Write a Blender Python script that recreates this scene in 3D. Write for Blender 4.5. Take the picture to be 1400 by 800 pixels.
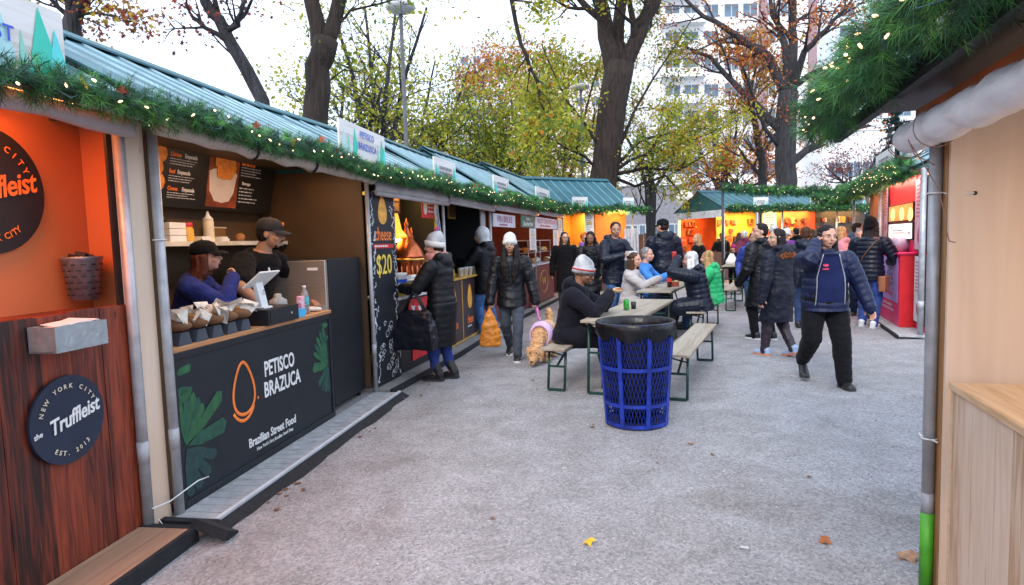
import bpy, math, random
import numpy as np
from mathutils import Vector, Matrix, noise as mnoise
R = math.radians
random.seed(7); rng = np.random.default_rng(7)
for o in list(bpy.data.objects): bpy.data.objects.remove(o)
scene = bpy.context.scene
COL = scene.collection

# ------------------------------------------------------------ camera, sky, sun, exposure
EYE = 1.55; FPX = 855.0
ROLL = math.atan(.0296); PITCH = math.atan(69 * math.cos(ROLL) / FPX)
cam_data = bpy.data.cameras.new('camera'); cam = bpy.data.objects.new('camera', cam_data); COL.objects.link(cam)
cam_data.sensor_width = 36; cam_data.lens = 36 * FPX / 1400; cam_data.clip_end = 900; cam_data.clip_start = .05
cam.matrix_world = Matrix.Translation((0, 0, EYE)) @ Matrix.Rotation(R(90) - PITCH, 4, 'X') @ Matrix.Rotation(-ROLL, 4, 'Z')
scene.camera = cam
SUN_EL, SUN_ROT = R(38), R(200)
world = bpy.data.worlds.new('World'); scene.world = world; world.use_nodes = True
wn = world.node_tree.nodes; wl = world.node_tree.links
bg = wn['Background']
sky = wn.new('ShaderNodeTexSky'); sky.sky_type = 'NISHITA'; sky.sun_disc = False
sky.sun_elevation = SUN_EL; sky.sun_rotation = SUN_ROT; sky.dust_density = 3.0; sky.air_density = 1.2
wtc = wn.new('ShaderNodeTexCoord'); wnz = wn.new('ShaderNodeTexNoise'); wnz.inputs['Scale'].default_value = 2.2; wnz.inputs['Detail'].default_value = 6
wl.new(wtc.outputs['Generated'], wnz.inputs['Vector'])
wr = wn.new('ShaderNodeValToRGB'); wr.color_ramp.elements[0].position = .25; wr.color_ramp.elements[1].position = .75
wr.color_ramp.elements[0].color = (9.6, 11.8, 15.4, 1); wr.color_ramp.elements[1].color = (15.2, 17.0, 19.8, 1)
wl.new(wnz.outputs['Fac'], wr.inputs['Fac'])
wm = wn.new('ShaderNodeMixRGB'); wm.inputs['Fac'].default_value = .82
wl.new(sky.outputs['Color'], wm.inputs['Color1']); wl.new(wr.outputs['Color'], wm.inputs['Color2'])
wl.new(wm.outputs['Color'], bg.inputs['Color']); bg.inputs['Strength'].default_value = .115
sd = bpy.data.lights.new('sun', 'SUN'); sd.energy = 1.6; sd.angle = R(16); sd.color = (1, .95, .88)
sun = bpy.data.objects.new('sun', sd); COL.objects.link(sun)
sun.rotation_euler = (R(90) - SUN_EL, 0, R(180) - SUN_ROT)
scene.view_settings.view_transform = 'Standard'; scene.view_settings.look = 'None'
scene.view_settings.exposure = 0.36; scene.view_settings.gamma = 1; scene.view_settings.use_curve_mapping = False

# ------------------------------------------------------------ pixel helpers (photo pixels -> places on the ground)
_f = np.array([0, math.cos(PITCH), -math.sin(PITCH)]); _u = np.array([0, math.sin(PITCH), math.cos(PITCH)]); _r = np.array([1., 0, 0])
def ray(x, y):
    u, v = x - 700., 400. - y; c, s = math.cos(ROLL), math.sin(ROLL)
    return _f * FPX + _r * (u * c + v * s) + _u * (-u * s + v * c)
def ground_at(x, y, z=0.):
    q = ray(x, y); p = q * ((z - EYE) / q[2]); return (float(p[0]), float(p[1]))
def at(x, y, Y):
    q = ray(x, y); p = q * (Y / q[1]); return Vector((float(p[0]), float(p[1]), float(p[2] + EYE)))

# ------------------------------------------------------------ materials
_M = {}
def mat(name, col, rough=.6, metal=0., var=.18, vs=6., bump=.15, bs=90., col2=None, spec=.5, emit=None, es=0., stretch=None, bd=.01, sheen=0., trans=0., coat=0., alpha=1.):
    if name in _M: return _M[name]
    m = bpy.data.materials.new(name); m.use_nodes = True; n = m.node_tree.nodes; l = m.node_tree.links
    b = n['Principled BSDF']; b.inputs['Roughness'].default_value = rough; b.inputs['Metallic'].default_value = metal
    b.inputs['Specular IOR Level'].default_value = spec
    tc = n.new('ShaderNodeTexCoord'); mp = n.new('ShaderNodeMapping'); l.new(tc.outputs['Object'], mp.inputs['Vector'])
    if stretch: mp.inputs['Scale'].default_value = stretch
    nz = n.new('ShaderNodeTexNoise'); nz.inputs['Scale'].default_value = vs; nz.inputs['Detail'].default_value = 5; l.new(mp.outputs['Vector'], nz.inputs['Vector'])
    cr = n.new('ShaderNodeValToRGB'); cr.color_ramp.elements[0].position = .3; cr.color_ramp.elements[1].position = .7
    c2 = col2 or tuple(min(1, c * (1 + var)) for c in col); c1 = col if col2 else tuple(c * (1 - var) for c in col)
    cr.color_ramp.elements[0].color = (*c1[:3], 1); cr.color_ramp.elements[1].color = (*c2[:3], 1)
    l.new(nz.outputs['Fac'], cr.inputs['Fac']); l.new(cr.outputs['Color'], b.inputs['Base Color'])
    if bump:
        n2 = n.new('ShaderNodeTexNoise'); n2.inputs['Scale'].default_value = bs; n2.inputs['Detail'].default_value = 3; l.new(mp.outputs['Vector'], n2.inputs['Vector'])
        bp = n.new('ShaderNodeBump'); bp.inputs['Strength'].default_value = bump; bp.inputs['Distance'].default_value = bd
        l.new(n2.outputs['Fac'], bp.inputs['Height']); l.new(bp.outputs['Normal'], b.inputs['Normal'])
    if emit: b.inputs['Emission Color'].default_value = (*emit, 1); b.inputs['Emission Strength'].default_value = es
    if sheen: b.inputs['Sheen Weight'].default_value = sheen
    if trans: b.inputs['Transmission Weight'].default_value = trans
    if coat: b.inputs['Coat Weight'].default_value = coat
    _M[name] = m; return m
def planks(name, cols, w=.14, axis=0, grain=2, rough=.7, knots=True, gscale=1.):
    """boards: one tint per board along `axis`, grain stretched along `grain`; cols = dark, mid, light"""
    if name in _M: return _M[name]
    m = bpy.data.materials.new(name); m.use_nodes = True; n = m.node_tree.nodes; l = m.node_tree.links
    b = n['Principled BSDF']; b.inputs['Roughness'].default_value = rough
    tc = n.new('ShaderNodeTexCoord'); sx = n.new('ShaderNodeSeparateXYZ'); l.new(tc.outputs['Object'], sx.inputs[0])
    dv = n.new('ShaderNodeMath'); dv.operation = 'DIVIDE'; dv.inputs[1].default_value = w; l.new(sx.outputs[axis], dv.inputs[0])
    fl = n.new('ShaderNodeMath'); fl.operation = 'FLOOR'; l.new(dv.outputs[0], fl.inputs[0])
    wnn = n.new('ShaderNodeTexWhiteNoise'); wnn.noise_dimensions = '1D'; l.new(fl.outputs[0], wnn.inputs['W'])
    mp = n.new('ShaderNodeMapping'); l.new(tc.outputs['Object'], mp.inputs['Vector'])
    sc = [16 * gscale] * 3; sc[grain] = 1.1 * gscale; mp.inputs['Scale'].default_value = sc
    ad = n.new('ShaderNodeVectorMath'); ad.operation = 'ADD'; l.new(mp.outputs[0], ad.inputs[0])
    s2 = n.new('ShaderNodeVectorMath'); s2.operation = 'SCALE'; s2.inputs['Scale'].default_value = 37.; l.new(wnn.outputs['Color'], s2.inputs[0]); l.new(s2.outputs[0], ad.inputs[1])
    nz = n.new('ShaderNodeTexNoise'); nz.inputs['Scale'].default_value = 1.6; nz.inputs['Detail'].default_value = 8; nz.inputs['Distortion'].default_value = 1.2
    l.new(ad.outputs[0], nz.inputs['Vector'])
    mx = n.new('ShaderNodeMath'); mx.operation = 'MULTIPLY_ADD'; mx.inputs[1].default_value = .32; l.new(wnn.outputs['Value'], mx.inputs[0])
    l.new(nz.outputs['Fac'], mx.inputs[2])
    sb = n.new('ShaderNodeMath'); sb.operation = 'SUBTRACT'; sb.inputs[1].default_value = .16; l.new(mx.outputs[0], sb.inputs[0])
    cr = n.new('ShaderNodeValToRGB'); e = cr.color_ramp.elements; e[0].position = .3; e[1].position = .72
    e[0].color = (*cols[0], 1); e[1].color = (*cols[2], 1); k = e.new(.5); k.color = (*cols[1], 1)
    l.new(sb.outputs[0], cr.inputs['Fac']); out = cr.outputs['Color']
    if knots:
        vp = n.new('ShaderNodeMapping'); l.new(tc.outputs['Object'], vp.inputs['Vector']); s = [3.2] * 3; s[grain] = 1.5; vp.inputs['Scale'].default_value = s
        vo = n.new('ShaderNodeTexVoronoi'); vo.inputs['Scale'].default_value = 1.7; l.new(vp.outputs[0], vo.inputs['Vector'])
        kr = n.new('ShaderNodeValToRGB'); kr.color_ramp.elements[0].position = .02; kr.color_ramp.elements[1].position = .085
        kr.color_ramp.elements[0].color = (1, 1, 1, 1); kr.color_ramp.elements[1].color = (0, 0, 0, 1); l.new(vo.outputs['Distance'], kr.inputs['Fac'])
        mk = n.new('ShaderNodeMixRGB'); mk.inputs['Color2'].default_value = (*[c * .55 for c in cols[0]], 1); l.new(kr.outputs['Color'], mk.inputs['Fac']); l.new(out, mk.inputs['Color1']); out = mk.outputs['Color']
    l.new(out, b.inputs['Base Color'])
    bp = n.new('ShaderNodeBump'); bp.inputs['Strength'].default_value = .25; bp.inputs['Distance'].default_value = .004; l.new(nz.outputs['Fac'], bp.inputs['Height']); l.new(bp.outputs['Normal'], b.inputs['Normal'])
    _M[name] = m; return m
def cloth(name, col, var=.22, rough=.9, bump=.35, bs=25.): return mat(name, col, rough, 0, var, 9, bump, bs, sheen=.04, spec=.15)
def nylon(name, col, rough=.42): return mat(name, col, rough + .06, 0, .25, 14, .45, 16., spec=.28)
def glow(name, col, es): return mat(name, col, .5, 0, 0., 1, 0, 1, emit=col, es=es)

# ------------------------------------------------------------ mesh builder
def rotm(rx=0, ry=0, rz=0): return np.array(Matrix.Rotation(R(rz), 3, 'Z') @ Matrix.Rotation(R(ry), 3, 'Y') @ Matrix.Rotation(R(rx), 3, 'X'))
class MB:
    def __init__(s): s.v = []; s.f = []; s.mi = []; s.sm = []; s.m = 0
    def add(s, vs, fs, smooth=False):
        o = len(s.v); s.v.extend([tuple(map(float, p)) for p in vs])
        for f in fs: s.f.append(tuple(o + i for i in f)); s.mi.append(s.m); s.sm.append(smooth)
        return s
    def box(s, x0, x1, y0, y1, z0, z1):
        return s.add([(x0, y0, z0), (x1, y0, z0), (x1, y1, z0), (x0, y1, z0), (x0, y0, z1), (x1, y0, z1), (x1, y1, z1), (x0, y1, z1)],
                     [(0, 3, 2, 1), (4, 5, 6, 7), (0, 1, 5, 4), (1, 2, 6, 5), (2, 3, 7, 6), (3, 0, 4, 7)])
    def obox(s, c, size, rot=None):
        hx, hy, hz = [q / 2 for q in size]; P = np.array([(-hx, -hy, -hz), (hx, -hy, -hz), (hx, hy, -hz), (-hx, hy, -hz), (-hx, -hy, hz), (hx, -hy, hz), (hx, hy, hz), (-hx, hy, hz)])
        if rot is not None: P = P @ np.array(rot).T
        return s.add(P + np.array(c), [(0, 3, 2, 1), (4, 5, 6, 7), (0, 1, 5, 4), (1, 2, 6, 5), (2, 3, 7, 6), (3, 0, 4, 7)])
    def tube(s, pts, r, n=8, cap=True, sq=None, up=None, smooth=True, phase=0.):
        P = [np.array(p, float) for p in pts]; k = len(P); rs = [r] * k if np.isscalar(r) else list(r)
        vs = []; prev = None
        for i in range(k):
            t = P[min(i + 1, k - 1)] - P[max(i - 1, 0)]; t = t / (np.linalg.norm(t) + 1e-9)
            if prev is None:
                a = np.array(up, float) if up is not None else (np.array([0, 0, 1.]) if abs(t[2]) < .9 else np.array([1., 0, 0]))
            else: a = prev
            b = np.cross(t, a); b /= np.linalg.norm(b) + 1e-9; a = np.cross(b, t); prev = a
            for j in range(n):
                w = 2 * math.pi * j / n + phase; q = sq if sq else 1.
                vs.append(P[i] + rs[i] * (math.cos(w) * a * q + math.sin(w) * b))
        fs = [(i * n + j, i * n + (j + 1) % n, (i + 1) * n + (j + 1) % n, (i + 1) * n + j) for i in range(k - 1) for j in range(n)]
        if cap: fs += [tuple(range(n))[::-1], tuple((k - 1) * n + j for j in range(n))]
        return s.add(vs, fs, smooth)
    def bar(s, p, q, w, h=None, up=(0, 0, 1)):
        h = h or w; p = np.array(p, float); q = np.array(q, float); t = q - p; L = np.linalg.norm(t); t /= L
        a = np.array(up, float)
        if abs(t @ a) > .95: a = np.array([1., 0, 0])
        b = np.cross(t, a); b /= np.linalg.norm(b); a = np.cross(b, t)
        return s.obox((p + q) / 2, (L, w, h), np.array([t, -b, a]).T)
    def lathe(s, prof, n=20, c=(0, 0, 0), smooth=True, cap=True, rot=None, sx=1., sy=1.):
        vs = []
        for r, z in prof:
            for j in range(n): w = 2 * math.pi * j / n; vs.append((r * math.cos(w) * sx, r * math.sin(w) * sy, z))
        vs = np.array(vs)
        if rot is not None: vs = vs @ np.array(rot).T
        k = len(prof); fs = [(i * n + j, i * n + (j + 1) % n, (i + 1) * n + (j + 1) % n, (i + 1) * n + j) for i in range(k - 1) for j in range(n)]
        if cap: fs += [tuple(range(n))[::-1], tuple((k - 1) * n + j for j in range(n))]
        return s.add(vs + np.array(c), fs, smooth)
    def ell(s, c, r, rot=None, n=14, k=9):
        vs = [(0, 0, -r[2])]
        for i in range(1, k):
            p = -math.pi / 2 + math.pi * i / k
            for j in range(n): w = 2 * math.pi * j / n; vs.append((r[0] * math.cos(p) * math.cos(w), r[1] * math.cos(p) * math.sin(w), r[2] * math.sin(p)))
        vs.append((0, 0, r[2])); vs = np.array(vs)
        if rot is not None: vs = vs @ np.array(rot).T
        fs = [(0, 1 + (j + 1) % n, 1 + j) for j in range(n)]
        for i in range(k - 2): fs += [(1 + i * n + j, 1 + i * n + (j + 1) % n, 1 + (i + 1) * n + (j + 1) % n, 1 + (i + 1) * n + j) for j in range(n)]
        o = 1 + (k - 2) * n; fs += [(o + j, o + (j + 1) % n, len(vs) - 1) for j in range(n)]
        return s.add(vs + np.array(c), fs, True)
    def loft(s, rings, smooth=True):
        """rings: list of equal-length closed point loops; caps both ends"""
        n = len(rings[0]); k = len(rings); vs = [p for r in rings for p in r]
        fs = [(i * n + j, i * n + (j + 1) % n, (i + 1) * n + (j + 1) % n, (i + 1) * n + j) for i in range(k - 1) for j in range(n)]
        fs += [tuple(range(n))[::-1], tuple((k - 1) * n + j for j in range(n))]
        return s.add(vs, fs, smooth)
    def prism(s, poly, f, t):
        """2D outline -> f(a,b,depth) 3D, thickness t"""
        n = len(poly); vs = [f(a, b, 0) for a, b in poly] + [f(a, b, t) for a, b in poly]
        return s.add(vs, [tuple(range(n)), tuple(range(2 * n - 1, n - 1, -1))] + [(i, i + n, (i + 1) % n + n, (i + 1) % n) for i in range(n)])
    def build(s, name, mats, parent=None, loc=None, bevel=0., rz=None):
        me = bpy.data.meshes.new(name); me.from_pydata(s.v, [], s.f)
        if not isinstance(mats, (list, tuple)): mats = [mats]
        for m in mats: me.materials.append(m)
        me.polygons.foreach_set('material_index', s.mi); me.polygons.foreach_set('use_smooth', s.sm); me.update()
        o = bpy.data.objects.new(name, me); COL.objects.link(o)
        if parent: o.parent = parent
        if loc is not None: o.location = loc
        if rz is not None: o.rotation_euler.z = R(rz)
        if bevel:
            b = o.modifiers.new('bevel', 'BEVEL'); b.width = bevel; b.segments = 2; b.limit_method = 'ANGLE'
        return o
def face(u, y, z): return (u, y, z)
def tag(o, label, cat, group=None):
    o['label'] = label; o['category'] = cat
    if group: o['group'] = group
    return o
def setting(o, kind='structure'): o['kind'] = kind; return o
def empty(name, loc=(0, 0, 0), rz=0., label=None, cat=None, group=None):
    o = bpy.data.objects.new(name, None); COL.objects.link(o); o.empty_display_size = .1; o.location = loc; o.rotation_euler.z = R(rz)
    if label: tag(o, label, cat, group)
    return o
def copy_tree(o, parent=None):
    c = o.copy(); COL.objects.link(c)
    if parent: c.parent = parent
    for ch in o.children: copy_tree(ch, c)
    return c
def evaluated(o):
    dg = bpy.context.evaluated_depsgraph_get(); return bpy.data.meshes.new_from_object(o.evaluated_get(dg))
def text(name, s, size, m, parent, loc, rot=(90, 0, 0), bold=0., shear=0., align='CENTER', ext=.0012, sx=1., spacing=1., line=1.):
    c = bpy.data.curves.new(name, 'FONT'); c.body = s; c.size = size; c.extrude = ext; c.offset = bold; c.shear = shear; c.align_x = align; c.align_y = 'CENTER'
    c.resolution_u = 3; c.space_character = spacing; c.space_line = line
    t = bpy.data.objects.new(name, c); COL.objects.link(t); me = evaluated(t); bpy.data.objects.remove(t)
    o = bpy.data.objects.new(name, me); COL.objects.link(o); me.materials.clear(); me.materials.append(m)
    o.parent = parent; o.location = loc; o.rotation_euler = [R(a) for a in rot]; o.scale = (sx, 1, 1)
    return o
def arc_text(name, s, size, m, parent, c, rad, a0, a1, inside=False, bold=0., y=-.01):
    """letters round a circle in the x-z plane of parent; angles in degrees, clockwise"""
    mbv = MB()
    for i, ch in enumerate(s):
        if ch == ' ': continue
        a = R(a0 + (a1 - a0) * i / (len(s) - 1))
        cu = bpy.data.curves.new('l', 'FONT'); cu.body = ch; cu.size = size; cu.align_x = 'CENTER'; cu.align_y = 'CENTER'; cu.offset = bold; cu.extrude = .001; cu.resolution_u = 2
        t = bpy.data.objects.new('l', cu); COL.objects.link(t); me = evaluated(t); bpy.data.objects.remove(t)
        tilt = a - math.pi / 2 if not inside else a + math.pi / 2
        ct, st = math.cos(tilt), math.sin(tilt)
        vs = [(c[0] + rad * math.cos(a) + v.co.x * ct - v.co.y * st, y - v.co.z, c[1] + rad * math.sin(a) + v.co.x * st + v.co.y * ct) for v in me.vertices]
        mbv.add(vs, [tuple(p.vertices) for p in me.polygons]); bpy.data.meshes.remove(me)
    return mbv.build(name, m, parent)
def lamp(name, parent, loc, energy, col, size=.6, sizey=.15, rot=(0, 0, 0)):
    d = bpy.data.lights.new(name, 'AREA'); d.shape = 'RECTANGLE'; d.size = size; d.size_y = sizey; d.energy = energy; d.color = col
    o = bpy.data.objects.new(name, d); COL.objects.link(o); o.parent = parent; o.location = loc; o.rotation_euler = [R(a) for a in rot]; return o

# shared materials
STEEL = mat('galvanised_steel', (.40, .41, .43), .42, .35, .2, 12, .1, 60)
DARK_STEEL = mat('dark_steel', (.05, .055, .06), .45, .5)
BLACK = mat('black_paint', (.006, .007, .010), .55, 0, .3)
SATIN_BLACK = mat('satin_black_panel', (.007, .010, .015), .45, 0, .25)
WHITE = mat('white_paint', (.75, .75, .75), .5, 0, .06)
PLY = planks('plywood', ((.64, .48, .36), (.68, .53, .41), (.72, .57, .45)), w=3., axis=0, grain=2, gscale=.35)
PINE = planks('pine_boards', ((.44, .28, .17), (.58, .43, .31), (.64, .50, .39)), w=.19, axis=0, grain=2)
BARN = planks('reclaimed_red_boards', ((.018, .004, .003), (.12, .018, .007), (.26, .042, .014)), w=.19, axis=0, grain=2, rough=.55, gscale=1.5)
TARP = mat('cream_tarpaulin', (.58, .54, .48), .45, 0, .12, 5, .5, 9)
GREY_TARP = mat('grey_tarpaulin', (.40, .38, .40), .5, 0, .12, 5, .5, 9)
PLASTIC_SHEET = mat('clear_plastic_roll', (.74, .74, .77), .3, 0, .12, 7, .6, 14, stretch=(1, 3, 3))
ROOFM = mat('teal_roof_sheet', (.032, .125, .155), .5, .05, .22, 2.2, .04, 40); RIB_HIGHLIGHT = mat('teal_rib_highlight', (.17, .29, .35), .4, .1, .3, 4, 0, 40)  # ribs get a paler colour: sky highlights painted in
ROOFDARK = mat('green_roof_end', (.015, .085, .085), .6)
BROWN = mat('brown_board', (.075, .040, .016), .55, 0, .2, 2)
# ------------------------------------------------------------ ground
def ground_mat():
    m = bpy.data.materials.new('gravel'); m.use_nodes = True; n = m.node_tree.nodes; l = m.node_tree.links; b = n['Principled BSDF']; b.inputs['Roughness'].default_value = .9; b.inputs['Specular IOR Level'].default_value = .25
    tc = n.new('ShaderNodeTexCoord')
    def nz(scale, detail=4, src='Object', dist=0.):
        t = n.new('ShaderNodeTexNoise'); t.inputs['Scale'].default_value = scale; t.inputs['Detail'].default_value = detail; t.inputs['Distortion'].default_value = dist; l.new(tc.outputs[src], t.inputs['Vector']); return t
    def ramp(src, p0, c0, p1, c1):
        r = n.new('ShaderNodeValToRGB'); r.color_ramp.elements[0].position = p0; r.color_ramp.elements[1].position = p1; r.color_ramp.elements[0].color = (*c0, 1); r.color_ramp.elements[1].color = (*c1, 1); l.new(src, r.inputs['Fac']); return r
    def mix(kind, fac, a, bb):
        x = n.new('ShaderNodeMixRGB'); x.blend_type = kind; x.inputs['Fac'].default_value = fac; l.new(a, x.inputs['Color1']); l.new(bb, x.inputs['Color2']); return x
    big = ramp(nz(.55, 6, dist=.6).outputs['Fac'], .32, (.266, .262, .266), .68, (.306, .303, .312))
    mid = ramp(nz(3.3, 5, dist=.4).outputs['Fac'], .3, (.82, .81, .80), .7, (1.08, 1.08, 1.10))
    vor = n.new('ShaderNodeTexVoronoi'); vor.inputs['Scale'].default_value = 75; l.new(tc.outputs['Object'], vor.inputs['Vector'])
    vb = n.new('ShaderNodeRGBToBW'); l.new(vor.outputs['Color'], vb.inputs[0])
    peb = ramp(vb.outputs[0], .1, (.55, .54, .55), .9, (1.5, 1.48, 1.48))
    fine = ramp(nz(260, 3).outputs['Fac'], .3, (.6, .6, .6), .7, (1.4, 1.4, 1.4))
    damp = ramp(nz(.9, 7, dist=1.).outputs['Fac'], .57, (1, 1, 1), .72, (.84, .81, .79))
    c = mix('MULTIPLY', 1, big.outputs[0], mid.outputs[0]); c = mix('MULTIPLY', .6, c.outputs[0], peb.outputs[0]); c = mix('MULTIPLY', .6, c.outputs[0], fine.outputs[0]); c = mix('MULTIPLY', 1, c.outputs[0], damp.outputs[0])
    l.new(c.outputs[0], b.inputs['Base Color'])
    bp = n.new('ShaderNodeBump'); bp.inputs['Strength'].default_value = .6; bp.inputs['Distance'].default_value = .012; l.new(vor.outputs['Distance'], bp.inputs['Height'])
    b2 = n.new('ShaderNodeBump'); b2.inputs['Strength'].default_value = .5; b2.inputs['Distance'].default_value = .05; l.new(nz(7, 6).outputs['Fac'], b2.inputs['Height']); l.new(bp.outputs['Normal'], b2.inputs['Normal']); l.new(b2.outputs['Normal'], b.inputs['Normal'])
    return m
gm = MB(); gm.add([(-400, -60, 0), (400, -60, 0), (400, 700, 0), (-400, 700, 0)], [(0, 1, 2, 3)])
setting(gm.build('ground', ground_mat()))
# loose pebbles and grit on the path
pv = MB()
for i in range(5200):
    y = 1.9 + 9 * random.random() ** 1.7; x = random.uniform(-.35 * y + .3, min(.62 * y + .6, 6))
    if x < -2.0 + .17 * (y - 3.3) + .35: continue
    s = random.uniform(.003, .008) * (1.6 if random.random() < .06 else 1); pv.m = random.choice((0, 0, 1, 2))
    a = random.random() * 6.28; c, t = math.cos(a), math.sin(a)
    P = [(s, 0, 0), (0, s * .8, 0), (-s, 0, 0), (0, -s * .8, 0), (0, 0, s * .8)]
    pv.add([(x + p[0] * c - p[1] * t, y + p[0] * t + p[1] * c, p[2] + .0005) for p in P], [(0, 1, 4), (1, 2, 4), (2, 3, 4), (3, 0, 4)])
setting(pv.build('loose_gravel', [mat('pebble_grey', (.30, .29, .29), .85), mat('pebble_dark', (.16, .15, .15), .85), mat('pebble_pale', (.42, .41, .40), .85)]), 'stuff')

# ------------------------------------------------------------ stall parts
ALONG = {}
class Stall:
    """frame: x along the front, y inward, z up"""
    def __init__(s, P0, P1, label, group='market stalls along the path', name='market_stall'):
        s.P0 = np.array(P0, float); s.P1 = np.array(P1, float); d = s.P1 - s.P0; s.L = float(np.linalg.norm(d)); s.rz = math.degrees(math.atan2(d[1], d[0]))
        s.e = empty(name, (P0[0], P0[1], 0), s.rz, label, 'market stall', group)
    def w(s, x, y, z=0.):
        a = R(s.rz); return (s.P0[0] + x * math.cos(a) - y * math.sin(a), s.P0[1] + x * math.sin(a) + y * math.cos(a), z)
    def thing(s, name, x, y, z, label, cat, group=None, rz=0.): return empty(name, s.w(x, y, z), s.rz + rz, label, cat, group)
def sheet_roof(mb, x0, x1, pe, pr, pitch=.30, h=.014, t=.012):
    """trapezoid-ribbed sheet from eave point pe=(y,z) up to ridge pr=(y,z)"""
    n = max(2, int((x1 - x0) / pitch)); st = (x1 - x0) / n; prof = []
    for i in range(n):
        a = x0 + i * st; prof += [(a, 0), (a + st * .90, 0), (a + st * .92, h), (a + st * .98, h)]
    prof.append((x1, 0))
    dy, dz = pr[0] - pe[0], pr[1] - pe[1]; L = math.hypot(dy, dz); ny, nz = -dz / L, dy / L
    vs = []
    for (py, pz) in (pe, pr):
        for off in (0, -t):
            vs += [(a, py + ny * (q + off), pz + nz * (q + off)) for a, q in prof]
    k = len(prof); fs = []
    for i in range(k - 1):
        fs += [(i, i + 1, 2 * k + i + 1, 2 * k + i), (k + i + 1, k + i, 3 * k + i, 3 * k + i + 1), (k + i, k + i + 1, i + 1, i), (2 * k + i, 2 * k + i + 1, 3 * k + i + 1, 3 * k + i)]
    fs += [(0, 2 * k, 3 * k, k), (k - 1, 2 * k - 1, 4 * k - 1, 3 * k - 1)]
    for i, f in enumerate(fs):
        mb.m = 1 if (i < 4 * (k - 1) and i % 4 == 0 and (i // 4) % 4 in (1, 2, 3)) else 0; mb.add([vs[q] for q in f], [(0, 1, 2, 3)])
def gable_roof(S, eave=2.3, ridge=3.05, yr=1.2, over=.26, x0=-.02, x1=None, depth=2.4, cap=True, fascia=None, roofx0=None):
    x1 = S.L + .02 if x1 is None else x1
    if roofx0 is not None: x0 = roofx0
    r = MB(); sheet_roof(r, x0, x1, (-over, eave), (yr, ridge)); sheet_roof(r, x0, x1, (2 * yr + over, eave), (yr, ridge))
    o = r.build('roof', [ROOFM, RIB_HIGHLIGHT], S.e)
    c = MB(); c.prism([(yr - .13, ridge - .045), (yr, ridge + .03), (yr + .13, ridge - .045), (yr + .13, ridge - .03), (yr, ridge + .045), (yr - .13, ridge - .03)], lambda a, b, t: (x0 - .01 + t, a, b), x1 - x0 + .02)
    c.build('ridge_cap', ROOFM, o)
    g = MB()
    for xx in (x0 + .03, x1 - .05): g.prism([(-over + .08, eave - .015), (2 * yr + over - .08, eave - .015), (yr, ridge - .06)], lambda a, b, t: (xx + t, a, b), .02)
    g.build('gable_end', ROOFDARK, o)
    f = MB(); f.box(x0, x1, -over + .03, -over + .06, eave - .05, eave - .012); f.build('fascia_board', fascia or mat('grey_fascia', (.46, .43, .42), .6), o)
    return o
def post(S, x, y, z1=2.3, r=.028, z0=0.):
    p = MB(); p.tube([(x, y, z0), (x, y, z1)], r, 12); p.m = 1
    p.tube([(x, y, z0 + .42), (x, y, z0 + .54)], r + .002, 12); p.m = 0; p.lathe([(r + .02, z0), (r + .02, z0 + .012)], 12, (x, y, 0))
    return p.build('post', [STEEL, mat('pipe_tape', (.36, .36, .38), .3, 0, .2)], S.e)
def wall(S, name, x0, x1, y0, y1, z0, z1, m): b = MB(); b.box(x0, x1, y0, y1, z0, z1); return b.build(name, m, S.e)

# ------------------------------------------------------------ garlands
NEEDLE = [mat('needle_dark', (.012, .065, .030), .6, 0, .4, 30, 0), mat('needle_mid', (.030, .155, .042), .6, 0, .4, 30, 0), mat('needle_bright', (.10, .31, .05), .55, 0, .4, 30, 0), mat('twig_brown', (.10, .035, .015), .8)]
BULB = glow('fairy_bulb', (1., .66, .34), 4.); BULB_CAP = mat('bulb_cap', (.02, .10, .05), .5); CABLE = mat('green_cable', (.05, .12, .14), .5)
DRY = mat('dry_leaf_red', (.30, .06, .025), .8, 0, .4, 20); DRY2 = mat('dry_leaf_yellow', (.55, .33, .03), .8, 0, .4, 20)
_bulb = None
def bulb_mesh():
    global _bulb
    if _bulb is None:
        b = MB(); b.lathe([(.002, -.012), (.0055, -.004), (.005, .006), (.001, .015)], 8); b.m = 1; b.lathe([(.0045, -.024), (.0045, -.009)], 8)
        o = b.build('t', [BULB, BULB_CAP]); _bulb = o.data; bpy.data.objects.remove(o)
    return _bulb
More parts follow.
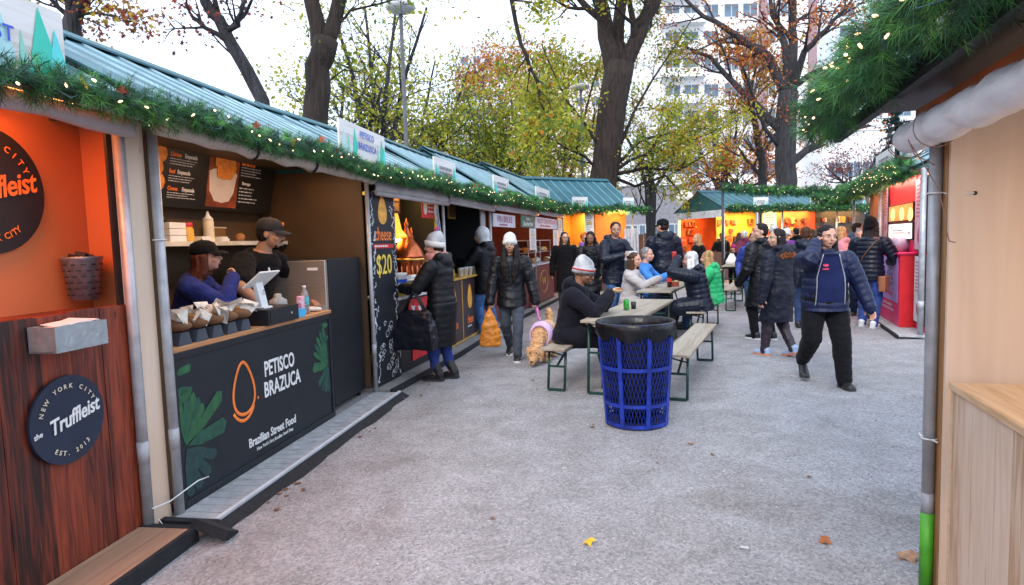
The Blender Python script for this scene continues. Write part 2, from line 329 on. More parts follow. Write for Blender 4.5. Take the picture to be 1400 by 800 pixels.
def garland(pts, rad, label, sprigs=120, needles=24, nlen=.075, wid=.0030, bulbs=10, group='pine garlands along the stall eaves', seed=1, bscale=1.4, leaves=4):
    rg = random.Random(seed); P = [Vector(p) for p in pts]
    seg = [(P[i + 1] - P[i]).length for i in range(len(P) - 1)]; tot = sum(seg)
    def pos(t):
        d = t * tot
        for i, q in enumerate(seg):
            if d <= q or i == len(seg) - 1: return P[i].lerp(P[i + 1], min(1, d / q)), (P[i + 1] - P[i]).normalized()
            d -= q
    o0 = P[0].copy()
    root = empty('pine_garland', o0, 0, label, 'garland', group)
    V = []; F = []; MI = []
    N = int(sprigs * tot)
    for k in range(N):
        t = rg.random(); c, d = pos(t); a = Vector((rg.gauss(0, 1), rg.gauss(0, 1), rg.gauss(0, 1))); a -= d * a.dot(d); a.normalize()
        rr = rad * (.75 + .35 * math.sin(t * tot * 5.1 + seed) * math.sin(t * tot * 2.3))
        base = c + a * rr * rg.uniform(.1, .75) - o0
        ax = (a + d * rg.uniform(-1.1, 1.1) + Vector((0, 0, rg.uniform(-.35, .25)))).normalized(); sl = rg.uniform(.06, .13) * rad / .12
        b1 = ax.orthogonal().normalized(); b2 = ax.cross(b1); m = rg.choices((0, 1, 2), (.34, .44, .22))[0]
        i0 = len(V); tip = base + ax * sl; V += [base, tip, base + b1 * .004]; F.append((i0, i0 + 1, i0 + 2)); MI.append(3)
        for j in range(needles):
            q = base + ax * sl * (.15 + .85 * j / needles); w = j * 2.4 + rg.random(); nd = (b1 * math.cos(w) + b2 * math.sin(w) + ax * rg.uniform(.35, .9)).normalized()
            L = nlen * rg.uniform(.7, 1.15); sd = nd.cross(ax); sd = sd.normalized() * wid * .5
            i0 = len(V); V += [q - sd, q + sd, q + nd * L]; F.append((i0, i0 + 1, i0 + 2)); MI.append(m)
    me = bpy.data.meshes.new('needles'); me.from_pydata([tuple(v) for v in V], [], F)
    for mm in NEEDLE: me.materials.append(mm)
    me.polygons.foreach_set('material_index', MI); me.update()
    fo = bpy.data.objects.new('needles', me); COL.objects.link(fo); fo.parent = root
    core = MB(); core.tube([tuple(pos(i / 24)[0] - o0) for i in range(25)], rad * .38, 7); core.build('core', NEEDLE[0], root)
    wp = []; nb = 40
    for i in range(nb + 1):
        c, d = pos(i / nb); s = d.cross(Vector((0, 0, 1))).normalized(); q = c - o0 + s * rad * (.55 + .4 * math.sin(i * 1.7 + seed)) * (1) + Vector((0, 0, rad * .8 * math.sin(i * 1.1 + seed))); wp.append(q)
    # the cable lies on the outer (aisle) side of the garland
    cb = MB(); cb.tube([tuple(q) for q in wp], .0028, 5); cb.build('light_cable', CABLE, root)
    for k in range(bulbs):
        c, d = pos((k + rg.uniform(.2, .8)) / bulbs); s = d.cross(Vector((0, 0, 1))).normalized()
        if 1: 
            q = c - o0 + s * rad * rg.uniform(.6, 1.05) + Vector((0, 0, rad * rg.uniform(-.8, .7)))
            ob = bpy.data.objects.new('light_bulb', bulb_mesh()); COL.objects.link(ob); ob.parent = root; ob.location = q; ob.rotation_euler = (rg.uniform(0, 3), rg.uniform(0, 3), 0); ob.scale = (bscale * .62,) * 3
    lf = MB()
    for k in range(leaves):
        c, d = pos(rg.random()); s = d.cross(Vector((0, 0, 1))).normalized(); q = c - o0 + s * rad * rg.uniform(.2, .9) + Vector((0, 0, rad * rg.uniform(.3, 1.))); lf.m = rg.choice((0, 0, 1)); z = rg.uniform(.025, .05)
        star = [(math.cos(i * math.pi / 5 + .3) * z * (1 if i % 2 else .5), math.sin(i * math.pi / 5 + .3) * z * (1 if i % 2 else .5)) for i in range(10)]
        ro = rotm(rg.uniform(20, 120), rg.uniform(-40, 40), rg.uniform(0, 360)); lf.add([np.array(q) + ro @ np.array((a, b, .012 * math.sin(3 * a / z))) for a, b in star], [tuple(range(10))])
    if leaves: lf.build('fallen_leaf', [DRY, DRY2], root)['label'] = 'dry maple leaves caught in the needles'
    return root
# ============================================================ LEFT ROW OF STALLS
ORANGE = mat('orange_wall_paint', (.62, .18, .06), .55, 0, .06, 2, .05, 40)
GOLD = mat('gold_paint', (.62, .36, .07), .4, .2); CHALK = mat('chalk_white', (.6, .62, .66), .8, 0, .4, 30)
SIGNWHITE = mat('sign_white', (.72, .72, .72), .5, 0, .04); INK = mat('ink_black', (.01, .01, .012), .6); BLUEINK = mat('blue_letter_paint', (.02, .09, .55), .5)
CREAM = mat('cream_letter_paint', (.62, .55, .42), .6); ORANGEINK = mat('orange_letter_paint', (.85, .20, .03), .5); REDINK = mat('red_panel_paint', (.60, .02, .03), .45)
MINT = [mat('mint_tree_%s' % q, c, .5, 0, .05) for q, c in (('pale', (.42, .70, .72)), ('soft', (.26, .60, .50)), ('strong', (.03, .56, .42)), ('aqua', (.10, .66, .66)))]
def text_lines(parent, m, x0, x1, z0, z1, n, y=-.012, h=.35, name='small_print', seed=0, jag=.35):
    """rows of unreadable small print as thin bars"""
    rg = random.Random(seed); b = MB(); st = (z1 - z0) / n
    for i in range(n):
        z = z1 - (i + .5) * st; x = x0; xe = x1 - rg.random() * jag * (x1 - x0)
        while x < xe - .002:
            w = min(rg.uniform(.6, 2.2) * st, xe - x); b.box(x, x + w, y - .001, y, z - st * h / 2, z + st * h / 2); x += w + st * .35
    return b.build(name, m, parent)
def stall_board(S, u, y, z, w, h, lines, label, lsize, trees, lean=0, textdx=0., cropped=False):
    e = S.thing('stall_sign', u, y, z, label, 'sign', 'white name boards standing on the stall roofs')
    b = MB(); b.box(-w / 2, w / 2, 0, .018, 0, h)
    nb = max(1, int(h / .095)); b.m = 1
    b.build('board', [planks('whitewashed_boards', ((.58, .54, .50), (.70, .67, .64), (.76, .74, .72)), w=.1, axis=2, grain=0), SIGNWHITE], e)
    for cx, tw, th, k in trees:
        t = MB(); t.m = k; d = .002 + .0015 * k; t.prism([(cx - tw / 2, .004), (cx + tw / 2 * .55, .004), (cx + tw / 2, th * .42), (cx, th)], lambda a, c, q: (a, -d + q, c), .002)
        t.build('painted_tree', MINT, e)
    for i, s in enumerate(lines):
        if s: text('lettering', s, lsize, BLUEINK, e, (textdx, -.011, h * (.74 if len(lines) > 1 else .50) - i * lsize * 1.2), bold=.001, spacing=1.12, ext=.0006, sx=.92)
    if not lines: text_lines(e, mat('grey_letter_paint', (.25, .27, .32), .6), -w * .28, w * .28, h * .3, h * .72, 2, -.009, .55, 'lettering', 3, .15)
    s = MB(); s.bar((-w * .35, .03, -.05), (-w * .35, .03, h * .8), .03, .02); s.bar((w * .35, .03, -.05), (w * .35, .03, h * .8), .03, .02); s.build('stake', PINE, e)
    return e

# ---- truffle stall
T = Stall((-2.46, .32), (-2.04, 3.29), 'stall with orange back wall above a dark red plank counter')
b = MB(); b.box(2.972, 3.003, .014, .03, 0, 2.26); b.box(3.003, 3.225, .013, .03, 0, 2.26); b.build('gap_shade', BLACK, T.e)  # black strip stands in for the shade in the gap beside the post
gable_roof(T, 2.27, 3.02, x1=3.05, over=.24)
ur = MB(); sheet_roof(ur, .2, 3.0, (.22, 2.66), (1.2, 3.13)); ur.build('upper_roof_sheet', [ROOFM, RIB_HIGHLIGHT], T.e)
ur = MB()
for i in range(5): ur.box(.4 + i * .6, .44 + i * .6, .55, .6, 2.66, 2.80)
ur.build('roof_batten', BLACK, T.e)
# short second sheet tucked under the main roof, leaving the dark slot
BARNW = MB()
for i in range(16):
    x0 = .03 + i * .186; BARNW.box(x0 + .001, x0 + .184, random.uniform(-.004, .004), .05, .0, 1.28 + random.uniform(-.004, .004))
BARNW.build('counter_front', BARN, T.e)
wall(T, 'back_wall', 0, 3.62, .36, .40, .1, 2.34, ORANGE)
wall(T, 'return_wall', 3.188, 3.203, .032, .358, .1, 2.34, ORANGE)
wall(T, 'counter_top', .03, 3.0, .052, .358, 1.22, 1.262, BARN)
wall(T, 'end_wall', 3.005, 3.225, .0, .012, .0, 2.26, PLY)
wall(T, 'ceiling', 0, 3.22, -.02, .36, 2.345, 2.36, ORANGE)
d = MB(); d.box(1.2, 2.96, -.30, -.006, .012, .085); d.m = 1; d.box(1.2, 3.0, -.325, -.301, 0, .088); d.box(2.962, 3.0, -.30, -.005, 0, .088); d.build('step', [planks('step_plywood', ((.25, .13, .08), (.32, .18, .11), (.38, .23, .15)), w=3., axis=0, grain=0, gscale=.5), mat('black_felt', (.012, .013, .016), .95, 0, .3, 20, .6, 30)], T.e)
v = MB(); v.tube([(i * .25, -.10, 2.19 + .008 * math.sin(i * 2.1)) for i in range(13)], [.045 + .006 * math.sin(i * 1.7) for i in range(13)], 9); v.build('rolled_awning', GREY_TARP, T.e)
post(T, 3.005, -.03, 2.24); post(T, 3.245, -.035, 2.24)
zt = MB(); zt.tube([(3.0, -.06, .17), (3.12, -.075, .16), (3.35, -.09, .19), (3.48, -.07, .165)], .004, 5); zt.tube([(3.03, -.07, .10), (3.06, -.10, .01), (3.0, -.14, .002), (2.9, -.1, .001)], .0025, 5); zt.build('cable_tie', WHITE, T.e)
zt = MB(); zt.tube([(3.245 + .033 * math.cos(a), -.035 + .033 * math.sin(a), 1.62) for a in np.linspace(0, 6.28, 14)], .004, 5); zt.build('cable_tie', WHITE, T.e)
lt = MB(); lt.tube([(.4, .12, 2.32), (2.9, .12, 2.32)], .016, 8); lt.build('strip_light', glow('strip_glow_orange', (1, .36, .10), 6), T.e)
lamp('counter_lamp', T.e, (1.9, .17, 2.30), 26, (1, .24, .05), 1.6, .2, (-18, 0, 0))
def disc_sign(S, u, y, z, r, label, big):
    e = S.thing('round_sign', u, y, z, label, 'sign')
    b = MB(); b.lathe([(r, 0), (r, .014)], 64, (0, 0, 0), smooth=False, rot=rotm(90)); b.build('disc', mat('navy_sign_face', (.012, .02, .045), .4) if not big else INK, e)
    lc = SIGNWHITE if not big else ORANGEINK; sc = CREAM if not big else ORANGEINK
    k = r / .205
    text('lettering', 'the', .034 * k, lc, e, (-.172 * k, -.0185, -.03 * k), (90, -12, 0), .0005 * k, .25)
    text('lettering', 'Truffleist', .098 * k, lc, e, (.026 * k, -.0185, .006 * k), (90, -12, 0), .0018 * k, .30, sx=.84, spacing=.97)
    arc_text('lettering', 'NEW YORK CITY', .030 * k, sc, e, (0, 0), .155 * k, 160, 28, bold=.0004, y=-.0185)
    arc_text('lettering', 'EST. 2013' if not big else 'NEW YORK CITY', .030 * k, sc, e, (0, 0), .155 * k, 236, 306, True, .0004, y=-.0185)
    return e
disc_sign(T, 2.565, -.012, .79, .205, 'small round navy sign on the dark red plank counter', False)
disc_sign(T, 2.61, .352, 1.865, .30, 'large round black sign with orange lettering on the orange wall', True)
e = T.thing('metal_bucket', 3.035, .268, 1.31, 'dark slotted metal bucket hanging on the orange wall', 'bucket')
b = MB(); b.lathe([(.078, 0), (.105, .225), (.112, .232), (.112, .245), (.099, .245), (.072, .006)], 28); b.build('pail', mat('zinc_bucket', (.25, .27, .30), .4, .6, .3, 30, .3, 40), e); e.scale = (.88, .88, .94)
b = MB()
for j in range(6):
    for i in range(12):
        a = (i + .5 * (j % 2)) * math.pi / 6; z = .03 + j * .034; rr = .079 + .027 * z / .225 + .001; b.obox((rr * math.cos(a), rr * math.sin(a), z), (.003, .026, .006), rotm(0, 0, math.degrees(a)))
b.build('slot', INK, e)
b = MB()
for i in range(3): b.obox((-.05 + i * .045, .0, .235 + .012 * (i % 2)), (.04, .05, .05), rotm(10, 15, 20 * i))
tag(b.build('napkin_packet', INK, None, T.w(3.035, .268, 1.29), rz=T.rz), 'black napkin packets sticking out of the slotted bucket', 'napkin packet')
e = T.thing('napkin_box', 2.555, -.075, 1.125, 'grey metal tray full of napkins on the red plank counter', 'tray')
b = MB(); L = .145
b.box(-L, L, -.068, -.06, 0, .115); b.box(-L, L, .06, .068, 0, .115); b.box(-L, -L + .008, -.06, .06, 0, .115); b.box(L - .008, L, -.06, .06, 0, .115); b.box(-L, L, -.06, .06, 0, .008); b.build('tray_body', mat('brushed_zinc', (.45, .50, .52), .35, .7, .15, 20, .2, 50), e)
b = MB()
for i in range(9): b.obox((-.07 + .017 * i, .0, .108 + .006 * (i % 3)), (.12, .10, .004), rotm(random.uniform(-6, 6), random.uniform(-9, 3), random.uniform(-12, 12)))
tag(b.build('napkin', mat('paper_white', (.68, .68, .68), .9, 0, .05), None, T.w(2.555, -.075, 1.125), rz=T.rz), 'loose pile of white napkins in the grey metal tray', 'napkins')
stall_board(T, 1.93, -.25, 2.235, 1.08, .33, ['TRUFFLEIST'], 'large white board with painted mint trees ending in ST', .085, [(.255, .1, .24, 0), (.335, .05, .20, 1), (.20, .05, .15, 0), (.42, .14, .315, 2), (.49, .10, .25, 3), (-.45, .13, .3, 2), (-.35, .1, .22, 3)], textdx=.075)

# ---- petisco stall
P = Stall((-1.97, 3.5), (-1.47, 6.43), 'Brazilian food stall with a black banner counter and brown interior')
gable_roof(P, 2.30, 3.05, x0=-.16)
wall(P, 'back_wall', .0, 2.96, 1.15, 1.19, .1, 2.85, BROWN)
wall(P, 'side_wall', 2.935, 2.965, .02, 1.148, .1, 2.32, BROWN)
wall(P, 'side_wall', .0, .03, .02, 1.148, .1, 2.32, BROWN)
wall(P, 'ceiling', .0, 2.96, .0, 1.15, 2.36, 2.375, BROWN)
d = MB(); d.box(-.05, 2.97, -.27, .30, .004, .030); d.box(-.05, 2.97, .302, 1.14, .004, .10); d.m = 1
for i in range(30): d.box(-.04 + i * .1, -.04 + i * .1 + .094, -.255, -.004, .0302, .036)
d.m = 2; d.box(-.05, 2.97, -.295, -.272, .018, .052); d.m = 3; d.box(-.06, 2.98, -.31, -.275, 0, .0175); d.box(-.10, -.052, -.31, .3, 0, .05)
d.build('deck', [mat('deck_board', (.22, .21, .21), .7), mat('deck_board_pale', (.36, .36, .37), .7, 0, .25, 14), mat('deck_edge', (.58, .60, .64), .45), mat('black_felt', (.01, .01, .01))], P.e)
fl = MB(); rg = random.Random(4)
k = 22; top = [(-.1 + i * 3.05 / k, -.312, .045) for i in range(k + 1)]; bot = [(-.12 + i * 3.07 / k, -.37 - .035 * rg.random(), .004) for i in range(k + 1)]
fl.add(top + bot, [(i, i + 1, k + 2 + i, k + 1 + i) for i in range(k)]); fl.obox((-.17, -.36, .05), (.14, .2, .05), rotm(20, 25, 10)); fl.build('black_skirt', mat('black_felt', (.01, .01, .01)), P.e)
post(P, 2.955, -.03, 2.26, .022)
a = MB(); a.tube([(i * .149, -.06, 2.235 + .007 * math.sin(i * 1.9) + .02 * (i / 20 - .5) ** 2) for i in range(21)], [.052 + .008 * math.sin(i * 2.3) for i in range(21)], 10); a.m = 1
for u in (.9, 1.75): a.tube([(u + .02 * math.cos(q), -.06 + .066 * math.cos(q), 2.235 + .066 * math.sin(q)) for q in np.linspace(0, 6.28, 12)], .01, 6)
a.m = 0; a.lathe([(.056, 0), (.056, .06), (.03, .06), (.03, .02)], 16, (2.98, -.06, 2.235), rot=rotm(0, 90))
a.build('rolled_awning', [TARP, BLACK], P.e)
lt = MB(); lt.tube([(.3, .25, 2.33), (2.6, .25, 2.33)], .016, 8); lt.build('strip_light', glow('strip_glow_warm', (1, .62, .32), 5), P.e)
lamp('counter_lamp', P.e, (1.5, .30, 2.31), 17, (1, .58, .30), 2.2, .2, (0, 0, 0))
# counter
e = P.thing('counter', 0, 0, 0, 'black banner counter with white lettering and green palm leaves', 'counter')
b = MB(); x0, x1, z0, z1 = .05, 2.07, .038, .965
b.box(x0 + .03, x1 - .03, .012, .03, z0 + .04, z1 - .04); b.build('banner', mat('black_banner', (.006, .010, .016), .5, 0, .2), e)
b = MB(); b.box(x0, x0 + .035, 0, .04, z0, z1); b.box(x1 - .035, x1, 0, .04, z0, z1); b.box(x0 + .035, x1 - .035, 0, .04, z0, z0 + .042); b.box(x0 + .035, x1 - .035, 0, .04, z1 - .042, z1); b.build('frame', SATIN_BLACK, e, bevel=.003)
b = MB(); b.box(x0, x0 + .02, .041, .42, z0, z1); b.box(x1 - .02, x1, .041, .42, z0, z1); b.build('side_panel', BLACK, e)
b = MB(); b.box(x0 - .02, x1 + .02, .0, .45, z1 + .001, z1 + .03); b.build('counter_top', planks('counter_wood', ((.40, .17, .07), (.50, .24, .10), (.56, .30, .14)), w=.2, axis=1, grain=0, knots=False), e, bevel=.004)
text('lettering', 'PETISCO', .155, SIGNWHITE, e, (1.205, .009, .675), bold=.0035, sx=.72)
text('lettering', 'BRAZUCA', .155, SIGNWHITE, e, (1.235, .009, .525), bold=.0035, sx=.74)
text('lettering', 'Brazilian Street Food', .088, SIGNWHITE, e, (1.07, .009, .205), bold=.0018, sx=.86)
text('lettering', "New York's First Brazilian Snack Shop", .036, SIGNWHITE, e, (1.09, .009, .14), sx=.9)
lg = MB(); dp = [(.74 + .125 * math.sin(t) * (1 - .28 * math.cos(t)) * .95, .010, .60 + .175 * math.cos(t)) for t in np.linspace(0, 2 * math.pi, 40)]
dp = [(.735 + .118 * math.sin(t) * (1 - .35 * math.cos(t)), .010, .605 + .18 * math.cos(t)) for t in np.linspace(0, 2 * math.pi, 40)]
lg.tube(dp, .0125, 6, sq=1, cap=False); lg.tube([(.72 + .155 * math.sin(t), .010, .60 + .215 * math.cos(t)) for t in np.linspace(2.25, 4.0, 14)], .0125, 6); lg.ell((.895, .009, .50), (.011, .003, .011)); 
for i, p in enumerate(lg.v): lg.v[i] = (p[0], .0095 + (p[1] - .010) * .15, p[2])
lg.build('drop_logo', ORANGEINK, e)
LEAFP = [mat('printed_leaf_bright', (.018, .10, .038), .5, 0, .3, 20), mat('printed_leaf_mid', (.012, .075, .045), .5, 0, .3, 20), mat('printed_leaf_dark', (.012, .045, .045), .5, 0, .3, 20)]
lf = MB()
def blade(cx, cz, ang, L, w, k, d):
    lf.m = k; c, s = math.cos(R(ang)), math.sin(R(ang)); o = [(0, 0), (L * .3, w * .42), (L * .92, w * .5), (L, w * .1), (L * .9, -w * .5), (L * .3, -w * .4)]
    lf.prism([(cx + a * c - q * s, cz + a * s + q * c) for a, q in o], lambda a, q, t: (min(max(a, .086), 2.034), .011 - d + t, min(max(q, .084), .92)), .001)
for i, an in enumerate((98, 84, 72, 61, 50)): blade(.13, .40, an, .36 - .02 * i, .055, i % 2, .001 + .0004 * i)
blade(.16, .42, 33, .40, .085, 0, .0035); blade(.14, .40, 4, .38, .10, 1, .004)
for i, an in enumerate((-25, -48, -70, -88)): blade(.13, .38, an, .30, .07, 2, .001 + .0003 * i)
for i, an in enumerate((8, -14, 25)): blade(.07, .84 - .09 * i, an, .15, .05, i % 2, .001 + .0004 * i)
lf.build('palm_leaf', LEAFP, e); lf = MB()
for i, an in enumerate((100, 112, 124, 136, 150)): blade(1.99, .52, an, .36 - .015 * i, .045, i % 2, .001 + .0004 * i)
blade(1.98, .52, 175, .28, .085, 0, .0035)
for i, an in enumerate((215, 235, 252, 268)): blade(1.99, .51, an, .24, .055, 1 + i % 2, .001 + .0003 * i)
for i, an in enumerate((178, 195)): blade(2.03, .87 - .1 * i, an, .12, .045, i % 2, .001)
lf.build('palm_leaf', LEAFP, e)
# menu board
e = P.thing('menu_board', 2.02, 1.0, 1.91, 'wide black menu board with a picture of fried snacks in a bowl', 'menu board'); e.rotation_euler.x = R(11)
MB1 = MB(); MB1.box(-.86, .86, .0, .03, 0, .62); MB1.build('panel', mat('menu_black', (.012, .011, .010), .35), e, bevel=.003)
FRY = mat('fried_orange_print', (.75, .17, .02), .5, 0, .5, 30, 0, 1, col2=(.9, .38, .06)); POT = mat('bowl_print', (.66, .58, .54), .5, 0, .08)
b = MB(); b.box(-.19, .25, -.003, -.001, .03, .60); b.build('picture_ground', mat('picture_brown_print', (.25, .055, .02), .5, 0, .6, 6), e)
b = MB(); b.prism([(-.08, .085), (.03, .07), (.13, .09), (.19, .17), (.215, .34), (-.18, .34), (-.155, .17)], lambda a, q, t: (a, -.006 + t, q), .002)
b.prism([(.02 + .2 * math.cos(t), .33 + .045 * math.sin(t)) for t in np.linspace(0, 6.28, 24)[:-1]], lambda a, q, t: (a, -.0075 + t, q), .001)
b.prism([(-.17, .48), (-.02, .48), (-.0, .59), (-.18, .59)], lambda a, q, t: (a, -.006 + t, q), .002); b.build('bowl_picture', POT, e)
b = MB(); rg = random.Random(5)
for i in range(15):
    q = i / 15 * 6.28; rr = .13 * math.sqrt((i % 5 + .4) / 5); b.ell((.02 + rr * math.cos(q * 3.3), -.008 - .0004 * i, .37 + .07 * (i % 4) / 3 + rr * .35 * math.sin(q * 3.3)), (.052, .002, .060), rotm(0, rg.uniform(-40, 40), 0), 10, 6)
for i in range(5): b.ell((.08 + .035 * i, -.008, .52 + .03 * (i % 2)), (.045, .002, .05), None, 10, 6)
for i in range(5): b.ell((-.80 + .03 * (i % 2), -.006, .08 + .11 * i), (.07, .002, .07), None, 10, 6)
b.build('snack_picture', FRY, e)
for (s, x, z, sz, m2, al) in (('Flavors', -.56, .545, .075, SIGNWHITE, 'CENTER'), ('Churros', .02, .555, .06, SIGNWHITE, 'CENTER'), ('Churros', .40, .545, .07, SIGNWHITE, 'CENTER'), ('Chicken', -.665, .42, .046, ORANGEINK, 'LEFT'), ('Empanada', -.50, .42, .046, SIGNWHITE, 'LEFT'), ('Beef', -.665, .285, .046, ORANGEINK, 'LEFT'), ('Empanada', -.57, .285, .046, SIGNWHITE, 'LEFT'), ('Cheese', -.665, .15, .046, ORANGEINK, 'LEFT'), ('Empanada', -.50, .15, .046, SIGNWHITE, 'LEFT'), ('Beverages', .38, .27, .04, SIGNWHITE, 'CENTER')):
    text('lettering', s, sz, m2, e, (x, -.0115 if x == .02 else -.003, z), bold=.0012, align=al, sx=.82)
b = MB(); b.box(-.65, -.47, -.004, -.001, .475, .505); b.box(.31, .48, -.004, -.001, .475, .505); b.build('red_tab', REDINK, e)
for x0, x1, z0, z1, n in ((-.665, -.32, .335, .395, 3), (-.665, -.34, .2, .26, 3), (-.665, -.32, .07, .125, 3), (.28, .62, .33, .43, 4), (.28, .58, .08, .24, 5)): text_lines(e, CHALK, x0, x1, z0, z1, n, -.002, .28, seed=n)
text_lines(e, ORANGEINK, .28, .58, .43, .465, 1, -.002, .7)
# shelf and what stands on it
sh = MB(); sh.box(.04, 2.93, .86, 1.148, 1.60, 1.628); sh.m = 1; sh.box(.04, 2.93, .85, .86, 1.595, 1.632); sh.m = 2
sh.build('wall_shelf', [WHITE, mat('shelf_edge', (.62, .58, .50), .5), STEEL], P.e)
GRP = 'things on the shelf above the counter'
for i, (u, w_, h_) in enumerate(((1.34, .19, .15), )):
    b = MB()
    for k in range(3): b.box(-w_ / 2, w_ / 2, -.08, .08, k * .052, k * .052 + .049)
    b.build('takeout_box', WHITE, None, P.w(u, .97, 1.629), rz=P.rz, bevel=.004); tag(COL.objects['takeout_box'], 'stack of white takeout boxes on the shelf beside the pole', 'boxes')
e = P.thing('spice_jar', 1.545, .97, 1.629, 'yellow spice tub with red lid on the stall shelf', 'jar'); b = MB(); b.lathe([(.045, 0), (.055, .02), (.055, .10), (.042, .125)], 18); b.build('tub', mat('yellow_tub', (.72, .42, .06), .4), e)
b = MB(); b.lathe([(.045, .125), (.047, .13), (.047, .155), (.04, .16)], 18); b.build('lid', REDINK, e)
e = P.thing('squeeze_bottle', 1.80, .95, 1.629, 'white squeeze bottle with pointed tip on the stall shelf', 'bottle'); b = MB(); b.lathe([(.043, 0), (.045, .01), (.045, .17), (.04, .185)], 18); b.build('bottle_body', mat('bottle_cream', (.72, .66, .50), .4), e)
b = MB(); b.lathe([(.042, .185), (.042, .2), (.018, .225), (.006, .26), (.004, .262)], 16); b.build('nozzle', WHITE, e)
for u, n, m2 in ((1.43, 'glass_jar', mat('jar_brown', (.10, .06, .03), .15)), (1.39, 'glass_jar', mat('jar_pale', (.45, .40, .32), .2))):
    e = P.thing(n, u, 1.09, 1.629, ('dark brown' if u == 1.43 else 'pale') + ' spice jar behind the takeout boxes on the shelf', 'jar'); b = MB(); b.lathe([(.03, 0), (.032, .13), (.022, .15)], 14); b.build('glass', m2, e); b = MB(); b.lathe([(.025, .15), (.025, .20), (.018, .22)], 12); b.build('cap', BLACK, e)
e = P.thing('wooden_tray', 2.12, 1.10, 1.629, 'brown framed tray leaning against the wall on the shelf', 'tray'); b = MB(); b.box(-.14, .14, 0, .012, 0, .14); b.m = 1; b.box(-.15, .15, -.006, -.001, 0, .012); b.box(-.15, .15, -.006, -.001, .128, .14); b.build('board', [mat('tray_brown', (.20, .10, .03), .5), mat('tray_rim', (.55, .45, .30), .5)], e)
b = MB(); b.ell((0, 0, .04), (.045, .045, .04)); tag(b.build('bread_roll', mat('bread_brown', (.35, .16, .05), .8), None, P.w(2.22, .93, 1.629)), 'brown bread roll on the shelf in front of the framed tray', 'bread')
for k, (u, y) in enumerate(((1.66, .93), (1.95, .96))):
    b = MB(); b.box(-.07, .07, -.06, .06, 0, .03); b.box(-.05, .06, -.05, .05, .03, .045); tag(b.build('paper_stack', mat('paper_white', (.6, .6, .6)), None, P.w(u, y, 1.629), rz=P.rz + 8 * k), 'stack of white paper trays ' + ('left' if k == 0 else 'right') + ' of the squeeze bottle', 'paper')
e = P.thing('shelf_bracket', 2.80, .86, 1.15, 'white folding bracket beside the fridge top', 'bracket'); b = MB(); b.bar((0, .25, .43), (.18, -.1, 0.02), .05, .008); b.box(-.05, .05, .0, .25, .43, .445); b.build('arm', STEEL, e)
# fridge
e = P.thing('fridge', 2.18, .06, .037, 'tall steel fridge with dark side at the end of the banner counter', 'fridge')
b = MB(); b.box(.02, .72, 0, .70, .05, 1.41); b.build('cabinet', mat('fridge_side', (.010, .013, .018), .45, .3), e, bevel=.006)
b = MB(); b.box(-.03, .017, .01, .69, .08, 1.40); dr = b.build('door', mat('fridge_steel', (.50, .43, .37), .34, .7, .1, 3, .05, 40, stretch=(1, 1, 20)), e, bevel=.006)
b = MB(); b.box(-.036, -.031, .08, .18, 1.31, 1.335); b.build('badge', WHITE, dr); b = MB(); b.box(-.05, -.031, .03, .05, .5, 1.0); b.build('handle', STEEL, dr)
b = MB()
for x in (.06, .66):
    for y in (.05, .63): b.lathe([(.02, 0), (.02, .05)], 10, (x, y, 0))
b.build('foot', BLACK, e)
# on the counter
CT = .9965
for i in range(5):
    u = .20 + i * .155; e = P.thing('food_tray', u, .15, CT, ['first', 'second', 'third', 'fourth', 'last'][i] + ' wrapped snack boat from the pole on the counter', 'food', 'paper wrapped snacks in dark holders on the counter')
    b = MB(); b.prism([(-.06, 0), (.06, 0), (.035, .075), (-.035, .075)], lambda a, q, t: (a, -.13 + t, q), .26); b.build('holder', mat('holder_grey', (.05, .06, .08), .5), e)
    b = MB(); b.ell((0, -.02, .115), (.072, .155, .045)); b.build('paper_boat', mat('kraft_boat', (.16, .075, .03), .8), e)
    b = MB(); rg = random.Random(20 + i)
    for k in range(11):
        c = np.array((rg.uniform(-.06, .06), rg.uniform(-.14, .10), .135 + rg.uniform(0, .035))); s = rg.uniform(.03, .06); ro = rotm(rg.uniform(-70, 70), rg.uniform(-70, 70), rg.uniform(0, 360))
        pts = [(-s, -s, 0), (s * .9, -s * .7, .01), (s, s, -.005), (.1 * s, s * .5, .025), (-s * .8, s * 1.1, 0)]; b.add([c + ro @ np.array(q) for q in pts], [(0, 1, 3), (1, 2, 3), (2, 4, 3), (4, 0, 3)])
    b.build('crumpled_paper', mat('wrap_paper', (.68, .64, .58), .85, 0, .12, 30), e)
    b = MB(); b.ell((.01, -.05, .15), (.03, .05, .02)); b.build('pastry', mat('pastry_gold', (.55, .27, .06), .7), e)
e = P.thing('cash_drawer', 1.24, .10, CT, 'black cash drawer under the white tablet on the counter', 'cash drawer'); b = MB(); b.box(-.22, .22, -.13, .16, .0, .115); b.m = 1; b.box(-.19, .19, -.134, -.131, .015, .1); b.ell((-.13, -.135, .06), (.008, .003, .008)); b.build('case', [SATIN_BLACK, BLACK], e, bevel=.006); b = MB(); b.lathe([(.009, 0), (.009, .006)], 10, (.1, -.134, .06), rot=rotm(90)); b.build('lock', STEEL, e)
e = P.thing('tablet_stand', 1.16, .09, CT + .1165, 'white tablet on a white stand on the black cash drawer', 'tablet'); b = MB(); b.prism([(-.05, 0), (.06, 0), (.05, .012), (-.04, .012)], lambda a, q, t: (-.06 + t, a, q), .12); b.prism([(-.02, .01), (.03, .01), (.05, .19), (.02, .2)], lambda a, q, t: (-.045 + t, a, q), .09); b.build('stand', WHITE, e, bevel=.006)
